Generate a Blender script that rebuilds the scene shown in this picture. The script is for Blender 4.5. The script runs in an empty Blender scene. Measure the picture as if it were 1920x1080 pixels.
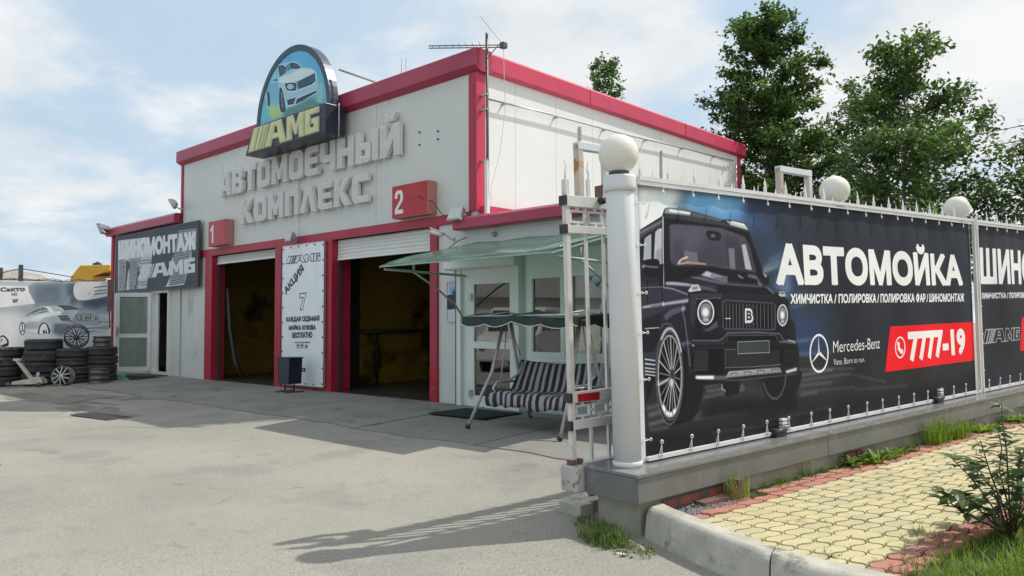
import bpy, bmesh, math, random
import numpy as np
from mathutils import Vector, Matrix
random.seed(7)
SC = bpy.context.scene
COL = SC.collection
R_ = math.radians

# ------------------------------------------------------------------ camera
def setup_camera():
    fw = Vector((-.681, .732, 0)).normalized()
    pitch, roll = math.atan(67/1455.), R_(.25)
    r0 = Vector((fw.y, -fw.x, 0)); up = Vector((0, 0, 1))
    F = fw*math.cos(pitch) + up*math.sin(pitch)
    U0 = r0.cross(F)
    Rr = r0*math.cos(roll) - U0*math.sin(roll)
    U = U0*math.cos(roll) + r0*math.sin(roll)
    cd = bpy.data.cameras.new('camera'); co = bpy.data.objects.new('camera', cd); COL.objects.link(co)
    co.matrix_world = Matrix(((Rr.x, U.x, -F.x, 0), (Rr.y, U.y, -F.y, 0), (Rr.z, U.z, -F.z, 1.5), (0, 0, 0, 1)))
    cd.lens = 1455/1920*36; cd.sensor_width = 36; cd.clip_end = 3000; cd.clip_start = .05
    SC.camera = co
setup_camera()

# ------------------------------------------------------------------ sky, clouds, sun
SUN_AZ = math.atan2(.499, .867); SUN_EL = R_(52.6)
def setup_light():
    w = bpy.data.worlds.new('World'); SC.world = w; w.use_nodes = True
    nt = w.node_tree; nt.nodes.clear(); N = nt.nodes.new; L = nt.links.new
    out = N('ShaderNodeOutputWorld'); bg = N('ShaderNodeBackground'); bg.inputs[1].default_value = .10
    sky = N('ShaderNodeTexSky'); sky.sky_type = 'NISHITA'; sky.sun_disc = False
    sky.sun_elevation = SUN_EL; sky.sun_rotation = SUN_AZ; sky.air_density = 1.0; sky.dust_density = 2.2; sky.ozone_density = 1.0
    tc = N('ShaderNodeTexCoord'); sx = N('ShaderNodeSeparateXYZ'); L(tc.outputs['Generated'], sx.inputs[0])
    # clouds on a flat layer: direction / (height + small)
    ad = N('ShaderNodeMath'); ad.operation = 'MAXIMUM'; L(sx.outputs[2], ad.inputs[0]); ad.inputs[1].default_value = 0.0
    a2 = N('ShaderNodeMath'); a2.operation = 'ADD'; L(ad.outputs[0], a2.inputs[0]); a2.inputs[1].default_value = .28
    dx = N('ShaderNodeMath'); dx.operation = 'DIVIDE'; L(sx.outputs[0], dx.inputs[0]); L(a2.outputs[0], dx.inputs[1])
    dy = N('ShaderNodeMath'); dy.operation = 'DIVIDE'; L(sx.outputs[1], dy.inputs[0]); L(a2.outputs[0], dy.inputs[1])
    cb = N('ShaderNodeCombineXYZ'); L(dx.outputs[0], cb.inputs[0]); L(dy.outputs[0], cb.inputs[1]); cb.inputs[2].default_value = 3.1
    def noise(scale, det, rough, off, dist=0.):
        mp = N('ShaderNodeMapping'); mp.inputs['Location'].default_value = off; L(cb.outputs[0], mp.inputs[0])
        n = N('ShaderNodeTexNoise'); n.inputs['Scale'].default_value = scale; n.inputs['Detail'].default_value = det
        n.inputs['Roughness'].default_value = rough; n.inputs['Distortion'].default_value = dist; L(mp.outputs[0], n.inputs['Vector']); return n
    n1 = noise(1.75, 9, .56, CLOUD_OFF, .25)
    n2 = noise(2.9, 7, .52, (7.3, 2.2, 0), .2)
    # more cloud towards the right of the view (+Y +X side), clearer to the left
    dt = N('ShaderNodeVectorMath'); dt.operation = 'DOT_PRODUCT'; L(tc.outputs['Generated'], dt.inputs[0]); dt.inputs[1].default_value = (.62, .70, .05)
    m1 = N('ShaderNodeMath'); m1.operation = 'MULTIPLY_ADD'; L(dt.outputs['Value'], m1.inputs[0]); m1.inputs[1].default_value = .16; L(n1.outputs[0], m1.inputs[2])
    r1 = N('ShaderNodeMapRange'); r1.interpolation_type = 'SMOOTHSTEP'; L(m1.outputs[0], r1.inputs[0]); r1.inputs[1].default_value = CLO; r1.inputs[2].default_value = CHI
    r1.inputs[3].default_value = .12; r1.inputs[4].default_value = 1.0
    cr = N('ShaderNodeValToRGB'); L(n2.outputs[0], cr.inputs[0])
    cr.color_ramp.elements[0].position = .30; cr.color_ramp.elements[0].color = (6.6, 6.95, 7.2, 1)
    cr.color_ramp.elements[1].position = .62; cr.color_ramp.elements[1].color = (8.2, 8.3, 8.35, 1)
    mx = N('ShaderNodeMix'); mx.data_type = 'RGBA'; L(r1.outputs[0], mx.inputs[0]); L(cr.outputs[0], mx.inputs[7])
    # the clear part is a hazy blue: nishita lifted by thin veil
    ve = N('ShaderNodeMix'); ve.data_type = 'RGBA'; ve.inputs[0].default_value = .80; L(sky.outputs[0], ve.inputs[6]); ve.inputs[7].default_value = (4.8, 6.4, 7.9, 1)
    L(ve.outputs[2], mx.inputs[6])
    L(mx.outputs[2], bg.inputs[0]); L(bg.outputs[0], out.inputs[0])
    sd = bpy.data.lights.new('sun', 'SUN'); sd.energy = 3.4; sd.angle = R_(.55); sd.color = (1, .955, .88)
    so = bpy.data.objects.new('sun', sd); COL.objects.link(so)
    d = Vector((math.sin(SUN_AZ)*math.cos(SUN_EL), math.cos(SUN_AZ)*math.cos(SUN_EL), math.sin(SUN_EL)))
    so.rotation_euler = d.to_track_quat('Z', 'Y').to_euler(); so.location = d*60
CLOUD_OFF = (1.7, .6, 0); CLO = .37; CHI = .56
setup_light()
SC.view_settings.view_transform = 'Standard'; SC.view_settings.look = 'None'
SC.view_settings.exposure = .20; SC.view_settings.gamma = 1.0; SC.view_settings.use_curve_mapping = False
SC.cycles.max_bounces = 7; SC.cycles.transparent_max_bounces = 12

# ------------------------------------------------------------------ materials
def srgb(c):
    c = [x/255. for x in c]
    return tuple((x/12.92 if x <= .04045 else ((x+.055)/1.055)**2.4) for x in c)
_M = {}
def mat(name, col, rough=.6, var=.12, scale=2.0, bump=.15, bscale=60., metal=0., grime=None, spec=.5, trans=0., dist=.004):
    """col linear rgb; var = value variation; grime = (colour, threshold, scale)"""
    if name in _M: return _M[name]
    m = bpy.data.materials.new(name); m.use_nodes = True; nt = m.node_tree; N = nt.nodes.new; L = nt.links.new
    b = nt.nodes['Principled BSDF']; b.inputs['Roughness'].default_value = rough; b.inputs['Metallic'].default_value = metal
    b.inputs['Specular IOR Level'].default_value = spec
    g = N('ShaderNodeNewGeometry')
    n = N('ShaderNodeTexNoise'); n.inputs['Scale'].default_value = scale; n.inputs['Detail'].default_value = 8; n.inputs['Roughness'].default_value = .62
    L(g.outputs['Position'], n.inputs['Vector'])
    cr = N('ShaderNodeValToRGB'); L(n.outputs[0], cr.inputs[0])
    lo = tuple(max(0, c*(1-var)) for c in col); hi = tuple(min(1, c*(1+var)) for c in col)
    cr.color_ramp.elements[0].position = .32; cr.color_ramp.elements[0].color = (*lo, 1)
    cr.color_ramp.elements[1].position = .68; cr.color_ramp.elements[1].color = (*hi, 1)
    cur = cr.outputs[0]
    if grime:
        gc, th, gs = grime[:3]
        mp = N('ShaderNodeMapping'); mp.inputs['Scale'].default_value = grime[3] if len(grime) > 3 else (1, 1, 1); L(g.outputs['Position'], mp.inputs[0])
        n2 = N('ShaderNodeTexNoise'); n2.inputs['Scale'].default_value = gs; n2.inputs['Detail'].default_value = 10; n2.inputs['Roughness'].default_value = .68
        L(mp.outputs[0], n2.inputs['Vector'])
        mr = N('ShaderNodeMapRange'); mr.interpolation_type = 'SMOOTHSTEP'; L(n2.outputs[0], mr.inputs[0]); mr.inputs[1].default_value = th; mr.inputs[2].default_value = th+.12
        mx = N('ShaderNodeMix'); mx.data_type = 'RGBA'; L(mr.outputs[0], mx.inputs[0]); L(cur, mx.inputs[6]); mx.inputs[7].default_value = (*gc, 1); cur = mx.outputs[2]
    L(cur, b.inputs['Base Color'])
    if bump > 0:
        n3 = N('ShaderNodeTexNoise'); n3.inputs['Scale'].default_value = bscale; n3.inputs['Detail'].default_value = 4; L(g.outputs['Position'], n3.inputs['Vector'])
        bp = N('ShaderNodeBump'); bp.inputs['Strength'].default_value = bump; bp.inputs['Distance'].default_value = dist; L(n3.outputs[0], bp.inputs['Height']); L(bp.outputs[0], b.inputs['Normal'])
    if trans: b.inputs['Transmission Weight'].default_value = trans
    _M[name] = m; return m

# ------------------------------------------------------------------ mesh builder
class MB:
    def __init__(s): s.v = []; s.f = []; s.mi = []; s.sm = []; s.cur = 0; s.smooth = False; s.M = None
    def add(s, vs, fs):
        o = len(s.v)
        for p in vs:
            p = Vector(p)
            if s.M is not None: p = s.M @ p
            s.v.append(p[:])
        for f in fs: s.f.append([i+o for i in f]); s.mi.append(s.cur); s.sm.append(s.smooth)
        return s
    def box(s, x0, x1, y0, y1, z0, z1):
        if x0 > x1: x0, x1 = x1, x0
        if y0 > y1: y0, y1 = y1, y0
        if z0 > z1: z0, z1 = z1, z0
        return s.add([(x0,y0,z0),(x1,y0,z0),(x1,y1,z0),(x0,y1,z0),(x0,y0,z1),(x1,y0,z1),(x1,y1,z1),(x0,y1,z1)],
                     [(3,2,1,0),(4,5,6,7),(0,1,5,4),(1,2,6,5),(2,3,7,6),(3,0,4,7)])
    def bar(s, a, b, w, h=None, upv=(0,0,1)):
        """rectangular bar between points"""
        h = h or w; a = Vector(a); b = Vector(b); d = (b-a).normalized(); u = Vector(upv)
        if abs(d.dot(u)) > .98: u = Vector((0, 1, 0)) if abs(d.y) < .9 else Vector((1, 0, 0))
        sd = d.cross(u).normalized(); u = sd.cross(d)
        vs = []
        for p in (a, b):
            for i, j in ((-1,-1),(1,-1),(1,1),(-1,1)): vs.append(p+sd*(i*w/2)+u*(j*h/2))
        return s.add(vs, [(0,1,2,3),(7,6,5,4),(0,4,5,1),(1,5,6,2),(2,6,7,3),(3,7,4,0)])
    def tube(s, pts, r, n=8, cap=True, r2=None):
        pts = [Vector(p) for p in pts]; vs = []; prev = None; k = len(pts)
        for i, p in enumerate(pts):
            d = (pts[min(i+1, k-1)]-pts[max(i-1, 0)]).normalized()
            if prev is None:
                u = Vector((0, 0, 1)) if abs(d.z) < .9 else Vector((1, 0, 0)); u = (u-d*u.dot(d)).normalized()
            else: u = (prev-d*prev.dot(d)).normalized()
            prev = u; w = d.cross(u); rr = r if r2 is None else r+(r2-r)*i/max(1, k-1)
            for j in range(n):
                t = 2*math.pi*j/n; vs.append(p+u*(rr*math.cos(t))+w*(rr*math.sin(t)))
        fs = []
        for i in range(k-1):
            for j in range(n): fs.append((i*n+j, i*n+(j+1) % n, (i+1)*n+(j+1) % n, (i+1)*n+j))
        sm = s.smooth; s.smooth = n > 5; s.add(vs, fs); s.smooth = False
        if cap:
            o = len(s.v)-len(vs)
            s.f.append([o+j for j in range(n)][::-1]); s.f.append([o+(k-1)*n+j for j in range(n)]); s.mi += [s.cur]*2; s.sm += [False]*2
        s.smooth = sm; return s
    def lathe(s, prof, n=24, c=(0,0,0), axis='z', smooth=True):
        """prof: [(r,z)]"""
        vs = []
        for r, z in prof:
            for j in range(n):
                t = 2*math.pi*j/n; a, b = r*math.cos(t), r*math.sin(t)
                p = (a, b, z) if axis == 'z' else ((a, z, b) if axis == 'y' else (z, a, b))
                vs.append((p[0]+c[0], p[1]+c[1], p[2]+c[2]))
        fs = []
        for i in range(len(prof)-1):
            for j in range(n): fs.append((i*n+j, i*n+(j+1) % n, (i+1)*n+(j+1) % n, (i+1)*n+j))
        sm = s.smooth; s.smooth = smooth; s.add(vs, fs); s.smooth = sm; return s
    def prism(s, poly, z0, z1, plane='xy'):
        """extrude 2D polygon; plane xy -> z, xz -> y, yz -> x"""
        n = len(poly); mk = {'xy': lambda a, b, c: (a, b, c), 'xz': lambda a, b, c: (a, c, b), 'yz': lambda a, b, c: (c, a, b)}[plane]
        vs = [mk(a, b, z0) for a, b in poly]+[mk(a, b, z1) for a, b in poly]
        fs = [tuple(range(n))[::-1], tuple(range(n, 2*n))]+[(i, (i+1) % n, n+(i+1) % n, n+i) for i in range(n)]
        return s.add(vs, fs)
    def mesh(s, name, mats):
        me = bpy.data.meshes.new(name); me.from_pydata(s.v, [], s.f)
        if not isinstance(mats, (list, tuple)): mats = [mats]
        for m in mats: me.materials.append(m)
        me.polygons.foreach_set('material_index', s.mi); me.polygons.foreach_set('use_smooth', s.sm)
        me.update()
        bm = bmesh.new(); bm.from_mesh(me); bmesh.ops.recalc_face_normals(bm, faces=bm.faces); bm.to_mesh(me); bm.free()
        return me
    def build(s, name, mats, parent=None, bevel=0., **tags):
        return link(s.mesh(name, mats), name, parent, bevel, **tags)
def link(me, name, parent=None, bevel=0., M=None, **tags):
    o = bpy.data.objects.new(name, me); COL.objects.link(o)
    if parent is not None: o.parent = parent
    if M is not None: o.matrix_local = M
    if bevel:
        b = o.modifiers.new('bevel', 'BEVEL'); b.width = bevel; b.segments = 2; b.limit_method = 'ANGLE'; b.angle_limit = R_(50); b.harden_normals = False
    for k, v in tags.items(): o[k] = v
    return o
def thing(name, label, cat, M=None, loc=None, rz=0., group=None):
    o = bpy.data.objects.new(name, None); COL.objects.link(o); o.empty_display_size = .1
    if M is not None: o.matrix_world = M
    elif loc is not None: o.location = loc; o.rotation_euler = (0, 0, rz)
    o['label'] = label; o['category'] = cat
    if group: o['group'] = group
    return o
def tag(o, label, cat, group=None):
    o['label'] = label; o['category'] = cat
    if group: o['group'] = group
    return o
def dup(root, label, M=None, loc=None, rz=None):
    def cp(o, par):
        c = o.copy(); COL.objects.link(c)
        if par is not None: c.parent = par
        for ch in KIDS.get(o.name, ()): cp(ch, c)
        return c
    KIDS = {}
    for o in COL.objects:
        if o.parent is not None: KIDS.setdefault(o.parent.name, []).append(o)
    r = cp(root, None)
    if M is not None: r.matrix_world = M
    if loc is not None: r.location = loc
    if rz is not None: r.rotation_euler = (0, 0, rz)
    r['label'] = label
    return r

# ------------------------------------------------------------------ text outlines (built-in font)
def text_mesh(s, bold=0., extrude=0., bevel=0., res=5):
    c = bpy.data.curves.new('t', 'FONT'); c.body = s; c.offset = bold; c.extrude = extrude; c.bevel_depth = bevel; c.resolution_u = res; c.size = 1
    o = bpy.data.objects.new('t', c); COL.objects.link(o); dg = bpy.context.evaluated_depsgraph_get()
    me = bpy.data.meshes.new_from_object(o.evaluated_get(dg)); bpy.data.objects.remove(o); bpy.data.curves.remove(c)
    return me
def text_tris(s, bold):
    me = text_mesh(s, bold); me.calc_loop_triangles()
    v = np.array([tuple(p.co)[:2] for p in me.vertices]); t = np.array([tuple(p.vertices) for p in me.loop_triangles])
    bpy.data.meshes.remove(me)
    v = (v-v.min(0))/(v.max(0)-v.min(0)); return v, t
# ------------------------------------------------------------------ painting flat prints
AMGP = [[(0,0),(.085,1),(.17,1),(.09,0)], [(.105,0),(.185,1),(.235,1),(.155,0)], [(.17,0),(.25,1),(.28,1),(.20,0)], [(.215,0),(.295,1),(.318,1),(.238,0)],
        [(.255,0),(.345,1),(.49,1),(.565,0),(.48,0),(.462,.27),(.365,.27),(.345,0)], [(.385,.50),(.45,.50),(.432,.78),(.398,.78)],
        [(.575,1),(.655,1),(.70,.52),(.745,1),(.81,1),(.81,0),(.745,0),(.745,.56),(.715,.16),(.685,.16),(.645,.60),(.645,0),(.575,0)],
        [(.825,1),(1,1),(1,.76),(.89,.76),(.89,.25),(.94,.25),(.94,.38),(.91,.38),(.91,.60),(1,.60),(1,0),(.825,0)]]
class Paint:
    def __init__(s, w, h, ppm, base=(200, 200, 200)):
        s.W, s.H, s.k = int(w*ppm), int(h*ppm), ppm
        s.im = np.zeros((s.H, s.W, 3), np.float32)+np.array(base, np.float32)
    def cover(s, polys, box, SS=3):
        """accumulated coverage of polygons (pixel coords) in box"""
        x0, y0, x1, y1 = box; w = x1-x0; acc = np.zeros((y1-y0, w+1), np.float32)
        for P in polys:
            P = np.asarray(P, np.float64); Q = np.roll(P, -1, 0)
            lo = max(y0, int(math.floor(P[:, 1].min()))); hi = min(y1, int(math.ceil(P[:, 1].max()))+1)
            dy = Q[:, 1]-P[:, 1]; dy[dy == 0] = 1e-9
            for r in range(lo, hi):
                for k in range(SS):
                    y = r+(k+.5)/SS
                    c = (P[:, 1] <= y) != (Q[:, 1] <= y)
                    if not c.any(): continue
                    xs = np.sort(P[c, 0]+(y-P[c, 1])*(Q[c, 0]-P[c, 0])/dy[c])-x0
                    for a, b in zip(xs[::2], xs[1::2]):
                        a = min(max(a, 0), w); b = min(max(b, 0), w)
                        if b <= a: continue
                        ia, ib = int(a), int(b); row = acc[r-y0]
                        if ia == ib: row[ia] += (b-a)/SS
                        else:
                            row[ia] += (ia+1-a)/SS; row[ib] += (b-ib)/SS
                            if ib > ia+1: row[ia+1:ib] += 1./SS
        return np.clip(acc[:, :w], 0, 1)
    def blur(s, m, r):
        for _ in range(2):
            for ax in (0, 1):
                k = max(1, int(r)); n = 2*k+1
                p = np.pad(m, [(k+1, k) if a == ax else (0, 0) for a in (0, 1)])
                c = np.cumsum(p, ax)
                m = (np.take(c, range(n, c.shape[ax]), ax)-np.take(c, range(0, c.shape[ax]-n), ax))/n
        return m
    def paint(s, polys, col, al=1., bl=0., col2=None, d=None, SS=3):
        al_pts = np.concatenate([np.asarray(p, float) for p in polys]); pad = int(bl*s.k*2.2)+2
        x0 = max(0, int(al_pts[:, 0].min())-pad); y0 = max(0, int(al_pts[:, 1].min())-pad)
        x1 = min(s.W, int(al_pts[:, 0].max())+pad+1); y1 = min(s.H, int(al_pts[:, 1].max())+pad+1)
        if x1 <= x0 or y1 <= y0: return
        m = s.cover(polys, (x0, y0, x1, y1), SS)
        if bl > 0 and bl*s.k > .6: m = s.blur(m, bl*s.k)
        m = (m*al)[..., None]; c = np.array(col, np.float32)
        if col2 is not None:
            t = np.linspace(0, 1, y1-y0, dtype=np.float32)[:, None, None]; c = np.array(col2, np.float32)*(1-t)+c*t
        s.im[y0:y1, x0:x1] = s.im[y0:y1, x0:x1]*(1-m)+c*m
    def px(s, p): return (np.asarray(p, float))*s.k
    def stroke(s, pts, w):
        pts = s.px(pts); w = w*s.k/2; out = []
        for a, b in zip(pts[:-1], pts[1:]):
            d = b-a; l = np.hypot(*d)
            if l < 1e-6: continue
            d = d/l; n = np.array([-d[1], d[0]])*w; e = d*min(w*.9, l*.18)
            out.append([a-e+n, b+e+n, b+e-n, a-e-n])
        return out
    def smooth(s, p, k=5):
        p = np.asarray(p, float); n = len(p); o = []
        for i in range(n):
            a, b, c, d = p[i-1], p[i], p[(i+1) % n], p[(i+2) % n]
            for j in range(k):
                t = j/k; o.append(.5*((2*b)+(c-a)*t+(2*a-5*b+4*c-d)*t*t+(3*b-a-3*c+d)*t**3))
        return o
    def quad(s, q, v):
        tl, tr, br, bl = [np.asarray(a) for a in q]; u = v[:, :1]; w = v[:, 1:2]
        return s.px((bl*(1-u)+br*u)*(1-w)+(tl*(1-u)+tr*u)*w)
    def run(s, ops):
        for k, c, al, bl, pts, x, y in ops:
            if k == 'P': s.paint([s.px(pts)], c, al, bl, x)
            elif k == 'S': s.paint([s.px(s.smooth(pts))], c, al, bl, x)
            elif k == 'L': s.paint(s.stroke(pts, x), c, al, bl)
            elif k in ('T', 'SER'):
                v, t = text_tris(x, 0)
                V = s.quad(pts, v); polys = [V[i] for i in t]
                if y:            # heavier weight: the outline drawn round the fill
                    ed = {}
                    for a, b, d in t:
                        for e in ((a, b), (b, d), (d, a)): kk = (min(e), max(e)); ed[kk] = ed.get(kk, 0)+1
                    for (a, b), n_ in ed.items():
                        if n_ == 1: polys += s.stroke([V[a]/s.k, V[b]/s.k], y)
                s.paint(polys, c, al, bl)
            elif k == 'AMG':
                if x == 0 or x == -1:
                    loops = [s.quad(pts, np.array(p)) for p in AMGP]
                    hole = loops.pop(5); s.paint(loops, c, al, bl)
                    bgc = s.im[min(s.H-1, max(0, int(hole[:, 1].mean()))), min(s.W-1, max(0, int(loops[4][:, 0].max()+3)))].copy()
                    s.paint([hole], (60, 66, 74), al, bl)
                else:
                    for p in AMGP:
                        q = s.quad(pts, np.array(p+[p[0]])); s.paint(s.stroke(q/s.k, x), c, al, 0)
        return s
    def crisp(s, k=.6, r=3, con=1.):
        for c in range(3):
            b = s.blur(s.im[..., c], r); s.im[..., c] = (s.im[..., c]+(s.im[..., c]-b)*k-b.mean())*con+b.mean()
        s.im = np.clip(s.im, 0, 255); return s
    def weather(s, seed, amt=5., folds=0.):
        r = np.random.RandomState(seed)
        for g, a in ((9, 1.), (30, .6), (110, .4)):
            n = r.rand(max(2, s.H*g//1200+2), max(2, s.W*g//1200+2)).astype(np.float32)-.5
            yy = np.linspace(0, n.shape[0]-1.001, s.H); xx = np.linspace(0, n.shape[1]-1.001, s.W)
            yi = yy.astype(int); xi = xx.astype(int); fy = (yy-yi)[:, None]; fx = (xx-xi)[None]
            v = (n[yi][:, xi]*(1-fy)*(1-fx)+n[yi+1][:, xi]*fy*(1-fx)+n[yi][:, xi+1]*(1-fy)*fx+n[yi+1][:, xi+1]*fy*fx)
            s.im += (v*amt*a*2)[..., None]
        s.im += (r.rand(s.H, s.W, 1).astype(np.float32)-.5)*amt*.5
        return s
    def image(s, name):
        im = bpy.data.images.new(name, s.W, s.H); a = np.ones((s.H, s.W, 4), np.float32); a[..., :3] = np.clip(s.im/255., 0, 1)
        im.pixels.foreach_set(a.ravel()); im.update(); im.pack(); return im
def print_mat(name, img, rough=.45, spec=.4, gain=1., lift=(0, 0, 0), cloth=.0):
    m = bpy.data.materials.new(name); m.use_nodes = True; nt = m.node_tree; N = nt.nodes.new; L = nt.links.new
    b = nt.nodes['Principled BSDF']; b.inputs['Roughness'].default_value = rough; b.inputs['Specular IOR Level'].default_value = spec
    t = N('ShaderNodeTexImage'); t.image = img; t.extension = 'EXTEND'; t.interpolation = 'Cubic'
    u = N('ShaderNodeUVMap'); u.uv_map = 'UVMap'; L(u.outputs[0], t.inputs[0])
    v = N('ShaderNodeVectorMath'); v.operation = 'MULTIPLY_ADD'; L(t.outputs[0], v.inputs[0]); v.inputs[1].default_value = (gain,)*3; v.inputs[2].default_value = lift
    L(v.outputs[0], b.inputs['Base Color'])
    g = N('ShaderNodeNewGeometry'); n = N('ShaderNodeTexNoise'); n.inputs['Scale'].default_value = 2.2; n.inputs['Detail'].default_value = 3; L(g.outputs['Position'], n.inputs['Vector'])
    bp = N('ShaderNodeBump'); bp.inputs['Strength'].default_value = .35; bp.inputs['Distance'].default_value = .02; L(n.outputs[0], bp.inputs['Height']); L(bp.outputs[0], b.inputs['Normal'])
    if cloth: b.inputs['Sheen Weight'].default_value = cloth
    return m
def print_sheet(name, w, h, nx, ny, fn, m, parent=None, **tags):
    """grid sheet in x-z of the parent's frame, fn(u,v)->y offset"""
    vs = []; fs = []
    for j in range(ny+1):
        for i in range(nx+1):
            x = w*i/nx; z = h*j/ny; p = fn(x, z); vs.append(p)
    for j in range(ny):
        for i in range(nx): a = j*(nx+1)+i; fs.append((a, a+1, a+nx+2, a+nx+1))
    me = bpy.data.meshes.new(name); me.from_pydata(vs, [], fs); me.materials.append(m)
    uv = me.uv_layers.new(name='UVMap'); d = []
    for f in fs:
        for k in f: d += [(k % (nx+1))/nx, (k//(nx+1))/ny]
    uv.data.foreach_set('uv', d); me.polygons.foreach_set('use_smooth', [True]*len(fs)); me.update()
    return link(me, name, parent, **tags)
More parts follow.
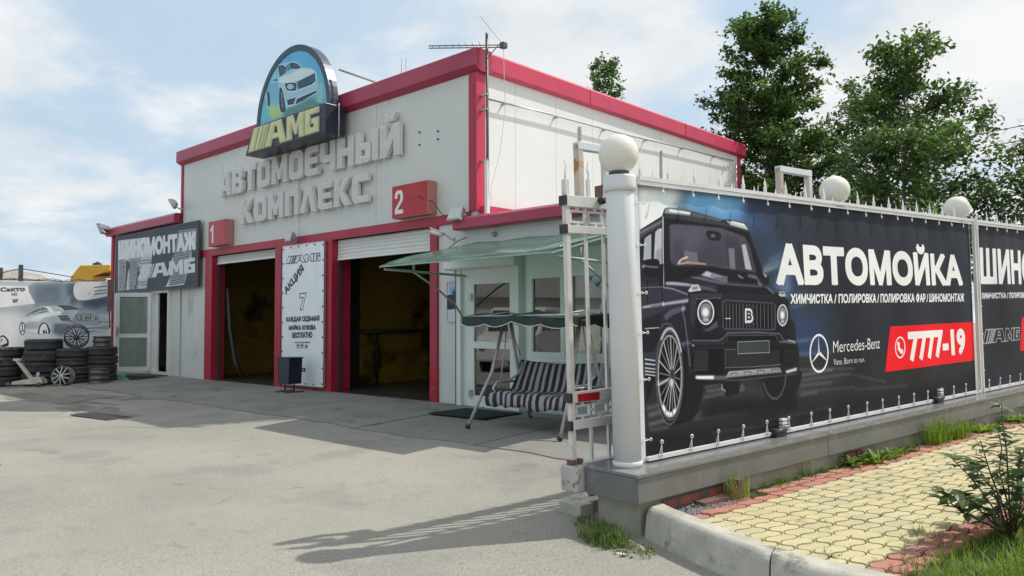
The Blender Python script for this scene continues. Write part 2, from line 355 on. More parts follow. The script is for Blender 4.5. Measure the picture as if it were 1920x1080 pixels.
BANNER=[('P',(52,57,70),1,0,[(-0.212,2.259),(6.664,2.403),(6.373,-0.314),(-0.313,-0.2)],None,None),
('P',(36,38,46),0.75,0.5,[(2.283,2.109),(6.649,2.264),(6.373,-0.314),(2.147,0.025)],None,None),
('P',(240,243,245),1,0.05,[(-0.212,2.259),(0.65,2.26),(0.45,1.935),(0.271,1.786),(-0.241,1.544)],None,None),
('P',(200,214,226),0.8,0.12,[(0.258,2.181),(0.711,2.125),(0.502,1.938),(0.213,1.866)],None,None),
('P',(120,182,226),0.95,0.06,[(0.611,2.148),(1.442,2.146),(1.312,1.882),(0.908,1.892),(0.536,1.957)],None,None),
('P',(88,128,188),0.6,0.06,[(0.706,2.012),(1.284,2.079),(1.749,1.881),(1.424,1.818),(0.908,1.892)],None,None),
('P',(170,216,236),0.5,0.06,[(0.831,2.033),(1.076,2.082),(1.279,1.986),(1.069,1.946)],None,None),
('P',(58,80,118),0.5,0.12,[(1.439,2.09),(1.929,2.085),(1.817,1.643),(1.654,1.401),(1.463,1.82)],None,None),
('P',(70,92,130),0.6,0.1,[(1.611,1.637),(2.081,1.749),(2.288,0.805),(2.271,0.557),(2.137,0.566),(2.047,1.207)],None,None),
('P',(54,70,104),0.4,0.14,[(2.224,1.205),(2.793,1.252),(2.855,0.728),(2.182,0.563)],None,None),
('P',(48,66,110),0.6,0.08,[(2.034,1.012),(2.581,0.997),(2.742,0.526),(2.143,0.516)],None,None),
('P',(196,210,226),0.5,0.016,[(1.593,1.452),(2.09,1.615),(2.09,1.607),(1.591,1.424)],None,None),
('P',(196,210,226),0.5,0.016,[(1.626,1.476),(2.033,1.544),(2.033,1.538),(1.625,1.457)],None,None),
('P',(196,210,226),0.5,0.016,[(1.645,1.512),(2.163,1.656),(2.163,1.649),(1.643,1.488)],None,None),
('P',(196,210,226),0.5,0.016,[(1.758,1.217),(2.338,1.282),(2.337,1.277),(1.757,1.203)],None,None),
('P',(196,210,226),0.5,0.016,[(2.025,1.14),(2.5,1.205),(2.5,1.201),(2.024,1.128)],None,None),
('P',(196,210,226),0.5,0.016,[(1.73,1.571),(2.059,1.672),(2.058,1.667),(1.729,1.556)],None,None),
('P',(196,210,226),0.5,0.016,[(2.005,0.827),(2.57,0.837),(2.569,0.83),(2.004,0.808)],None,None),
('P',(196,210,226),0.5,0.016,[(2.102,0.705),(2.753,0.684),(2.752,0.678),(2.101,0.686)],None,None),
('P',(120,150,190),0.6,0.04,[(1.758,1.353),(2.022,1.501),(2.051,1.281),(1.92,1.247)],None,None),
('P',(44,43,47),1,0.03,[(-0.048,0.708),(2.189,0.671),(6.466,0.554),(6.366,-0.38),(-0.089,-0.238)],None,None),
('P',(64,61,66),0.7,0.07,[(-0.06,0.43),(0.832,0.433),(2.359,0.501),(3.146,0.5),(2.731,0.372),(1.334,0.253),(-0.072,0.154)],None,None),
('P',(28,28,31),0.8,0.07,[(0.048,0.212),(0.615,0.196),(2.156,0.171),(6.105,0.241),(6.366,-0.38),(-0.089,-0.238)],None,None),
('P',(170,166,168),0.7,0.012,[(0.735,0.43),(1.307,0.453),(1.307,0.44),(0.734,0.418)],None,None),
('P',(170,166,168),0.7,0.012,[(0.765,0.476),(1.286,0.483),(1.285,0.468),(0.764,0.462)],None,None),
('P',(170,166,168),0.6,0.012,[(0.753,0.511),(0.942,0.522),(0.941,0.509),(0.752,0.498)],None,None),
('P',(170,166,168),0.5,0.012,[(0.618,0.265),(1.334,0.249),(1.333,0.238),(0.618,0.254)],None,None),
('P',(170,166,168),0.25,0.012,[(0.634,0.313),(0.827,0.346),(0.825,0.303),(0.632,0.271)],None,None),
('P',(170,166,168),0.8,0.012,[(2.143,0.507),(2.741,0.522),(2.74,0.51),(2.142,0.495)],None,None),
('P',(170,166,168),0.6,0.012,[(2.175,0.459),(3.039,0.459),(3.038,0.449),(2.174,0.45)],None,None),
('P',(170,166,168),0.7,0.012,[(2.146,0.559),(3.146,0.504),(3.145,0.496),(2.145,0.551)],None,None),
('P',(170,166,168),0.6,0.012,[(2.145,0.413),(2.732,0.398),(2.732,0.387),(2.145,0.403)],None,None),
('P',(170,166,168),0.4,0.012,[(2.168,0.352),(3.132,0.319),(3.131,0.309),(2.167,0.342)],None,None),
('P',(170,166,168),0.5,0.012,[(0.075,0.285),(0.296,0.302),(0.295,0.277),(0.074,0.261)],None,None),
('P',(170,166,168),0.4,0.012,[(0.078,0.361),(0.237,0.378),(0.236,0.345),(0.077,0.329)],None,None),
('P',(170,166,168),0.7,0.012,[(0.085,0.236),(0.306,0.236),(0.305,0.226),(0.084,0.227)],None,None),
('P',(170,166,168),0.5,0.012,[(3.039,0.458),(3.793,0.316),(3.793,0.307),(3.038,0.45)],None,None),
('P',(170,166,168),0.3,0.012,[(2.131,0.335),(2.441,0.334),(2.439,0.304),(2.129,0.306)],None,None),
('P',(170,166,168),0.35,0.012,[(0.057,0.411),(0.215,0.425),(0.214,0.4),(0.056,0.387)],None,None),
('P',(170,166,168),0.25,0.012,[(1.484,0.152),(2.716,0.164),(2.715,0.149),(1.483,0.138)],None,None),
('P',(170,166,168),0.2,0.012,[(0.816,0.13),(1.976,0.102),(1.975,0.083),(0.815,0.113)],None,None),
('P',(170,166,168),0.2,0.012,[(3.131,0.298),(4.269,0.252),(4.267,0.229),(3.129,0.277)],None,None),
('P',(18,18,20),0.85,0.04,[(0.634,0.322),(0.829,0.381),(1.341,0.366),(1.903,0.302),(2.164,0.293),(2.07,0.204),(1.333,0.23),(0.753,0.254)],None,None),
('P',(22,22,26),1,0.004,[(0.984,0.534),(1.254,0.528),(1.217,0.415),(1.036,0.404),(0.987,0.462)],None,None),
('L',(150,150,156),0.8,0.004,[(0.975,0.508),(0.983,0.471),(1.021,0.452)],0.02,None),
('P',(24,24,28),1,0.006,[(0.069,0.653),(0.179,0.653),(0.138,0.565),(0.098,0.486),(0.065,0.439),(0.057,0.538)],None,None),
('S',(26,26,30),1,0.004,[(1.553,0.491),(1.61,0.353),(1.721,0.267),(1.873,0.238),(2.015,0.278),(2.122,0.408),(2.14,0.547),(1.554,0.51)],None,None),
('L',(92,92,96),0.8,0.004,[(1.584,0.475),(1.629,0.39),(1.7,0.331),(1.775,0.32),(1.845,0.352),(1.902,0.436),(1.922,0.522)],0.02,None),
('P',(38,38,48),1,0,[(0.045,1.766),(0.305,1.887),(0.335,1.947),(0.39,1.962),(0.669,1.947),(1.054,1.897),(1.149,1.906),(1.406,1.885),(1.449,1.824),(1.513,1.7),(1.646,1.462),(1.719,1.412),(1.723,1.351),(1.652,1.341),(1.775,1.278),(1.852,1.27),(1.994,1.207),(2.01,1.05),(2.091,0.975),(2.098,0.849),(2.143,0.743),(2.148,0.575),(2.091,0.516),(1.7,0.519),(1.232,0.526),(0.683,0.519),(0.577,0.558),(0.527,0.805),(0.424,0.954),(0.33,0.992),(0.234,0.926),(0.177,0.823),(0.003,0.824)],None,None),
('P',(58,58,74),0.7,0.01,[(0.027,1.364),(0.307,1.351),(0.578,1.275),(0.609,1.202),(0.297,1.135),(0.014,1.072)],None,None),
('P',(30,30,40),0.9,0.01,[(0.014,1.072),(0.296,1.117),(0.264,0.995),(0.178,0.841),(0.004,0.832)],None,None),
('P',(82,80,96),0.8,0.004,[(0.044,1.762),(0.304,1.872),(0.329,1.829),(0.041,1.693)],None,None),
('P',(150,152,164),0.8,0.003,[(0.044,1.748),(0.309,1.853),(0.309,1.844),(0.043,1.734)],None,None),
('L',(20,20,26),1,0,[(0.113,1.379),(0.108,1.213)],0.012,None),
('L',(20,20,26),1,0,[(0.284,1.346),(0.287,1.211)],0.012,None),
('L',(170,170,180),0.9,0,[(0.072,1.008),(0.233,1.01)],0.01,None),
('L',(120,120,132),0.7,0,[(0.044,1.321),(0.299,1.329)],0.008,None),
('L',(150,150,164),0.9,0.003,[(0.299,1.325),(0.414,1.312),(0.599,1.264)],0.012,None),
('P',(168,168,178),0.95,0.003,[(0.043,1.18),(0.59,1.232),(0.585,1.203),(0.049,1.162)],None,None),
('P',(96,96,110),0.8,0.002,[(0.148,1.183),(0.28,1.196),(0.279,1.179),(0.147,1.166)],None,None),
('L',(220,220,228),0.9,0.003,[(0.291,1.211),(0.3,1.181)],0.01,None),
('P',(26,26,32),1,0,[(0.067,1.71),(0.167,1.761),(0.184,1.747),(0.175,1.54),(0.061,1.528)],None,None),
('P',(168,170,182),1,0.003,[(0.093,1.701),(0.131,1.723),(0.172,1.742),(0.176,1.733),(0.168,1.543),(0.071,1.532)],None,None),
('P',(26,26,32),1,0,[(0.195,1.758),(0.244,1.794),(0.308,1.81),(0.293,1.486),(0.18,1.54)],None,None),
('P',(184,186,198),1,0.003,[(0.22,1.759),(0.256,1.784),(0.303,1.795),(0.289,1.492),(0.198,1.549)],None,None),
('P',(140,140,156),0.7,0.01,[(0.236,1.616),(0.295,1.635),(0.289,1.499),(0.208,1.548)],None,None),
('L',(60,60,72),1,0,[(0.316,1.857),(0.3,1.342)],0.02,None),
('L',(205,205,214),0.9,0,[(0.316,1.883),(0.309,1.635),(0.305,1.346)],0.012,None),
('P',(24,24,30),1,0,[(0.345,1.887),(1.053,1.867),(1.442,1.817),(1.512,1.686),(1.642,1.408),(1.346,1.405),(0.73,1.438),(0.347,1.344),(0.315,1.525)],None,None),
('P',(84,80,96),1,0.003,[(0.394,1.823),(0.466,1.832),(1.051,1.828),(1.383,1.765),(1.46,1.669),(1.542,1.451),(1.094,1.484),(0.45,1.496),(0.391,1.527)],(64,62,74),(0,1)),
('P',(104,98,114),0.5,0.04,[(0.398,1.797),(0.838,1.818),(0.74,1.646),(0.396,1.527)],None,None),
('P',(44,42,52),0.35,0.02,[(1.079,1.772),(1.267,1.741),(1.417,1.489),(1.127,1.504)],None,None),
('P',(44,42,50),0.3,0.02,[(0.432,1.708),(0.572,1.713),(0.553,1.567),(0.424,1.546)],None,None),
('P',(122,118,132),0.8,0.004,[(0.555,1.621),(0.712,1.611),(0.722,1.529),(0.558,1.531)],None,None),
('P',(150,146,160),0.7,0.005,[(1.135,1.658),(1.215,1.661),(1.221,1.486),(1.145,1.495)],None,None),
('P',(200,198,208),0.85,0.005,[(1.33,1.696),(1.389,1.702),(1.476,1.474),(1.377,1.485)],None,None),
('P',(120,116,130),0.6,0.004,[(1.133,1.652),(1.222,1.663),(1.23,1.474),(1.154,1.478)],None,None),
('S',(34,32,40),1,0.004,[(0.848,1.792),(1.024,1.784),(1.015,1.722),(0.87,1.723)],None,None),
('P',(110,110,120),0.9,0.004,[(0.904,1.77),(0.95,1.769),(0.96,1.742),(0.895,1.743)],None,None),
('L',(232,214,196),0.9,0.003,[(0.483,1.515),(0.504,1.537),(0.539,1.555),(0.593,1.569)],0.016,None),
('P',(206,176,160),0.9,0.003,[(0.49,1.52),(0.598,1.535),(0.82,1.522),(0.819,1.51),(0.584,1.515),(0.49,1.506)],None,None),
('L',(110,106,120),0.5,0.003,[(0.598,1.522),(0.862,1.509),(1.215,1.478)],0.008,None),
('L',(40,38,46),1,0,[(0.568,1.46),(0.693,1.502),(0.976,1.493)],0.012,None),
('P',(60,60,70),1,0.003,[(0.305,1.887),(0.696,1.907),(1.115,1.874),(1.436,1.827),(1.462,1.808),(1.052,1.847),(0.358,1.875)],None,None),
('P',(186,186,192),1,0.003,[(0.34,1.944),(0.395,1.958),(0.663,1.942),(0.644,1.904),(0.333,1.908)],(110,110,118),(0,1)),
('P',(248,248,250),1,0.004,[(0.403,1.948),(0.645,1.934),(0.633,1.919),(0.393,1.926)],None,None),
('P',(90,90,98),1,0.003,[(0.668,1.943),(1.055,1.901),(1.041,1.878),(0.661,1.905)],None,None),
('P',(196,196,202),1,0.004,[(1.11,1.897),(1.389,1.878),(1.443,1.827),(1.178,1.858)],None,None),
('P',(250,250,252),1,0.006,[(1.18,1.897),(1.373,1.879),(1.388,1.864),(1.211,1.879)],None,None),
('S',(24,24,30),1,0,[(0.069,1.495),(0.095,1.53),(0.158,1.544),(0.245,1.542),(0.269,1.498),(0.263,1.431),(0.214,1.406),(0.114,1.406),(0.073,1.428)],None,None),
('L',(150,150,162),0.8,0.004,[(0.075,1.491),(0.155,1.484),(0.249,1.481)],0.012,None),
('P',(210,210,220),0.9,0.008,[(0.087,1.485),(0.086,1.483),(0.085,1.481),(0.083,1.479),(0.081,1.477),(0.078,1.476),(0.074,1.475),(0.071,1.475),(0.068,1.475),(0.065,1.476),(0.062,1.477),(0.06,1.478),(0.058,1.48),(0.057,1.482),(0.057,1.485),(0.057,1.487),(0.058,1.489),(0.06,1.491),(0.063,1.493),(0.065,1.494),(0.069,1.495),(0.072,1.495),(0.075,1.495),(0.078,1.494),(0.081,1.493),(0.084,1.491),(0.085,1.489),(0.086,1.487)],None,None),
('P',(26,26,32),1,0,[(0.25,1.498),(0.31,1.512),(0.302,1.339),(0.255,1.342)],None,None),
('P',(30,30,36),1,0,[(1.625,1.468),(1.707,1.437),(1.728,1.382),(1.68,1.343),(1.646,1.361)],None,None),
('P',(160,164,176),0.9,0.003,[(1.618,1.468),(1.706,1.429),(1.67,1.408)],None,None),
('P',(44,44,58),1,0.002,[(0.307,1.351),(0.526,1.363),(0.729,1.423),(1.09,1.403),(1.345,1.39),(1.545,1.381),(1.681,1.351),(1.788,1.27),(1.605,1.247),(1.177,1.273),(0.723,1.302),(0.579,1.283)],None,None),
('P',(90,90,108),0.9,0.004,[(0.326,1.37),(0.549,1.362),(0.824,1.33),(0.966,1.294),(0.951,1.286),(0.575,1.329),(0.332,1.345)],None,None),
('P',(200,200,210),0.7,0.006,[(0.333,1.367),(0.417,1.37),(0.576,1.356),(0.712,1.337),(0.589,1.336),(0.332,1.346)],None,None),
('P',(150,150,162),0.9,0.005,[(0.744,1.423),(0.817,1.462),(0.944,1.438),(1.09,1.412),(1.103,1.365),(0.97,1.379)],None,None),
('P',(208,208,216),0.7,0.006,[(0.772,1.427),(0.83,1.457),(0.887,1.438),(0.856,1.409)],None,None),
('P',(120,120,134),0.8,0.004,[(0.62,1.413),(0.771,1.408),(1.057,1.35),(1.027,1.346),(0.646,1.4)],None,None),
('P',(64,62,78),0.9,0.01,[(0.714,1.383),(0.967,1.321),(1.243,1.321),(1.241,1.293),(0.966,1.294)],None,None),
('P',(96,94,112),0.8,0.006,[(0.906,1.402),(1.122,1.423),(1.088,1.359),(1.542,1.341),(1.643,1.311),(1.276,1.321),(0.904,1.364)],None,None),
('P',(18,18,22),1,0,[(1.109,1.426),(1.33,1.416),(1.536,1.396),(1.544,1.356),(1.312,1.371),(1.111,1.381)],None,None),
('L',(80,80,92),0.7,0,[(1.131,1.412),(1.138,1.383)],0.004,None),
('L',(80,80,92),0.7,0,[(1.176,1.41),(1.184,1.381)],0.004,None),
('L',(80,80,92),0.7,0,[(1.222,1.407),(1.229,1.379)],0.004,None),
('L',(80,80,92),0.7,0,[(1.268,1.405),(1.275,1.377)],0.004,None),
('L',(80,80,92),0.7,0,[(1.314,1.402),(1.322,1.375)],0.004,None),
('L',(80,80,92),0.7,0,[(1.361,1.4),(1.369,1.373)],0.004,None),
('L',(80,80,92),0.7,0,[(1.408,1.397),(1.416,1.371)],0.004,None),
('L',(80,80,92),0.7,0,[(1.456,1.395),(1.464,1.369)],0.004,None),
('L',(80,80,92),0.7,0,[(1.504,1.392),(1.512,1.366)],0.004,None),
('P',(196,196,206),0.9,0.003,[(1.247,1.439),(1.3,1.421),(1.349,1.404),(1.33,1.399),(1.276,1.417)],None,None),
('P',(140,140,154),0.7,0.008,[(1.411,1.443),(1.538,1.43),(1.599,1.358),(1.644,1.328),(1.565,1.337),(1.552,1.396),(1.409,1.414)],None,None),
('P',(22,22,30),0.9,0.004,[(0.95,1.347),(1.218,1.337),(1.565,1.325),(1.696,1.315),(1.781,1.271),(1.758,1.234),(1.321,1.254),(0.946,1.27)],None,None),
('P',(110,110,126),0.9,0.004,[(1.647,1.332),(1.713,1.325),(1.786,1.281),(1.79,1.252),(1.76,1.271),(1.696,1.308)],None,None),
('L',(100,100,116),0.8,0.002,[(0.946,1.264),(1.321,1.249),(1.792,1.226)],0.008,None),
('P',(206,206,208),1,0.003,[(0.587,1.295),(0.641,1.343),(0.713,1.349),(0.745,1.303),(0.737,1.284),(0.626,1.273)],None,None),
('P',(120,120,124),0.8,0.003,[(0.643,1.329),(0.705,1.334),(0.711,1.307),(0.634,1.299)],None,None),
('P',(180,180,184),1,0.002,[(1.853,1.251),(1.872,1.283),(1.941,1.284),(1.965,1.241),(1.895,1.236)],None,None),
('L',(60,60,60),1,0,[(1.888,1.269),(1.935,1.27)],0.01,None),
('P',(34,34,44),1,0.002,[(0.579,1.283),(0.723,1.297),(1.177,1.265),(1.816,1.258),(1.994,1.207),(2.003,0.936),(1.795,0.919),(1.019,0.941),(0.62,0.965),(0.609,1.202)],None,None),
('P',(62,62,76),0.8,0.006,[(0.612,1.275),(1.021,1.273),(1.019,1.232),(0.691,1.242),(0.643,0.982),(0.602,1.056)],None,None),
('L',(150,150,164),0.8,0,[(0.685,1.234),(0.696,1.227),(0.988,1.232)],0.008,None),
('P',(26,26,34),1,0.002,[(0.69,1.227),(0.973,1.232),(0.953,0.975),(0.684,0.988)],None,None),
('P',(150,150,162),0.5,0.008,[(0.709,1.026),(0.794,0.977),(0.942,1.047),(0.945,0.991),(0.793,0.958)],None,None),
('P',(225,226,232),1,0,[(0.903,1.115),(0.899,1.092),(0.89,1.07),(0.876,1.05),(0.858,1.034),(0.837,1.022),(0.814,1.015),(0.79,1.013),(0.767,1.016),(0.745,1.024),(0.725,1.037),(0.71,1.054),(0.698,1.074),(0.691,1.096),(0.69,1.119),(0.694,1.142),(0.703,1.164),(0.716,1.184),(0.734,1.2),(0.754,1.212),(0.777,1.22),(0.801,1.222),(0.825,1.219),(0.847,1.211),(0.867,1.198),(0.883,1.181),(0.895,1.161),(0.902,1.139)],None,None),
('P',(70,70,80),1,0.003,[(0.886,1.116),(0.882,1.095),(0.875,1.076),(0.863,1.059),(0.848,1.046),(0.83,1.035),(0.811,1.029),(0.791,1.027),(0.771,1.03),(0.753,1.037),(0.736,1.049),(0.723,1.063),(0.713,1.08),(0.708,1.099),(0.707,1.119),(0.71,1.139),(0.717,1.158),(0.729,1.174),(0.744,1.188),(0.761,1.199),(0.78,1.205),(0.8,1.207),(0.82,1.205),(0.839,1.198),(0.855,1.187),(0.869,1.172),(0.879,1.155),(0.885,1.136)],None,None),
('P',(160,160,170),0.8,0.006,[(0.862,1.153),(0.86,1.145),(0.854,1.137),(0.846,1.13),(0.836,1.125),(0.823,1.12),(0.81,1.118),(0.795,1.117),(0.781,1.119),(0.768,1.122),(0.756,1.126),(0.746,1.132),(0.739,1.139),(0.735,1.147),(0.734,1.155),(0.736,1.163),(0.741,1.171),(0.749,1.178),(0.759,1.183),(0.771,1.187),(0.785,1.19),(0.799,1.191),(0.813,1.19),(0.827,1.187),(0.839,1.182),(0.849,1.176),(0.856,1.169),(0.861,1.161)],None,None),
('P',(120,120,130),0.8,0.005,[(0.862,1.111),(0.859,1.097),(0.854,1.083),(0.845,1.072),(0.834,1.062),(0.821,1.055),(0.807,1.051),(0.792,1.049),(0.777,1.051),(0.764,1.056),(0.752,1.064),(0.742,1.074),(0.735,1.086),(0.73,1.1),(0.73,1.113),(0.732,1.127),(0.737,1.14),(0.746,1.152),(0.757,1.162),(0.769,1.169),(0.784,1.174),(0.798,1.175),(0.813,1.173),(0.827,1.168),(0.839,1.161),(0.849,1.15),(0.856,1.138),(0.861,1.125)],None,None),
('P',(255,255,255),1,0.012,[(0.833,1.117),(0.831,1.108),(0.828,1.1),(0.822,1.093),(0.815,1.087),(0.807,1.083),(0.798,1.081),(0.788,1.08),(0.779,1.081),(0.77,1.084),(0.762,1.089),(0.756,1.095),(0.751,1.102),(0.748,1.11),(0.748,1.118),(0.749,1.127),(0.753,1.134),(0.758,1.142),(0.765,1.147),(0.773,1.152),(0.783,1.154),(0.792,1.155),(0.802,1.154),(0.81,1.151),(0.818,1.146),(0.825,1.14),(0.829,1.133),(0.832,1.125)],None,None),
('P',(200,200,208),0.8,0.004,[(0.835,1.053),(0.834,1.05),(0.83,1.047),(0.825,1.045),(0.818,1.042),(0.81,1.041),(0.801,1.04),(0.791,1.04),(0.782,1.041),(0.773,1.042),(0.765,1.044),(0.759,1.046),(0.754,1.049),(0.751,1.052),(0.75,1.056),(0.751,1.059),(0.754,1.062),(0.76,1.065),(0.766,1.067),(0.774,1.068),(0.783,1.069),(0.793,1.069),(0.802,1.069),(0.811,1.067),(0.819,1.065),(0.826,1.063),(0.831,1.06),(0.834,1.057)],None,None),
('P',(225,226,232),1,0,[(1.982,1.066),(1.979,1.044),(1.972,1.022),(1.961,1.003),(1.947,0.988),(1.931,0.976),(1.914,0.969),(1.896,0.967),(1.879,0.97),(1.863,0.978),(1.849,0.99),(1.837,1.007),(1.829,1.026),(1.825,1.048),(1.824,1.07),(1.828,1.092),(1.835,1.114),(1.845,1.133),(1.859,1.148),(1.874,1.16),(1.891,1.167),(1.909,1.17),(1.926,1.167),(1.943,1.159),(1.957,1.147),(1.969,1.13),(1.977,1.111),(1.982,1.089)],None,None),
('P',(70,70,80),1,0.003,[(1.969,1.067),(1.967,1.047),(1.96,1.029),(1.951,1.013),(1.94,0.999),(1.927,0.989),(1.912,0.983),(1.897,0.981),(1.883,0.984),(1.869,0.991),(1.857,1.001),(1.848,1.015),(1.841,1.032),(1.837,1.05),(1.837,1.07),(1.84,1.089),(1.846,1.107),(1.854,1.124),(1.866,1.137),(1.879,1.147),(1.893,1.154),(1.908,1.156),(1.923,1.153),(1.936,1.146),(1.948,1.136),(1.958,1.122),(1.965,1.105),(1.969,1.086)],None,None),
('P',(160,160,170),0.8,0.006,[(1.953,1.103),(1.951,1.095),(1.947,1.087),(1.941,1.081),(1.933,1.075),(1.923,1.071),(1.913,1.069),(1.903,1.068),(1.892,1.069),(1.882,1.072),(1.874,1.077),(1.867,1.082),(1.861,1.089),(1.858,1.097),(1.858,1.105),(1.859,1.113),(1.863,1.12),(1.869,1.127),(1.877,1.132),(1.886,1.136),(1.896,1.139),(1.907,1.139),(1.918,1.138),(1.928,1.135),(1.936,1.131),(1.943,1.125),(1.949,1.118),(1.952,1.111)],None,None),
('P',(120,120,130),0.8,0.005,[(1.952,1.062),(1.949,1.049),(1.945,1.036),(1.938,1.024),(1.93,1.015),(1.92,1.008),(1.91,1.004),(1.899,1.002),(1.888,1.004),(1.878,1.009),(1.869,1.016),(1.862,1.026),(1.857,1.038),(1.854,1.051),(1.854,1.064),(1.856,1.078),(1.86,1.09),(1.867,1.102),(1.875,1.111),(1.885,1.118),(1.895,1.123),(1.906,1.124),(1.917,1.122),(1.927,1.118),(1.936,1.11),(1.943,1.1),(1.948,1.089),(1.951,1.076)],None,None),
('P',(255,255,255),1,0.012,[(1.93,1.068),(1.929,1.06),(1.926,1.052),(1.922,1.045),(1.917,1.039),(1.91,1.035),(1.904,1.033),(1.896,1.032),(1.889,1.033),(1.883,1.036),(1.877,1.04),(1.873,1.046),(1.869,1.053),(1.868,1.061),(1.867,1.069),(1.869,1.077),(1.871,1.085),(1.875,1.092),(1.881,1.097),(1.887,1.102),(1.894,1.104),(1.901,1.105),(1.908,1.104),(1.914,1.101),(1.92,1.097),(1.925,1.091),(1.928,1.084),(1.93,1.076)],None,None),
('P',(200,200,208),0.8,0.004,[(1.931,1.007),(1.93,1.003),(1.927,1.0),(1.923,0.998),(1.918,0.996),(1.912,0.994),(1.905,0.993),(1.898,0.993),(1.891,0.994),(1.884,0.995),(1.879,0.997),(1.874,0.999),(1.87,1.002),(1.868,1.005),(1.867,1.008),(1.868,1.011),(1.871,1.014),(1.875,1.017),(1.88,1.019),(1.886,1.021),(1.893,1.021),(1.9,1.022),(1.907,1.021),(1.913,1.02),(1.919,1.018),(1.924,1.016),(1.928,1.013),(1.93,1.01)],None,None),
('P',(32,32,40),0.6,0,[(1.813,1.208),(1.993,1.196),(2.006,1.165),(1.846,1.167)],None,None),
('P',(70,70,84),1,0,[(1.011,1.201),(1.055,1.22),(1.4,1.205),(1.776,1.184),(1.81,1.163),(1.797,0.953),(1.768,0.932),(1.041,0.965),(1.006,0.985)],None,None),
('P',(14,14,18),1,0,[(1.035,1.19),(1.064,1.206),(1.4,1.191),(1.761,1.172),(1.785,1.156),(1.773,0.964),(1.747,0.949),(1.055,0.98),(1.027,0.992)],None,None),
('L',(128,128,140),0.9,0.001,[(1.072,1.193),(1.064,0.979)],0.0075,None),
('L',(128,128,140),0.9,0.001,[(1.122,1.191),(1.113,0.978)],0.0075,None),
('L',(128,128,140),0.9,0.001,[(1.171,1.189),(1.163,0.976)],0.0075,None),
('L',(128,128,140),0.9,0.001,[(1.222,1.186),(1.213,0.974)],0.0075,None),
('L',(128,128,140),0.9,0.001,[(1.272,1.184),(1.264,0.973)],0.0075,None),
('L',(128,128,140),0.9,0.001,[(1.324,1.182),(1.315,0.971)],0.0075,None),
('L',(128,128,140),0.9,0.001,[(1.375,1.18),(1.367,0.969)],0.0075,None),
('L',(128,128,140),0.9,0.001,[(1.427,1.177),(1.419,0.968)],0.0075,None),
('L',(128,128,140),0.9,0.001,[(1.48,1.175),(1.471,0.966)],0.0075,None),
('L',(128,128,140),0.9,0.001,[(1.533,1.173),(1.524,0.964)],0.0075,None),
('L',(128,128,140),0.9,0.001,[(1.587,1.171),(1.578,0.963)],0.0075,None),
('L',(128,128,140),0.9,0.001,[(1.641,1.168),(1.632,0.961)],0.0075,None),
('L',(128,128,140),0.9,0.001,[(1.696,1.166),(1.687,0.959)],0.0075,None),
('L',(128,128,140),0.9,0.001,[(1.751,1.163),(1.742,0.957)],0.0075,None),
('L',(50,50,58),0.8,0,[(1.045,1.149),(1.78,1.129)],0.005,None),
('L',(50,50,58),0.8,0,[(1.043,1.102),(1.777,1.078)],0.005,None),
('L',(50,50,58),0.8,0,[(1.04,1.054),(1.773,1.027)],0.005,None),
('L',(50,50,58),0.8,0,[(1.038,1.011),(1.771,0.981)],0.005,None),
('L',(230,230,236),1,0,[(1.053,1.06),(1.128,1.058)],0.008,None),
('P',(58,58,64),1,0,[(1.492,1.073),(1.489,1.05),(1.481,1.029),(1.47,1.009),(1.456,0.994),(1.44,0.982),(1.422,0.975),(1.403,0.973),(1.385,0.976),(1.368,0.984),(1.354,0.997),(1.342,1.013),(1.333,1.033),(1.328,1.054),(1.327,1.076),(1.331,1.099),(1.338,1.12),(1.349,1.139),(1.363,1.155),(1.379,1.167),(1.396,1.174),(1.415,1.176),(1.433,1.174),(1.45,1.166),(1.465,1.153),(1.478,1.137),(1.486,1.117),(1.491,1.096)],None,None),
('P',(44,44,50),1,0,[(1.483,1.073),(1.48,1.052),(1.473,1.033),(1.463,1.015),(1.451,1.001),(1.436,0.99),(1.42,0.984),(1.404,0.982),(1.388,0.985),(1.373,0.992),(1.36,1.004),(1.349,1.019),(1.341,1.036),(1.337,1.056),(1.337,1.076),(1.34,1.097),(1.346,1.116),(1.356,1.133),(1.368,1.148),(1.382,1.158),(1.398,1.165),(1.414,1.167),(1.431,1.165),(1.446,1.157),(1.459,1.146),(1.47,1.131),(1.478,1.113),(1.482,1.094)],None,None),
('T',(206,206,210),1,0,[(1.367,1.126),(1.464,1.125),(1.458,1.025),(1.361,1.027)],'B',0.03),
('T',(34,34,38),1,0,[(1.379,1.115),(1.45,1.113),(1.446,1.037),(1.374,1.039)],'B',0.006),
('P',(30,30,38),1,0.003,[(0.597,0.962),(1.003,0.936),(1.097,0.948),(1.795,0.919),(2.009,0.853),(2.132,0.743),(2.133,0.576),(2.091,0.516),(1.232,0.526),(0.684,0.522),(0.569,0.622),(0.555,0.804)],None,None),
('L',(140,140,154),0.85,0.003,[(0.582,0.893),(0.939,0.878),(1.016,0.894),(1.08,0.937),(1.518,0.925),(1.848,0.901),(1.905,0.837),(2.081,0.819)],0.01,None),
('P',(52,52,66),0.8,0.005,[(0.582,0.884),(0.953,0.868),(1.037,0.883),(1.035,0.845),(0.586,0.853)],None,None),
('L',(120,120,134),0.7,0.002,[(1.055,0.864),(1.089,0.917),(1.793,0.89),(1.833,0.836)],0.006,None),
('P',(12,12,16),1,0.003,[(1.074,0.872),(1.1,0.905),(1.779,0.879),(1.805,0.841)],None,None),
('L',(210,210,222),0.9,0.006,[(0.58,0.861),(0.637,0.851)],0.012,None),
('L',(190,190,200),0.9,0.006,[(1.971,0.838),(2.088,0.816)],0.012,None),
('L',(140,140,150),0.8,0.004,[(1.843,0.829),(2.095,0.804)],0.012,None),
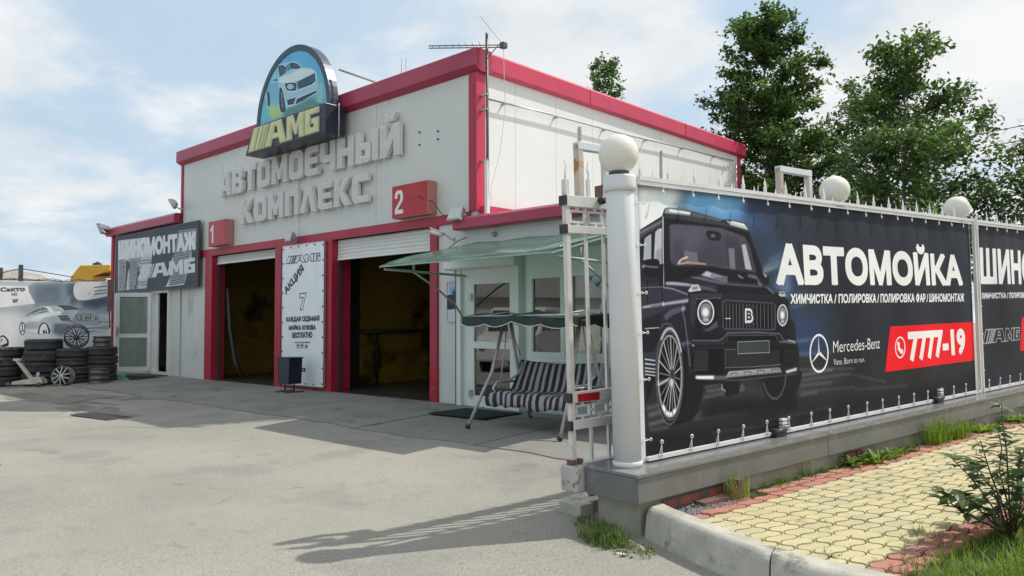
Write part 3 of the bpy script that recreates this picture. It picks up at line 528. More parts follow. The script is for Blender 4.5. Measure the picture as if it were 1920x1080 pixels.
('P',(10,10,13),1,0.002,[(0.613,0.83),(1.012,0.814),(1.0,0.592),(0.659,0.616),(0.611,0.674)],None,None),
('P',(10,10,13),1,0.002,[(1.045,0.801),(1.865,0.781),(1.862,0.609),(1.043,0.642)],None,None),
('P',(10,10,13),1,0.002,[(1.887,0.784),(2.033,0.773),(2.009,0.621),(1.877,0.621)],None,None),
('L',(130,130,140),0.8,0,[(1.036,0.642),(1.045,0.797),(1.214,0.793)],0.006,None),
('L',(140,140,150),0.8,0,[(1.043,0.646),(1.434,0.628),(1.856,0.622)],0.007,None),
('L',(90,90,100),0.7,0,[(0.613,0.83),(1.012,0.814)],0.005,None),
('L',(112,112,122),0.85,0,[(0.63,0.818),(0.643,0.808),(0.629,0.802)],0.004,None),
('L',(112,112,122),0.85,0,[(0.639,0.798),(0.652,0.789),(0.638,0.782)],0.004,None),
('L',(112,112,122),0.85,0,[(0.628,0.78),(0.641,0.77),(0.627,0.763)],0.004,None),
('L',(112,112,122),0.85,0,[(0.637,0.76),(0.65,0.75),(0.636,0.743)],0.004,None),
('L',(112,112,122),0.85,0,[(0.626,0.741),(0.639,0.731),(0.625,0.725)],0.004,None),
('L',(112,112,122),0.85,0,[(0.635,0.721),(0.648,0.711),(0.634,0.705)],0.004,None),
('L',(112,112,122),0.85,0,[(0.624,0.703),(0.638,0.693),(0.623,0.686)],0.004,None),
('L',(112,112,122),0.85,0,[(0.633,0.683),(0.647,0.673),(0.632,0.666)],0.004,None),
('L',(112,112,122),0.85,0,[(0.622,0.664),(0.636,0.654),(0.621,0.648)],0.004,None),
('L',(112,112,122),0.85,0,[(0.651,0.817),(0.665,0.807),(0.65,0.801)],0.004,None),
('L',(112,112,122),0.85,0,[(0.66,0.797),(0.674,0.787),(0.659,0.781)],0.004,None),
('L',(112,112,122),0.85,0,[(0.649,0.778),(0.663,0.769),(0.648,0.762)],0.004,None),
('L',(112,112,122),0.85,0,[(0.658,0.759),(0.672,0.749),(0.657,0.742)],0.004,None),
('L',(112,112,122),0.85,0,[(0.647,0.74),(0.661,0.73),(0.646,0.723)],0.004,None),
('L',(112,112,122),0.85,0,[(0.656,0.72),(0.67,0.71),(0.655,0.704)],0.004,None),
('L',(112,112,122),0.85,0,[(0.645,0.701),(0.659,0.691),(0.644,0.685)],0.004,None),
('L',(112,112,122),0.85,0,[(0.654,0.681),(0.668,0.671),(0.653,0.665)],0.004,None),
('L',(112,112,122),0.85,0,[(0.643,0.663),(0.657,0.653),(0.642,0.646)],0.004,None),
('L',(112,112,122),0.85,0,[(0.672,0.816),(0.686,0.806),(0.672,0.8)],0.004,None),
('L',(112,112,122),0.85,0,[(0.682,0.796),(0.695,0.786),(0.681,0.78)],0.004,None),
('L',(112,112,122),0.85,0,[(0.67,0.777),(0.684,0.767),(0.67,0.761)],0.004,None),
('L',(112,112,122),0.85,0,[(0.68,0.757),(0.694,0.747),(0.679,0.741)],0.004,None),
('L',(112,112,122),0.85,0,[(0.669,0.739),(0.682,0.729),(0.668,0.722)],0.004,None),
('L',(112,112,122),0.85,0,[(0.678,0.719),(0.692,0.709),(0.677,0.702)],0.004,None),
('L',(112,112,122),0.85,0,[(0.667,0.7),(0.68,0.69),(0.666,0.684)],0.004,None),
('L',(112,112,122),0.85,0,[(0.676,0.68),(0.69,0.67),(0.675,0.664)],0.004,None),
('L',(112,112,122),0.85,0,[(0.665,0.661),(0.679,0.651),(0.664,0.645)],0.004,None),
('L',(112,112,122),0.85,0,[(0.694,0.815),(0.708,0.805),(0.693,0.798)],0.004,None),
('L',(112,112,122),0.85,0,[(0.703,0.795),(0.717,0.785),(0.702,0.779)],0.004,None),
('L',(112,112,122),0.85,0,[(0.692,0.776),(0.706,0.766),(0.691,0.76)],0.004,None),
('L',(112,112,122),0.85,0,[(0.701,0.756),(0.715,0.746),(0.7,0.74)],0.004,None),
('L',(112,112,122),0.85,0,[(0.69,0.737),(0.704,0.727),(0.689,0.721)],0.004,None),
('L',(112,112,122),0.85,0,[(0.699,0.717),(0.713,0.707),(0.698,0.701)],0.004,None),
('L',(112,112,122),0.85,0,[(0.688,0.699),(0.702,0.689),(0.687,0.682)],0.004,None),
('L',(112,112,122),0.85,0,[(0.697,0.679),(0.711,0.669),(0.696,0.662)],0.004,None),
('L',(112,112,122),0.85,0,[(0.686,0.66),(0.7,0.65),(0.685,0.643)],0.004,None),
('L',(112,112,122),0.85,0,[(0.716,0.814),(0.73,0.804),(0.715,0.797)],0.004,None),
('L',(112,112,122),0.85,0,[(0.725,0.794),(0.739,0.784),(0.724,0.777)],0.004,None),
('L',(112,112,122),0.85,0,[(0.714,0.775),(0.728,0.765),(0.713,0.758)],0.004,None),
('L',(112,112,122),0.85,0,[(0.723,0.755),(0.737,0.745),(0.722,0.738)],0.004,None),
('L',(112,112,122),0.85,0,[(0.712,0.736),(0.726,0.726),(0.711,0.72)],0.004,None),
('L',(112,112,122),0.85,0,[(0.721,0.716),(0.735,0.706),(0.72,0.7)],0.004,None),
('L',(112,112,122),0.85,0,[(0.71,0.697),(0.724,0.687),(0.709,0.681)],0.004,None),
('L',(112,112,122),0.85,0,[(0.719,0.677),(0.733,0.667),(0.718,0.661)],0.004,None),
('L',(112,112,122),0.85,0,[(0.708,0.658),(0.722,0.648),(0.707,0.642)],0.004,None),
('L',(112,112,122),0.85,0,[(0.737,0.813),(0.752,0.803),(0.737,0.796)],0.004,None),
('L',(112,112,122),0.85,0,[(0.747,0.793),(0.761,0.783),(0.746,0.776)],0.004,None),
('L',(112,112,122),0.85,0,[(0.736,0.774),(0.75,0.764),(0.735,0.757)],0.004,None),
('L',(112,112,122),0.85,0,[(0.745,0.754),(0.759,0.744),(0.744,0.737)],0.004,None),
('L',(112,112,122),0.85,0,[(0.734,0.735),(0.748,0.725),(0.733,0.718)],0.004,None),
('L',(112,112,122),0.85,0,[(0.743,0.715),(0.757,0.705),(0.742,0.698)],0.004,None),
('L',(112,112,122),0.85,0,[(0.732,0.696),(0.746,0.686),(0.731,0.679)],0.004,None),
('L',(112,112,122),0.85,0,[(0.741,0.676),(0.755,0.666),(0.74,0.659)],0.004,None),
('L',(112,112,122),0.85,0,[(0.73,0.657),(0.744,0.647),(0.729,0.641)],0.004,None),
('L',(112,112,122),0.85,0,[(0.759,0.812),(0.774,0.802),(0.759,0.795)],0.004,None),
('L',(112,112,122),0.85,0,[(0.769,0.792),(0.783,0.782),(0.768,0.775)],0.004,None),
('L',(112,112,122),0.85,0,[(0.757,0.773),(0.772,0.763),(0.757,0.756)],0.004,None),
('L',(112,112,122),0.85,0,[(0.767,0.753),(0.781,0.742),(0.766,0.736)],0.004,None),
('L',(112,112,122),0.85,0,[(0.755,0.734),(0.77,0.724),(0.755,0.717)],0.004,None),
('L',(112,112,122),0.85,0,[(0.765,0.713),(0.779,0.703),(0.764,0.697)],0.004,None),
('L',(112,112,122),0.85,0,[(0.753,0.695),(0.768,0.685),(0.753,0.678)],0.004,None),
('L',(112,112,122),0.85,0,[(0.763,0.674),(0.777,0.664),(0.762,0.658)],0.004,None),
('L',(112,112,122),0.85,0,[(0.751,0.656),(0.765,0.645),(0.751,0.639)],0.004,None),
('L',(112,112,122),0.85,0,[(0.781,0.811),(0.796,0.801),(0.78,0.794)],0.004,None),
('L',(112,112,122),0.85,0,[(0.791,0.79),(0.805,0.78),(0.79,0.774)],0.004,None),
('L',(112,112,122),0.85,0,[(0.779,0.771),(0.794,0.761),(0.778,0.755)],0.004,None),
('L',(112,112,122),0.85,0,[(0.789,0.751),(0.803,0.741),(0.788,0.735)],0.004,None),
('L',(112,112,122),0.85,0,[(0.777,0.732),(0.792,0.722),(0.776,0.716)],0.004,None),
('L',(112,112,122),0.85,0,[(0.787,0.712),(0.801,0.702),(0.786,0.696)],0.004,None),
('L',(112,112,122),0.85,0,[(0.775,0.693),(0.789,0.683),(0.774,0.677)],0.004,None),
('L',(112,112,122),0.85,0,[(0.785,0.673),(0.799,0.663),(0.784,0.656)],0.004,None),
('L',(112,112,122),0.85,0,[(0.773,0.654),(0.787,0.644),(0.772,0.638)],0.004,None),
('L',(112,112,122),0.3,0,[(0.803,0.809),(0.818,0.799),(0.803,0.793)],0.004,None),
('L',(112,112,122),0.3,0,[(0.813,0.789),(0.827,0.779),(0.812,0.773)],0.004,None),
('L',(112,112,122),0.3,0,[(0.801,0.77),(0.816,0.76),(0.801,0.754)],0.004,None),
('L',(112,112,122),0.3,0,[(0.811,0.75),(0.825,0.74),(0.81,0.733)],0.004,None),
('L',(112,112,122),0.3,0,[(0.799,0.731),(0.814,0.721),(0.798,0.714)],0.004,None),
('L',(112,112,122),0.3,0,[(0.809,0.711),(0.823,0.701),(0.808,0.694)],0.004,None),
('L',(112,112,122),0.3,0,[(0.797,0.692),(0.812,0.682),(0.796,0.675)],0.004,None),
('L',(112,112,122),0.3,0,[(0.807,0.672),(0.821,0.661),(0.806,0.655)],0.004,None),
('L',(112,112,122),0.3,0,[(0.795,0.653),(0.81,0.643),(0.794,0.636)],0.004,None),
('L',(84,84,94),0.8,0,[(1.054,0.675),(1.102,0.642)],0.0035,None),
('L',(84,84,94),0.8,0,[(1.111,0.794),(1.059,0.766)],0.0035,None),
('L',(84,84,94),0.8,0,[(1.054,0.691),(1.126,0.64)],0.0035,None),
('L',(84,84,94),0.8,0,[(1.135,0.793),(1.057,0.751)],0.0035,None),
('L',(84,84,94),0.8,0,[(1.053,0.706),(1.15,0.639)],0.0035,None),
('L',(84,84,94),0.8,0,[(1.158,0.792),(1.055,0.736)],0.0035,None),
('L',(84,84,94),0.8,0,[(1.053,0.721),(1.174,0.637)],0.0035,None),
('L',(84,84,94),0.8,0,[(1.182,0.791),(1.053,0.721)],0.0035,None),
('L',(84,84,94),0.8,0,[(1.065,0.728),(1.198,0.636)],0.0035,None),
('L',(84,84,94),0.8,0,[(1.207,0.789),(1.064,0.713)],0.0035,None),
('L',(84,84,94),0.8,0,[(1.064,0.743),(1.222,0.634)],0.0035,None),
('L',(84,84,94),0.8,0,[(1.231,0.788),(1.062,0.698)],0.0035,None),
('L',(84,84,94),0.8,0,[(1.064,0.758),(1.247,0.633)],0.0035,None),
('L',(84,84,94),0.8,0,[(1.255,0.787),(1.06,0.683)],0.0035,None),
('L',(84,84,94),0.8,0,[(1.063,0.774),(1.271,0.631)],0.0035,None),
('L',(84,84,94),0.8,0,[(1.28,0.786),(1.058,0.668)],0.0035,None),
('L',(84,84,94),0.8,0,[(1.063,0.789),(1.296,0.629)],0.0035,None),
('L',(84,84,94),0.8,0,[(1.304,0.784),(1.056,0.653)],0.0035,None),
('L',(84,84,94),0.8,0,[(1.075,0.796),(1.32,0.628)],0.0035,None),
('L',(84,84,94),0.8,0,[(1.329,0.783),(1.066,0.644)],0.0035,None),
('L',(84,84,94),0.8,0,[(1.098,0.795),(1.345,0.626)],0.0035,None),
('L',(84,84,94),0.8,0,[(1.354,0.782),(1.09,0.643)],0.0035,None),
('L',(84,84,94),0.8,0,[(1.122,0.794),(1.37,0.625)],0.0035,None),
('L',(84,84,94),0.8,0,[(1.379,0.781),(1.114,0.641)],0.0035,None),
('L',(84,84,94),0.8,0,[(1.146,0.792),(1.395,0.623)],0.0035,None),
('L',(84,84,94),0.8,0,[(1.404,0.78),(1.137,0.64)],0.0035,None),
('L',(84,84,94),0.8,0,[(1.17,0.791),(1.42,0.621)],0.0035,None),
('L',(84,84,94),0.8,0,[(1.429,0.778),(1.161,0.638)],0.0035,None),
('L',(84,84,94),0.8,0,[(1.194,0.79),(1.445,0.62)],0.0035,None),
('L',(84,84,94),0.8,0,[(1.454,0.777),(1.185,0.637)],0.0035,None),
('L',(84,84,94),0.8,0,[(1.218,0.789),(1.47,0.618)],0.0035,None),
('L',(84,84,94),0.8,0,[(1.48,0.776),(1.21,0.635)],0.0035,None),
('L',(84,84,94),0.8,0,[(1.242,0.788),(1.496,0.617)],0.0035,None),
('L',(84,84,94),0.8,0,[(1.505,0.774),(1.234,0.633)],0.0035,None),
('L',(84,84,94),0.8,0,[(1.267,0.786),(1.522,0.615)],0.0035,None),
('L',(84,84,94),0.8,0,[(1.531,0.773),(1.258,0.632)],0.0035,None),
('L',(84,84,94),0.8,0,[(1.291,0.785),(1.547,0.613)],0.0035,None),
('L',(84,84,94),0.8,0,[(1.557,0.772),(1.283,0.63)],0.0035,None),
('L',(84,84,94),0.8,0,[(1.316,0.784),(1.573,0.612)],0.0035,None),
('L',(84,84,94),0.8,0,[(1.582,0.771),(1.307,0.629)],0.0035,None),
('L',(84,84,94),0.8,0,[(1.341,0.783),(1.599,0.61)],0.0035,None),
('L',(84,84,94),0.8,0,[(1.608,0.769),(1.332,0.627)],0.0035,None),
('L',(84,84,94),0.8,0,[(1.366,0.781),(1.625,0.608)],0.0035,None),
('L',(84,84,94),0.8,0,[(1.635,0.768),(1.357,0.626)],0.0035,None),
('L',(84,84,94),0.8,0,[(1.391,0.78),(1.651,0.607)],0.0035,None),
('L',(84,84,94),0.8,0,[(1.661,0.767),(1.382,0.624)],0.0035,None),
('L',(84,84,94),0.8,0,[(1.416,0.779),(1.678,0.605)],0.0035,None),
('L',(84,84,94),0.8,0,[(1.687,0.765),(1.407,0.622)],0.0035,None),
('L',(84,84,94),0.8,0,[(1.441,0.778),(1.704,0.603)],0.0035,None),
('L',(84,84,94),0.8,0,[(1.714,0.764),(1.432,0.621)],0.0035,None),
('L',(84,84,94),0.8,0,[(1.466,0.776),(1.731,0.601)],0.0035,None),
('L',(84,84,94),0.8,0,[(1.74,0.763),(1.457,0.619)],0.0035,None),
('L',(84,84,94),0.8,0,[(1.492,0.775),(1.757,0.6)],0.0035,None),
('L',(84,84,94),0.8,0,[(1.767,0.761),(1.483,0.617)],0.0035,None),
('L',(84,84,94),0.8,0,[(1.517,0.774),(1.784,0.598)],0.0035,None),
('L',(84,84,94),0.8,0,[(1.794,0.76),(1.508,0.616)],0.0035,None),
('L',(84,84,94),0.8,0,[(1.543,0.773),(1.811,0.596)],0.0035,None),
('L',(84,84,94),0.8,0,[(1.821,0.759),(1.534,0.614)],0.0035,None),
('L',(84,84,94),0.8,0,[(1.569,0.771),(1.838,0.595)],0.0035,None),
('L',(84,84,94),0.8,0,[(1.848,0.757),(1.559,0.612)],0.0035,None),
('L',(84,84,94),0.8,0,[(1.595,0.77),(1.838,0.611)],0.0035,None),
('L',(84,84,94),0.8,0,[(1.846,0.741),(1.585,0.611)],0.0035,None),
('L',(84,84,94),0.8,0,[(1.621,0.769),(1.837,0.627)],0.0035,None),
('L',(84,84,94),0.8,0,[(1.843,0.725),(1.611,0.609)],0.0035,None),
('L',(84,84,94),0.8,0,[(1.647,0.767),(1.837,0.644)],0.0035,None),
('L',(84,84,94),0.8,0,[(1.841,0.709),(1.637,0.607)],0.0035,None),
('L',(84,84,94),0.8,0,[(1.673,0.766),(1.836,0.66)],0.0035,None),
('L',(84,84,94),0.8,0,[(1.838,0.692),(1.664,0.606)],0.0035,None),
('L',(84,84,94),0.8,0,[(1.7,0.765),(1.836,0.676)],0.0035,None),
('L',(84,84,94),0.8,0,[(1.836,0.676),(1.69,0.604)],0.0035,None),
('L',(84,84,94),0.8,0,[(1.726,0.763),(1.836,0.693)],0.0035,None),
('L',(84,84,94),0.8,0,[(1.834,0.66),(1.717,0.602)],0.0035,None),
('L',(84,84,94),0.8,0,[(1.753,0.762),(1.835,0.709)],0.0035,None),
('L',(84,84,94),0.8,0,[(1.831,0.644),(1.743,0.601)],0.0035,None),
('L',(84,84,94),0.8,0,[(1.78,0.761),(1.835,0.725)],0.0035,None),
('L',(84,84,94),0.8,0,[(1.829,0.628),(1.77,0.599)],0.0035,None),
('L',(84,84,94),0.8,0,[(1.807,0.759),(1.848,0.733)],0.0035,None),
('L',(84,84,94),0.8,0,[(1.841,0.619),(1.797,0.597)],0.0035,None),
('L',(130,130,140),0.8,0,[(1.9,0.763),(1.911,0.754)],0.004,None),
('L',(130,130,140),0.8,0,[(1.91,0.743),(1.92,0.734)],0.004,None),
('L',(130,130,140),0.8,0,[(1.898,0.724),(1.908,0.715)],0.004,None),
('L',(130,130,140),0.8,0,[(1.908,0.704),(1.918,0.695)],0.004,None),
('L',(130,130,140),0.8,0,[(1.896,0.685),(1.906,0.676)],0.004,None),
('L',(130,130,140),0.8,0,[(1.905,0.665),(1.916,0.656)],0.004,None),
('L',(130,130,140),0.8,0,[(1.893,0.646),(1.903,0.638)],0.004,None),
('L',(130,130,140),0.8,0,[(1.924,0.762),(1.934,0.753)],0.004,None),
('L',(130,130,140),0.8,0,[(1.934,0.742),(1.944,0.733)],0.004,None),
('L',(130,130,140),0.8,0,[(1.922,0.723),(1.932,0.714)],0.004,None),
('L',(130,130,140),0.8,0,[(1.931,0.703),(1.942,0.694)],0.004,None),
('L',(130,130,140),0.8,0,[(1.919,0.684),(1.929,0.675)],0.004,None),
('L',(130,130,140),0.8,0,[(1.929,0.664),(1.939,0.655)],0.004,None),
('L',(130,130,140),0.8,0,[(1.917,0.645),(1.927,0.636)],0.004,None),
('L',(130,130,140),0.8,0,[(1.948,0.761),(1.958,0.752)],0.004,None),
('L',(130,130,140),0.8,0,[(1.957,0.741),(1.968,0.732)],0.004,None),
('L',(130,130,140),0.8,0,[(1.945,0.722),(1.956,0.713)],0.004,None),
('L',(130,130,140),0.8,0,[(1.955,0.701),(1.965,0.693)],0.004,None),
('L',(130,130,140),0.8,0,[(1.943,0.683),(1.953,0.674)],0.004,None),
('L',(130,130,140),0.8,0,[(1.952,0.662),(1.963,0.654)],0.004,None),
('L',(130,130,140),0.8,0,[(1.94,0.644),(1.951,0.635)],0.004,None),
('L',(130,130,140),0.8,0,[(1.971,0.759),(1.982,0.751)],0.004,None),
('L',(130,130,140),0.8,0,[(1.981,0.739),(1.992,0.731)],0.004,None),
('L',(130,130,140),0.8,0,[(1.969,0.72),(1.979,0.712)],0.004,None),
('L',(130,130,140),0.8,0,[(1.979,0.7),(1.989,0.691)],0.004,None),
('L',(130,130,140),0.8,0,[(1.966,0.681),(1.977,0.672)],0.004,None),
('L',(130,130,140),0.8,0,[(1.976,0.661),(1.987,0.652)],0.004,None),
('L',(130,130,140),0.8,0,[(1.964,0.642),(1.974,0.633)],0.004,None),
('L',(130,130,140),0.8,0,[(1.995,0.758),(2.006,0.749)],0.004,None),
('L',(130,130,140),0.8,0,[(2.005,0.738),(2.015,0.729)],0.004,None),
('L',(130,130,140),0.8,0,[(1.993,0.719),(2.003,0.71)],0.004,None),
('L',(130,130,140),0.8,0,[(2.002,0.699),(2.013,0.69)],0.004,None),
('L',(130,130,140),0.8,0,[(1.99,0.68),(2.001,0.671)],0.004,None),
('L',(130,130,140),0.8,0,[(2.0,0.66),(2.01,0.651)],0.004,None),
('L',(130,130,140),0.8,0,[(1.988,0.641),(1.998,0.632)],0.004,None),
('P',(64,68,72),1,0,[(1.224,0.854),(1.692,0.846),(1.693,0.739),(1.225,0.752)],None,None),
('L',(170,172,176),0.9,0,[(1.224,0.854),(1.692,0.846),(1.693,0.739),(1.225,0.752),(1.224,0.854)],0.006,None),
('P',(178,178,184),1,0.003,[(1.078,0.613),(1.829,0.595),(1.869,0.548),(1.026,0.56)],(120,120,126),(0,1)),
('L',(60,60,66),0.9,0,[(1.107,0.569),(1.108,0.594),(1.203,0.591),(1.202,0.566)],0.006,None),
('L',(60,60,66),0.9,0,[(1.305,0.566),(1.306,0.591),(1.405,0.588),(1.403,0.563)],0.006,None),
('L',(60,60,66),0.9,0,[(1.504,0.563),(1.505,0.588),(1.607,0.585),(1.606,0.56)],0.006,None),
('L',(60,60,66),0.9,0,[(1.71,0.559),(1.711,0.585),(1.817,0.582),(1.816,0.556)],0.006,None),
('L',(120,120,130),0.7,0.003,[(0.687,0.586),(1.043,0.543),(1.232,0.526),(2.091,0.52)],0.008,None),
('P',(255,255,255),1,0.01,[(0.645,0.606),(0.875,0.591),(0.874,0.563),(0.646,0.58)],None,None),
('P',(255,255,255),1,0.002,[(0.659,0.601),(0.863,0.588),(0.862,0.568),(0.658,0.583)],None,None),
('P',(230,230,238),1,0.008,[(1.917,0.559),(2.095,0.578),(2.101,0.553),(1.93,0.537)],None,None),
('P',(200,200,210),0.5,0.008,[(0.875,0.586),(1.045,0.577),(1.038,0.555),(0.874,0.567)],None,None),
('P',(40,40,54),1,0.003,[(0.246,1.066),(0.297,1.135),(0.434,1.172),(0.572,1.148),(0.602,1.056),(0.617,0.91),(0.603,0.62),(0.519,0.643),(0.462,0.898),(0.397,0.972),(0.317,1.0),(0.249,0.96)],None,None),
('P',(96,96,118),0.8,0.005,[(0.295,1.1),(0.378,1.151),(0.475,1.168),(0.566,1.148),(0.521,1.131),(0.404,1.106),(0.32,1.064)],None,None),
('L',(180,180,196),0.6,0.006,[(0.511,1.158),(0.54,1.058),(0.56,0.912),(0.584,0.693)],0.01,None),
('P',(240,240,250),0.9,0.012,[(0.549,1.158),(0.549,1.155),(0.547,1.153),(0.545,1.15),(0.541,1.148),(0.538,1.147),(0.533,1.146),(0.529,1.146),(0.525,1.146),(0.521,1.147),(0.517,1.149),(0.514,1.151),(0.512,1.153),(0.51,1.156),(0.51,1.159),(0.511,1.161),(0.512,1.164),(0.515,1.167),(0.518,1.168),(0.522,1.17),(0.526,1.171),(0.53,1.171),(0.535,1.171),(0.539,1.17),(0.542,1.168),(0.546,1.166),(0.548,1.164),(0.549,1.161)],None,None),
('L',(120,120,140),0.7,0.004,[(0.248,0.995),(0.292,1.038),(0.373,1.036),(0.437,0.953),(0.498,0.771),(0.553,0.641)],0.009,None),
('P',(120,120,140),0.6,0.006,[(0.459,0.882),(0.58,0.894),(0.619,0.862),(0.525,0.858),(0.507,0.768),(0.554,0.636),(0.514,0.647),(0.469,0.796)],None,None),
('P',(70,70,90),0.7,0.008,[(0.459,0.865),(0.524,0.849),(0.555,0.653),(0.516,0.673)],None,None),
('P',(200,200,206),0.85,0.002,[(0.057,0.781),(0.179,0.762),(0.179,0.752),(0.057,0.769)],None,None),
('P',(200,200,206),0.85,0.002,[(0.056,0.748),(0.178,0.729),(0.177,0.719),(0.055,0.736)],None,None),
('P',(200,200,206),0.85,0.002,[(0.054,0.715),(0.176,0.696),(0.176,0.686),(0.054,0.704)],None,None),
('P',(200,200,206),0.85,0.002,[(0.053,0.691),(0.175,0.671),(0.175,0.661),(0.053,0.679)],None,None),
('P',(200,200,206),0.85,0.002,[(0.052,0.666),(0.174,0.646),(0.174,0.636),(0.052,0.655)],None,None),
('P',(24,24,28),1,0.004,[(0.399,0.987),(0.548,0.792),(0.566,0.6),(0.742,0.553),(0.722,0.449),(0.66,0.306),(0.562,0.247),(0.402,0.238),(0.35,0.232)],None,None),
('L',(50,50,54),0.7,0.003,[(0.564,0.566),(0.542,0.395),(0.469,0.265)],0.009,None),
('L',(50,50,54),0.7,0.003,[(0.611,0.562),(0.589,0.391),(0.515,0.26)],0.009,None),
('L',(50,50,54),0.7,0.003,[(0.652,0.559),(0.63,0.387),(0.555,0.256)],0.009,None),
('L',(50,50,54),0.7,0.003,[(0.693,0.556),(0.671,0.383),(0.596,0.252)],0.009,None),
('P',(34,34,38),1,0,[(0.503,0.617),(0.495,0.531),(0.479,0.449),(0.455,0.377),(0.426,0.319),(0.393,0.276),(0.358,0.251),(0.322,0.246),(0.287,0.259),(0.255,0.291),(0.227,0.339),(0.205,0.401),(0.19,0.475),(0.182,0.555),(0.182,0.64),(0.19,0.724),(0.205,0.804),(0.227,0.875),(0.255,0.934),(0.287,0.979),(0.322,1.006),(0.358,1.015),(0.394,1.004),(0.427,0.974),(0.456,0.926),(0.479,0.863),(0.495,0.788),(0.503,0.705)],None,None),
('L',(150,150,156),0.5,0.003,[(0.498,0.618),(0.49,0.532),(0.474,0.452),(0.451,0.38),(0.423,0.322),(0.39,0.28),(0.355,0.255),(0.32,0.25),(0.286,0.263),(0.254,0.294),(0.227,0.342),(0.206,0.404),(0.191,0.476),(0.183,0.556),(0.183,0.64),(0.191,0.723),(0.206,0.802),(0.227,0.872),(0.254,0.931),(0.286,0.975),(0.32,1.002),(0.356,1.011),(0.391,1.0),(0.423,0.97),(0.452,0.923),(0.474,0.861),(0.49,0.787),(0.498,0.704),(0.498,0.618)],0.012,None),
('L',(225,225,230),0.8,0.004,[(0.26,0.915),(0.271,0.935),(0.283,0.951),(0.295,0.966),(0.308,0.978),(0.321,0.987),(0.334,0.993),(0.347,0.997),(0.361,0.998),(0.374,0.996),(0.387,0.992),(0.399,0.984),(0.412,0.974),(0.424,0.961),(0.435,0.946),(0.445,0.928),(0.455,0.907),(0.464,0.885),(0.472,0.86),(0.479,0.834),(0.485,0.806)],0.02,None),
('L',(120,120,126),0.7,0.002,[(0.49,0.618),(0.483,0.54),(0.468,0.467),(0.447,0.402),(0.421,0.349),(0.391,0.31),(0.359,0.287),(0.327,0.282),(0.295,0.294),(0.266,0.323),(0.241,0.366),(0.221,0.423),(0.207,0.489),(0.2,0.562),(0.2,0.639),(0.207,0.715),(0.221,0.787),(0.241,0.851),(0.266,0.905),(0.295,0.945),(0.327,0.97),(0.36,0.977),(0.392,0.967),(0.422,0.94),(0.448,0.897),(0.468,0.84),(0.483,0.772),(0.49,0.697),(0.49,0.618)],0.01,None),
('P',(16,16,19),1,0,[(0.479,0.615),(0.472,0.543),(0.458,0.476),(0.439,0.417),(0.415,0.368),(0.387,0.332),(0.357,0.312),(0.327,0.307),(0.297,0.318),(0.27,0.344),(0.246,0.384),(0.228,0.436),(0.215,0.497),(0.208,0.564),(0.208,0.634),(0.214,0.704),(0.227,0.77),(0.246,0.829),(0.269,0.878),(0.296,0.915),(0.326,0.937),(0.357,0.944),(0.387,0.935),(0.415,0.91),(0.439,0.87),(0.458,0.818),(0.472,0.756),(0.479,0.687)],None,None),
('L',(176,176,184),0.8,0.002,[(0.479,0.615),(0.472,0.543),(0.458,0.476),(0.439,0.417),(0.415,0.368),(0.387,0.332),(0.357,0.312),(0.327,0.307),(0.297,0.318),(0.27,0.344),(0.246,0.384),(0.228,0.436),(0.215,0.497),(0.208,0.564),(0.208,0.634),(0.214,0.704),(0.227,0.77),(0.246,0.829),(0.269,0.878),(0.296,0.915),(0.326,0.937),(0.357,0.944),(0.387,0.935),(0.415,0.91),(0.439,0.87),(0.458,0.818),(0.472,0.756),(0.479,0.687),(0.479,0.615)],0.016,None),
('L',(248,248,252),0.95,0.006,[(0.393,0.361),(0.382,0.35),(0.371,0.341),(0.361,0.334),(0.35,0.33),(0.339,0.328),(0.328,0.328),(0.317,0.33),(0.306,0.334),(0.296,0.341),(0.286,0.35),(0.276,0.36),(0.267,0.373),(0.259,0.388),(0.251,0.404)],0.03,None),
('L',(120,120,130),0.85,0.001,[(0.371,0.622),(0.471,0.588)],0.012,None),
('L',(190,190,198),0.85,0.001,[(0.371,0.622),(0.456,0.495)],0.012,None),
('L',(120,120,130),0.85,0.001,[(0.371,0.622),(0.43,0.415)],0.012,None),
('L',(190,190,198),0.85,0.001,[(0.371,0.622),(0.396,0.356)],0.012,None),
('L',(120,120,130),0.85,0.001,[(0.371,0.622),(0.357,0.324)],0.012,None),
('L',(190,190,198),0.85,0.001,[(0.371,0.622),(0.316,0.322)],0.012,None),
('L',(120,120,130),0.85,0.001,[(0.371,0.622),(0.278,0.348)],0.012,None),
('L',(190,190,198),0.85,0.001,[(0.371,0.622),(0.247,0.402)],0.012,None),
('L',(120,120,130),0.85,0.001,[(0.371,0.622),(0.225,0.477)],0.012,None),
('L',(190,190,198),0.85,0.001,[(0.371,0.622),(0.214,0.565)],0.012,None),
('L',(120,120,130),0.85,0.001,[(0.371,0.622),(0.216,0.66)],0.012,None),
('L',(190,190,198),0.85,0.001,[(0.371,0.622),(0.229,0.751)],0.012,None),
('L',(120,120,130),0.85,0.001,[(0.371,0.622),(0.254,0.831)],0.012,None),
('L',(190,190,198),0.85,0.001,[(0.371,0.622),(0.288,0.891)],0.012,None),
('L',(120,120,130),0.85,0.001,[(0.371,0.622),(0.327,0.925)],0.012,None),
('L',(190,190,198),0.85,0.001,[(0.371,0.622),(0.367,0.93)],0.012,None),
('L',(120,120,130),0.85,0.001,[(0.371,0.622),(0.406,0.905)],0.012,None),
('L',(190,190,198),0.85,0.001,[(0.371,0.622),(0.438,0.852)],0.012,None),
('L',(120,120,130),0.85,0.001,[(0.371,0.622),(0.461,0.776)],0.012,None),
('L',(190,190,198),0.85,0.001,[(0.371,0.622),(0.473,0.685)],0.012,None),
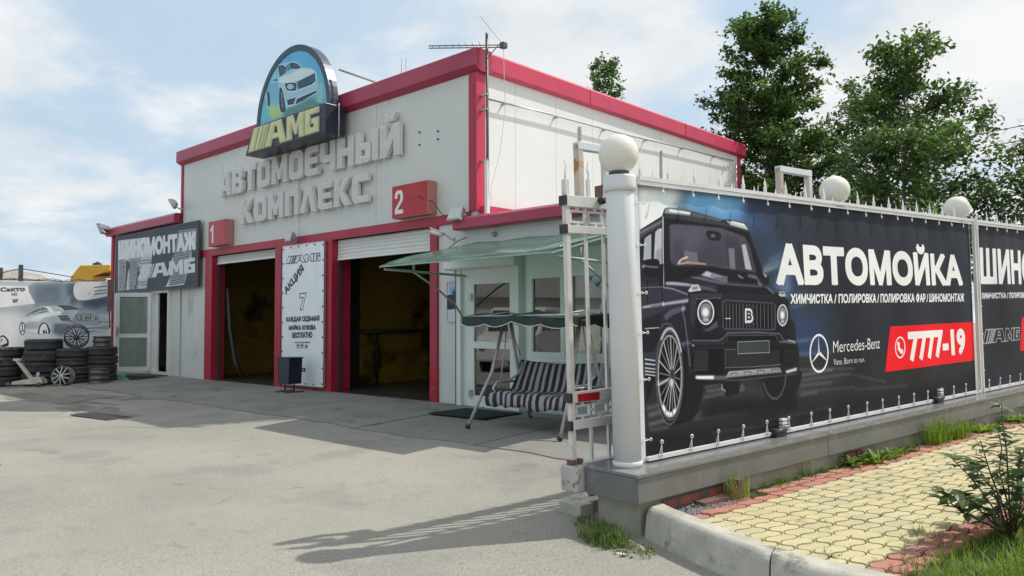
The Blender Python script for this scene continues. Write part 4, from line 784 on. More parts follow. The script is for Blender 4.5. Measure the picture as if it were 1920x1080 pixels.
('P',(90,90,98),1,0.003,[(0.406,0.612),(0.404,0.596),(0.401,0.581),(0.396,0.568),(0.39,0.557),(0.383,0.549),(0.375,0.545),(0.368,0.544),(0.36,0.546),(0.353,0.552),(0.347,0.561),(0.342,0.572),(0.338,0.586),(0.336,0.601),(0.336,0.617),(0.338,0.632),(0.341,0.647),(0.346,0.66),(0.352,0.671),(0.359,0.679),(0.366,0.683),(0.374,0.685),(0.382,0.682),(0.389,0.677),(0.395,0.668),(0.4,0.656),(0.404,0.643),(0.406,0.627)],None,None),
('P',(210,210,216),0.9,0.006,[(0.385,0.571),(0.384,0.564),(0.382,0.557),(0.379,0.551),(0.375,0.546),(0.371,0.542),(0.366,0.54),(0.361,0.54),(0.356,0.541),(0.352,0.544),(0.348,0.548),(0.344,0.554),(0.342,0.56),(0.341,0.567),(0.34,0.575),(0.341,0.582),(0.343,0.589),(0.346,0.595),(0.35,0.6),(0.354,0.604),(0.359,0.606),(0.364,0.606),(0.369,0.605),(0.374,0.602),(0.378,0.598),(0.381,0.592),(0.383,0.586),(0.385,0.579)],None,None),
('P',(60,60,66),1,0,[(0.398,0.637),(0.397,0.629),(0.395,0.621),(0.392,0.614),(0.388,0.609),(0.383,0.604),(0.378,0.602),(0.373,0.601),(0.369,0.603),(0.364,0.606),(0.36,0.611),(0.357,0.617),(0.354,0.624),(0.353,0.632),(0.353,0.64),(0.354,0.649),(0.356,0.656),(0.359,0.663),(0.363,0.669),(0.367,0.673),(0.372,0.676),(0.377,0.676),(0.382,0.675),(0.386,0.672),(0.391,0.667),(0.394,0.661),(0.396,0.654),(0.397,0.646)],None,None),
('P',(220,220,226),0.5,0.01,[(0.189,0.594),(0.329,0.609),(0.341,0.583),(0.251,0.564),(0.188,0.561)],None,None),
('T',(250,250,252),1,0,[(1.852,1.799),(5.715,1.78),(5.75,1.365),(1.859,1.368)],'АВТОМОЙКА',0.055),
('T',(244,244,248),1,0,[(2.041,1.261),(5.8,1.245),(5.79,1.144),(2.036,1.171)],'ХИМЧИСТКА / ПОЛИРОВКА / ПОЛИРОВКА ФАР / ШИНОМОНТАЖ',0.01),
('SER',(238,238,242),1,0,[(2.774,0.794),(3.693,0.791),(3.684,0.677),(2.766,0.678)],'Mercedes-Benz',0),
('SER',(232,232,236),1,0,[(2.768,0.62),(3.346,0.609),(3.342,0.555),(2.763,0.556)],'Vans. Born to run.',0),
('P',(238,20,34),1,0,[(3.947,0.9),(6.076,0.889),(6.027,0.41),(3.786,0.42)],None,None),
('T',(255,252,252),1,0,[(4.329,0.809),(5.755,0.795),(5.758,0.526),(4.342,0.518)],'7777-19',0.045),
('L',(255,255,255),1,0,[(4.238,0.659),(4.233,0.635),(4.224,0.611),(4.21,0.591),(4.192,0.574),(4.172,0.562),(4.15,0.555),(4.127,0.553),(4.105,0.557),(4.084,0.567),(4.066,0.581),(4.052,0.599),(4.042,0.621),(4.037,0.644),(4.036,0.669),(4.041,0.693),(4.05,0.716),(4.064,0.737),(4.081,0.754),(4.101,0.766),(4.123,0.773),(4.146,0.775),(4.168,0.772),(4.189,0.762),(4.207,0.748),(4.222,0.73),(4.232,0.708),(4.237,0.684),(4.238,0.659)],0.018,None),
('L',(255,255,255),1,0,[(4.105,0.708),(4.106,0.656),(4.158,0.613)],0.045,None),
('L',(255,255,255),1,0,[(4.1,0.72),(4.104,0.691)],0.05,None),
('L',(255,255,255),1,0,[(4.146,0.622),(4.188,0.614)],0.05,None),
('L',(226,228,232),1,0,[(2.672,0.678),(2.665,0.639),(2.65,0.602),(2.627,0.569),(2.598,0.543),(2.565,0.524),(2.528,0.513),(2.491,0.512),(2.454,0.518),(2.42,0.534),(2.39,0.557),(2.366,0.586),(2.349,0.62),(2.339,0.657),(2.338,0.696),(2.344,0.735),(2.359,0.771),(2.381,0.803),(2.408,0.829),(2.441,0.849),(2.477,0.861),(2.515,0.864),(2.552,0.858),(2.587,0.843),(2.618,0.821),(2.643,0.791),(2.661,0.757),(2.671,0.718),(2.672,0.678)],0.022,None),
('P',(226,228,232),1,0,[(2.505,0.853),(2.518,0.701),(2.539,0.694),(2.654,0.609),(2.645,0.602),(2.505,0.675),(2.367,0.605),(2.375,0.618),(2.48,0.697)],None,None),
('P',(150,152,160),0.8,0,[(2.505,0.853),(2.506,0.681),(2.48,0.697)],None,None),
('P',(150,152,160),0.8,0,[(2.505,0.675),(2.654,0.609),(2.645,0.602)],None,None)]
BAN2=[('P',(46,49,58),1,0,[(-0.039,2.26),(15.09,2.618),(14.26,-0.741),(-0.284,-0.123)],None,None),
('P',(34,36,42),0.8,0.3,[(-0.149,1.187),(14.7,1.04),(14.198,-0.991),(-0.284,-0.123)],None,None),
('T',(250,250,252),1,0,[(0.127,1.807),(4.676,1.808),(4.678,1.381),(0.127,1.382)],'ШИНОМОНТАЖ',0.055),
('T',(244,244,248),1,0,[(0.115,1.249),(3.815,1.249),(3.814,1.174),(0.115,1.173)],'ХИМЧИСТКА / ПОЛИРОВКА / ПОЛИРОВКА ФАР / ШИНОМОНТАЖ',0.01),
('AMG',(214,214,220),1,0,[(0.101,0.777),(1.328,0.766),(1.293,0.603),(0.083,0.603)],0.012,0),
('P',(238,20,34),1,0,[(1.445,0.908),(5.945,0.887),(5.85,0.301),(1.306,0.448)],None,None)]
YARD=[('P',(206,212,218),1,0,[(1.273,2.643),(5.449,2.777),(5.51,-0.932),(1.354,-0.703)],None,None),
('P',(150,160,170),1,0.063,[(3.259,2.434),(5.071,2.481),(5.088,1.487),(3.278,1.484)],None,None),
('P',(128,140,152),0.9,0.0504,[(3.3,2.227),(3.85,2.238),(3.858,1.791),(3.358,1.778)],None,None),
('P',(96,110,126),0.9,0.0504,[(4.045,2.292),(4.279,2.298),(4.289,1.795),(4.139,1.716),(4.036,1.869)],None,None),
('P',(90,104,124),0.9,0.0504,[(4.304,1.872),(4.989,1.978),(4.993,1.723),(4.683,1.642),(4.375,1.718)],None,None),
('P',(178,186,194),0.6,0.042,[(4.018,1.946),(4.133,2.024),(4.104,1.793),(4.006,1.715)],None,None),
('P',(176,184,190),0.8,0.063,[(1.298,1.609),(2.593,1.669),(3.296,1.755),(3.277,1.551),(1.305,1.351)],None,None),
('P',(238,238,238),0.9,0.126,[(1.301,1.48),(3.048,1.537),(3.292,0.807),(1.342,-0.191)],None,None),
('P',(244,244,244),1,0,[(1.284,2.203),(3.171,2.228),(3.342,1.783),(2.593,1.669),(1.301,1.48)],None,None),
('P',(150,160,168),0.8,0.0084,[(3.182,2.241),(3.286,2.243),(3.341,1.786),(3.272,1.916),(3.199,2.078)],None,None),
('T',(120,124,130),1,0,[(2.593,2.163),(3.103,2.193),(3.104,2.098),(2.596,2.07)],'Caкто',0.02),
('P',(150,152,158),0.7,0.0084,[(2.815,2.039),(2.951,2.058),(2.95,1.977),(2.83,1.959)],None,None),
('P',(120,122,130),0.8,0.0084,[(2.846,1.878),(2.982,1.896),(2.946,1.798),(2.861,1.789)],None,None),
('S',(222,222,222),0.95,0.0042,[(4.212,2.296),(4.637,2.325),(4.572,2.109),(4.54,1.992),(4.989,1.978),(4.287,1.872)],None,None),
('P',(214,216,220),0.95,0.0084,[(4.637,2.325),(4.965,2.332),(4.98,1.988),(4.558,1.933),(4.54,1.992)],None,None),
('P',(92,100,110),0.8,0.0084,[(4.656,2.208),(4.949,2.245),(4.95,2.218),(4.639,2.18)],None,None),
('P',(92,100,110),0.8,0.0084,[(4.658,2.11),(4.951,2.147),(4.952,2.119),(4.641,2.083)],None,None),
('P',(92,100,110),0.8,0.0084,[(4.659,2.032),(4.953,2.068),(4.953,2.041),(4.642,2.005)],None,None),
('S',(188,196,202),1,0.0084,[(3.06,1.442),(3.142,1.458),(3.21,1.54),(3.361,1.655),(3.485,1.713),(3.669,1.723),(3.86,1.708),(4.057,1.659),(4.29,1.61),(4.645,1.562),(4.931,1.427),(5.024,1.325),(5.013,1.087),(4.729,0.988),(4.142,0.96),(3.873,1.029),(3.683,1.014),(3.43,1.001),(3.151,1.036),(3.054,1.053),(3.057,1.264)],None,None),
('S',(236,240,242),0.9,0.021,[(3.06,1.426),(3.212,1.442),(3.56,1.525),(3.843,1.559),(3.864,1.492),(3.562,1.426),(3.423,1.328),(3.256,1.312),(3.064,1.264)],None,None),
('P',(232,236,238),0.8,0.0168,[(3.067,1.134),(3.427,1.131),(3.429,1.017),(3.068,1.053)],None,None),
('S',(120,128,136),1,0.0042,[(3.169,1.491),(3.361,1.622),(3.486,1.689),(3.585,1.656),(3.643,1.607),(3.559,1.558),(3.28,1.507),(3.143,1.442)],None,None),
('L',(225,228,230),0.9,0.0042,[(3.143,1.442),(3.28,1.524),(3.558,1.607),(3.643,1.591)],0.018,None),
('L',(210,214,218),0.8,0.0042,[(3.432,1.573),(3.472,1.68)],0.012,None),
('S',(240,244,246),0.9,0.0126,[(3.584,1.706),(3.698,1.657),(3.771,1.575),(3.862,1.592),(3.929,1.526),(3.772,1.525),(3.672,1.558)],None,None),
('S',(96,104,112),1,0.0063,[(3.823,1.714),(4.038,1.735),(4.24,1.678),(4.36,1.611),(3.975,1.6),(3.94,1.657)],None,None),
('L',(240,240,242),0.9,0.0042,[(3.791,1.704),(3.89,1.666),(3.975,1.6)],0.024,None),
('P',(100,108,118),0.7,0.0336,[(3.75,1.256),(4.081,1.274),(4.167,1.139),(3.954,0.949),(3.755,0.99)],None,None),
('S',(166,174,182),0.9,0.0084,[(3.991,1.6),(4.684,1.584),(4.791,1.408),(4.777,1.213),(4.249,1.235),(3.996,1.332)],None,None),
('P',(92,98,108),1,0,[(3.845,1.466),(4.06,1.475),(4.163,1.312),(3.93,1.322)],None,None),
('L',(190,194,200),0.8,0,[(3.879,1.418),(4.103,1.418)],0.012,None),
('L',(190,194,200),0.8,0,[(3.913,1.351),(4.146,1.351)],0.012,None),
('P',(120,126,134),1,0,[(4.227,1.485),(4.617,1.496),(4.586,1.331),(4.297,1.331)],None,None),
('P',(186,192,198),1,0,[(4.278,1.466),(4.583,1.471),(4.552,1.35),(4.314,1.35)],None,None),
('T',(120,124,130),1,0,[(4.334,1.444),(4.541,1.451),(4.543,1.374),(4.348,1.36)],'С 63',0.02),
('P',(96,102,112),0.9,0,[(4.704,1.447),(4.74,1.369),(4.68,1.33)],None,None),
('L',(60,64,70),0.8,0.0084,[(4.42,1.128),(4.761,1.135),(5.021,1.124)],0.018,None),
('L',(80,84,92),0.8,0.0084,[(4.455,1.021),(4.694,1.058)],0.018,None),
('L',(100,106,114),0.7,0.0084,[(4.776,1.281),(5.018,1.291)],0.018,None),
('L',(100,106,114),0.7,0.0084,[(4.829,1.174),(5.02,1.183)],0.018,None),
('S',(60,64,70),1,0.0042,[(3.43,1.001),(3.44,1.18),(3.494,1.278),(3.564,1.286),(3.637,1.196),(3.669,1.015)],None,None),
('S',(222,224,226),1,0.0042,[(3.455,1.0),(3.461,1.164),(3.509,1.254),(3.565,1.262),(3.616,1.179),(3.633,1.007)],None,None),
('P',(50,54,60),0.9,0.0042,[(3.528,1.0),(3.519,1.082),(3.554,1.114),(3.57,1.016)],None,None),
('P',(50,54,60),0.9,0.0042,[(3.57,1.016),(3.596,1.13),(3.612,1.015)],None,None),
('S',(90,94,100),1,0,[(3.137,1.139),(3.136,1.101),(3.132,1.064),(3.125,1.032),(3.116,1.004),(3.104,0.984),(3.091,0.971),(3.077,0.967),(3.062,0.972),(3.049,0.984),(3.036,1.005),(3.025,1.032),(3.017,1.065),(3.012,1.102),(3.009,1.14),(3.01,1.178),(3.014,1.215),(3.021,1.247),(3.03,1.274),(3.042,1.295),(3.055,1.308),(3.069,1.312),(3.084,1.308),(3.098,1.295),(3.11,1.274),(3.121,1.247),(3.129,1.214),(3.135,1.178)],None,None),
('S',(236,238,238),1,0,[(3.121,1.139),(3.121,1.106),(3.118,1.075),(3.112,1.047),(3.105,1.023),(3.097,1.006),(3.087,0.995),(3.076,0.991),(3.065,0.995),(3.055,1.006),(3.046,1.024),(3.037,1.047),(3.031,1.076),(3.027,1.107),(3.025,1.14),(3.026,1.173),(3.028,1.204),(3.034,1.232),(3.041,1.255),(3.049,1.273),(3.059,1.284),(3.07,1.288),(3.081,1.284),(3.091,1.273),(3.101,1.255),(3.109,1.232),(3.115,1.204),(3.119,1.172)],None,None),
('L',(100,104,110),1,0,[(3.064,1.281),(3.079,1.119),(3.115,1.052)],0.018,None),
('L',(100,104,110),1,0,[(3.079,1.119),(3.036,1.012)],0.018,None),
('S',(70,74,80),1,0.0042,[(2.609,0.929),(2.689,0.968),(2.758,0.895),(2.794,0.814),(2.776,0.702),(2.614,0.705)],None,None),
('P',(224,226,228),1,0.0042,[(2.609,0.913),(2.676,0.944),(2.738,0.879),(2.767,0.782),(2.614,0.705)],None,None),
('P',(60,64,70),0.9,0,[(2.637,0.88),(2.65,0.896),(2.659,0.816),(2.641,0.816)],None,None),
('P',(60,70,82),0.8,0,[(4.964,2.391),(4.99,2.411),(5.056,1.133),(5.021,1.134)],None,None)]
ARCH=[('P',(96,180,214),1,0,[(-1.148,3.575),(4.172,2.09),(4.196,-1.124),(-1.044,-0.465)],None,None),
('P',(84,176,222),0.8,0.063,[(1.377,2.234),(2.824,1.869),(2.832,1.249),(1.385,1.744)],None,None),
('P',(140,206,228),0.7,0.0504,[(0.346,1.985),(1.198,2.033),(1.164,1.403),(0.406,1.465)],None,None),
('P',(110,190,206),0.8,0.042,[(0.411,1.211),(1.398,1.013),(1.408,0.43),(0.423,0.604)],None,None),
('P',(176,206,130),0.9,0.042,[(0.797,1.084),(1.354,0.949),(1.403,0.721),(0.945,0.709)],None,None),
('P',(90,140,128),0.9,0.0336,[(1.401,0.818),(2.514,0.881),(2.838,0.723),(2.88,0.533),(1.538,0.647)],None,None),
('P',(150,196,186),0.9,0.0168,[(2.673,1.147),(2.913,1.094),(2.917,0.707),(2.718,0.747)],None,None),
('S',(150,196,214),1,0.0042,[(0.625,1.393),(0.741,1.544),(1.162,1.526),(1.156,1.847),(1.383,1.854),(1.783,1.808),(1.957,1.743),(2.129,1.619),(2.506,1.485),(2.67,1.389),(2.712,1.276),(2.734,1.111),(2.675,1.009),(2.675,0.962),(1.927,0.871),(1.623,0.871),(1.401,0.818),(1.31,0.836),(1.262,1.04),(0.89,1.139),(0.749,1.143)],None,None),
('P',(198,222,226),1,0.0126,[(1.252,1.555),(2.13,1.572),(2.506,1.473),(2.629,1.398),(1.963,1.349),(1.525,1.397),(1.254,1.469)],None,None),
('P',(96,176,204),0.8,0.0168,[(0.693,1.554),(1.208,1.491),(1.279,1.329),(1.262,1.04),(0.89,1.139),(0.745,1.318)],None,None),
('P',(30,72,96),1,0.00336,[(1.211,1.834),(1.384,1.823),(1.542,1.732),(1.522,1.616),(1.275,1.587)],None,None),
('P',(28,60,84),1,0.00336,[(1.661,1.789),(1.783,1.784),(1.957,1.719),(2.121,1.593),(1.959,1.602),(1.742,1.657)],None,None),
('P',(60,130,160),0.9,0.0042,[(1.519,1.762),(1.661,1.789),(1.751,1.655),(1.566,1.63)],None,None),
('L',(150,190,205),0.8,0,[(1.294,1.802),(1.351,1.63)],0.006,None),
('L',(150,190,205),0.8,0,[(1.362,1.786),(1.419,1.615)],0.006,None),
('L',(150,190,205),0.8,0,[(1.439,1.768),(1.495,1.598)],0.006,None),
('L',(150,190,205),0.8,0,[(1.806,1.762),(1.868,1.637)],0.006,None),
('L',(150,190,205),0.8,0,[(1.871,1.746),(1.933,1.622)],0.006,None),
('L',(150,190,205),0.8,0,[(1.936,1.731),(1.998,1.607)],0.006,None),
('P',(24,52,72),1,0.00252,[(1.955,1.327),(2.63,1.364),(2.652,1.197),(2.51,1.159),(2.009,1.162)],None,None),
('L',(120,170,190),0.8,0,[(1.972,1.295),(2.638,1.325)],0.006,None),
('L',(120,170,190),0.8,0,[(1.973,1.264),(2.639,1.292)],0.006,None),
('L',(120,170,190),0.8,0,[(1.973,1.233),(2.639,1.26)],0.006,None),
('L',(120,170,190),0.8,0,[(1.974,1.202),(2.64,1.228)],0.006,None),
('L',(120,170,190),0.7,0,[(2.028,1.33),(2.06,1.163)],0.0042,None),
('L',(120,170,190),0.7,0,[(2.121,1.336),(2.145,1.163)],0.0042,None),
('L',(120,170,190),0.7,0,[(2.214,1.341),(2.229,1.164)],0.0042,None),
('L',(120,170,190),0.7,0,[(2.306,1.346),(2.312,1.165)],0.0042,None),
('L',(120,170,190),0.7,0,[(2.397,1.351),(2.395,1.166)],0.0042,None),
('L',(120,170,190),0.7,0,[(2.487,1.357),(2.477,1.166)],0.0042,None),
('L',(120,170,190),0.7,0,[(2.577,1.362),(2.559,1.167)],0.0042,None),
('S',(30,66,86),1,0.00252,[(1.503,1.39),(1.592,1.388),(1.921,1.311),(1.944,1.187),(1.88,1.165),(1.617,1.221),(1.527,1.3)],None,None),
('P',(190,224,230),0.8,0.0042,[(1.827,1.255),(1.824,1.243),(1.815,1.233),(1.801,1.226),(1.782,1.221),(1.758,1.219),(1.732,1.221),(1.705,1.225),(1.677,1.232),(1.651,1.242),(1.627,1.254),(1.607,1.267),(1.592,1.281),(1.583,1.295),(1.579,1.308),(1.582,1.32),(1.591,1.33),(1.606,1.338),(1.626,1.343),(1.649,1.344),(1.675,1.343),(1.703,1.338),(1.731,1.331),(1.757,1.321),(1.78,1.309),(1.8,1.296),(1.815,1.282),(1.824,1.268)],None,None),
('L',(210,236,238),0.8,0,[(1.592,1.363),(1.834,1.306),(1.888,1.199)],0.0072,None),
('P',(28,48,62),1,0.00336,[(1.969,0.969),(2.675,0.997),(2.691,0.959),(2.266,0.885),(1.906,0.858)],None,None),
('P',(34,60,74),1,0.00336,[(1.576,1.025),(1.925,1.013),(1.841,0.888),(1.622,0.908)],None,None),
('L',(200,220,222),0.9,0.00252,[(1.6,0.876),(1.928,0.859),(2.675,0.944)],0.0108,None),
('L',(200,226,230),0.8,0.0042,[(1.528,1.228),(1.967,1.111),(2.511,1.113),(2.673,1.17)],0.0072,None),
('S',(30,52,66),1,0.00252,[(1.279,1.329),(1.393,1.281),(1.535,0.841),(1.446,0.797),(1.333,0.831),(1.271,1.038)],None,None),
('L',(190,214,220),0.9,0.00252,[(1.358,1.239),(1.379,1.065),(1.427,0.886)],0.0108,None),
('L',(170,200,208),0.8,0,[(1.323,1.174),(1.449,1.128)],0.0048,None),
('L',(170,200,208),0.8,0,[(1.324,1.076),(1.451,1.031)],0.0048,None),
('L',(170,200,208),0.8,0,[(1.326,0.978),(1.453,0.934)],0.0048,None),
('S',(34,62,80),1,0.00252,[(0.768,1.363),(0.864,1.318),(0.901,1.075),(0.807,1.057)],None,None),
('L',(60,110,134),0.8,0,[(1.165,1.845),(1.216,1.538),(1.069,1.559)],0.006,None),
('P',(50,100,124),0.9,0,[(1.013,1.583),(1.184,1.57),(1.185,1.516),(1.032,1.55)],None,None),
('L',(190,220,224),0.8,0.00168,[(0.89,1.164),(1.262,0.991)],0.006,None)]
TYRE=[('P',(60,66,74),1,0,[(-0.815,2.454),(5.877,1.781),(5.942,-0.464),(-0.67,-0.328)],None,None),
('P',(196,200,206),1,0,[(0.153,1.541),(2.297,1.474),(2.596,0.953),(2.518,0.632),(2.345,0.334),(2.264,0.048),(0.227,0.036)],None,None),
('P',(60,66,74),1,0,[(2.435,1.521),(4.225,1.503),(4.229,1.375),(2.487,1.373)],None,None),
('P',(206,210,214),1,0,[(4.225,1.503),(5.258,1.484),(5.234,1.048),(5.011,0.746),(4.788,0.37),(4.599,0.057),(3.433,0.045),(3.75,0.751),(3.955,0.921)],None,None),
('L',(60,66,74),1,0,[(4.163,1.497),(5.24,1.465)],0.028,None),
('L',(60,66,74),1,0,[(4.148,1.449),(5.218,1.419)],0.028,None),
('L',(60,66,74),1,0,[(4.133,1.401),(5.196,1.374)],0.028,None),
('L',(60,66,74),1,0,[(4.118,1.353),(5.175,1.328)],0.028,None),
('L',(60,66,74),1,0,[(4.103,1.305),(5.153,1.282)],0.028,None),
('L',(60,66,74),1,0,[(4.088,1.257),(5.131,1.237)],0.028,None),
('L',(60,66,74),1,0,[(4.074,1.209),(5.11,1.191)],0.028,None),
('L',(60,66,74),1,0,[(4.059,1.161),(5.088,1.145)],0.028,None),
('L',(60,66,74),1,0,[(4.044,1.113),(5.066,1.099)],0.028,None),
('L',(60,66,74),1,0,[(4.029,1.064),(5.044,1.053)],0.028,None),
('L',(60,66,74),1,0,[(4.014,1.016),(5.022,1.007)],0.028,None),
('L',(60,66,74),1,0,[(3.999,0.968),(5.0,0.961)],0.028,None),
('L',(60,66,74),1,0,[(3.984,0.919),(4.978,0.914)],0.028,None),
('L',(60,66,74),1,0,[(3.969,0.871),(4.956,0.868)],0.028,None),
('L',(60,66,74),1,0,[(3.954,0.823),(4.934,0.822)],0.028,None),
('L',(60,66,74),1,0,[(3.939,0.774),(4.912,0.776)],0.028,None),
('L',(60,66,74),1,0,[(3.924,0.726),(4.89,0.729)],0.028,None),
('L',(60,66,74),1,0,[(3.909,0.677),(4.868,0.683)],0.028,None),
('L',(60,66,74),1,0,[(3.894,0.629),(4.846,0.636)],0.028,None),
('L',(60,66,74),1,0,[(3.879,0.58),(4.824,0.589)],0.028,None),
('L',(60,66,74),1,0,[(3.864,0.531),(4.802,0.543)],0.028,None),
('L',(60,66,74),1,0,[(3.849,0.483),(4.78,0.496)],0.028,None),
('L',(60,66,74),1,0,[(3.833,0.434),(4.758,0.449)],0.028,None),
('L',(60,66,74),1,0,[(3.818,0.385),(4.735,0.402)],0.028,None),
('L',(60,66,74),1,0,[(3.803,0.336),(4.713,0.355)],0.028,None),
('L',(60,66,74),1,0,[(3.788,0.288),(4.691,0.308)],0.028,None),
('L',(60,66,74),1,0,[(3.773,0.239),(4.668,0.261)],0.028,None),
('L',(60,66,74),1,0,[(3.758,0.19),(4.646,0.214)],0.028,None),
('L',(60,66,74),1,0,[(3.743,0.141),(4.624,0.167)],0.028,None),
('L',(60,66,74),1,0,[(3.727,0.092),(4.601,0.12)],0.028,None),
('P',(60,66,74),1,0,[(2.598,0.914),(4.079,0.95),(3.753,0.677),(3.673,0.534),(2.605,0.742)],None,None),
('P',(60,66,74),1,0,[(2.355,0.103),(2.53,0.326),(3.848,0.378),(3.519,0.061)],None,None),
('P',(60,66,74),1,0,[(5.005,0.941),(5.275,0.957),(5.282,0.73),(4.992,0.739)],None,None),
('P',(60,66,74),1,0,[(4.789,0.343),(5.313,0.362),(5.323,0.048),(4.619,0.057)],None,None),
('P',(60,66,74),1,0,[(0.809,0.905),(1.014,0.863),(1.072,0.709),(0.927,0.556),(0.799,0.038),(0.722,0.041)],None,None),
('P',(60,66,74),1,0,[(1.704,0.911),(1.799,0.945),(1.667,0.638),(1.58,0.406),(1.45,0.037),(1.524,0.034),(1.72,0.537)],None,None),
('P',(60,66,74),1,0,[(1.696,0.539),(2.149,0.555),(2.059,0.443),(1.678,0.402)],None,None),
('L',(60,66,74),0.95,0,[(0.234,0.963),(0.375,1.002),(0.358,0.923)],0.02,None),
('L',(60,66,74),0.95,0,[(0.425,0.946),(0.589,0.987),(0.572,0.911)],0.02,None),
('L',(60,66,74),0.95,0,[(0.612,0.949),(0.724,0.971),(0.707,0.903)],0.02,None),
('L',(60,66,74),0.95,0,[(1.012,0.901),(1.157,0.932),(1.139,0.877)],0.02,None),
('L',(60,66,74),0.95,0,[(1.178,0.899),(1.311,0.931),(1.294,0.868)],0.02,None),
('L',(60,66,74),0.95,0,[(1.343,0.881),(1.479,0.933),(1.463,0.859)],0.02,None),
('L',(60,66,74),0.95,0,[(1.53,0.886),(1.64,0.921),(1.624,0.849)],0.02,None),
('L',(60,66,74),0.95,0,[(0.238,0.899),(0.446,0.944),(0.428,0.872)],0.02,None),
('L',(60,66,74),0.95,0,[(0.5,0.903),(0.643,0.937),(0.626,0.861)],0.02,None),
('L',(60,66,74),0.95,0,[(1.014,0.859),(1.159,0.884),(1.141,0.831)],0.02,None),
('L',(60,66,74),0.95,0,[(1.205,0.866),(1.358,0.873),(1.341,0.82)],0.02,None),
('L',(60,66,74),0.95,0,[(1.4,0.836),(1.545,0.875),(1.528,0.809)],0.02,None),
('L',(60,66,74),0.95,0,[(0.239,0.873),(0.38,0.903),(0.362,0.829)],0.02,None),
('L',(60,66,74),0.95,0,[(0.418,0.864),(0.564,0.87),(0.545,0.819)],0.02,None),
('L',(60,66,74),0.95,0,[(0.617,0.847),(0.805,0.885),(0.788,0.805)],0.02,None),
('L',(60,66,74),0.95,0,[(1.017,0.81),(1.206,0.834),(1.189,0.783)],0.02,None),
('L',(60,66,74),0.95,0,[(1.237,0.814),(1.414,0.838),(1.398,0.771)],0.02,None),
('L',(60,66,74),0.95,0,[(1.45,0.8),(1.64,0.825),(1.623,0.759)],0.02,None),
('L',(60,66,74),0.95,0,[(0.241,0.823),(0.371,0.855),(0.354,0.782)],0.02,None),
('L',(60,66,74),0.95,0,[(0.405,0.818),(0.512,0.855),(0.495,0.774)],0.02,None),
('L',(60,66,74),0.95,0,[(0.551,0.804),(0.757,0.825),(0.739,0.761)],0.02,None),
('L',(60,66,74),0.95,0,[(1.018,0.772),(1.218,0.793),(1.201,0.736)],0.02,None),
('L',(60,66,74),0.95,0,[(1.25,0.753),(1.367,0.801),(1.35,0.728)],0.02,None),
('L',(60,66,74),0.95,0,[(1.388,0.76),(1.549,0.776),(1.532,0.718)],0.02,None),
('L',(60,66,74),0.95,0,[(0.244,0.774),(0.421,0.809),(0.404,0.732)],0.02,None),
('L',(60,66,74),0.95,0,[(0.455,0.748),(0.625,0.784),(0.607,0.722)],0.02,None),
('L',(60,66,74),0.95,0,[(0.658,0.743),(0.861,0.783),(0.844,0.709)],0.02,None),
('L',(60,66,74),0.95,0,[(1.02,0.74),(1.135,0.752),(1.118,0.695)],0.02,None),
('L',(60,66,74),0.95,0,[(1.162,0.708),(1.3,0.747),(1.283,0.686)],0.02,None),
('L',(60,66,74),0.95,0,[(1.341,0.721),(1.472,0.745),(1.456,0.677)],0.02,None),
('L',(60,66,74),0.95,0,[(1.499,0.7),(1.638,0.746),(1.622,0.668)],0.02,None),
('L',(60,66,74),0.95,0,[(0.247,0.712),(0.407,0.765),(0.39,0.686)],0.02,None),
('L',(60,66,74),0.95,0,[(0.441,0.724),(0.595,0.747),(0.578,0.676)],0.02,None),
('L',(60,66,74),0.95,0,[(0.628,0.71),(0.782,0.723),(0.764,0.667)],0.02,None),
('L',(60,66,74),0.95,0,[(1.023,0.676),(1.187,0.705),(1.17,0.646)],0.02,None),
('L',(60,66,74),0.95,0,[(1.238,0.674),(1.346,0.698),(1.329,0.638)],0.02,None),
('L',(60,66,74),0.95,0,[(1.373,0.667),(1.538,0.702),(1.522,0.628)],0.02,None),
('L',(60,66,74),0.95,0,[(1.57,0.647),(1.723,0.692),(1.707,0.618)],0.02,None),
('L',(60,66,74),0.95,0,[(0.248,0.687),(0.447,0.708),(0.429,0.637)],0.02,None),
('L',(60,66,74),0.95,0,[(0.469,0.672),(0.644,0.697),(0.627,0.627)],0.02,None),
('L',(60,66,74),0.95,0,[(1.025,0.639),(1.179,0.662),(1.162,0.601)],0.02,None),
('L',(60,66,74),0.95,0,[(1.2,0.633),(1.368,0.658),(1.351,0.591)],0.02,None),
('L',(60,66,74),0.95,0,[(1.394,0.629),(1.506,0.662),(1.489,0.584)],0.02,None),
('L',(60,66,74),0.95,0,[(1.528,0.604),(1.648,0.635),(1.631,0.577)],0.02,None),
('L',(60,66,74),0.95,0,[(0.25,0.64),(0.454,0.654),(0.437,0.59)],0.02,None),
('L',(60,66,74),0.95,0,[(0.492,0.622),(0.688,0.649),(0.671,0.579)],0.02,None),
('L',(60,66,74),0.95,0,[(1.027,0.585),(1.141,0.628),(1.124,0.557)],0.02,None),
('L',(60,66,74),0.95,0,[(1.193,0.573),(1.355,0.619),(1.339,0.546)],0.02,None),
('L',(60,66,74),0.95,0,[(1.391,0.577),(1.518,0.602),(1.501,0.538)],0.02,None),
('L',(60,66,74),0.95,0,[(1.553,0.575),(1.722,0.6),(1.706,0.528)],0.02,None),
('L',(60,66,74),0.95,0,[(0.253,0.587),(0.431,0.604),(0.413,0.544)],0.02,None),
('L',(60,66,74),0.95,0,[(0.469,0.568),(0.602,0.61),(0.585,0.536)],0.02,None),
('L',(60,66,74),0.95,0,[(0.625,0.567),(0.731,0.602),(0.714,0.53)],0.02,None),
('L',(60,66,74),0.95,0,[(1.029,0.549),(1.209,0.562),(1.191,0.507)],0.02,None),
('L',(60,66,74),0.95,0,[(1.235,0.537),(1.397,0.573),(1.38,0.498)],0.02,None),
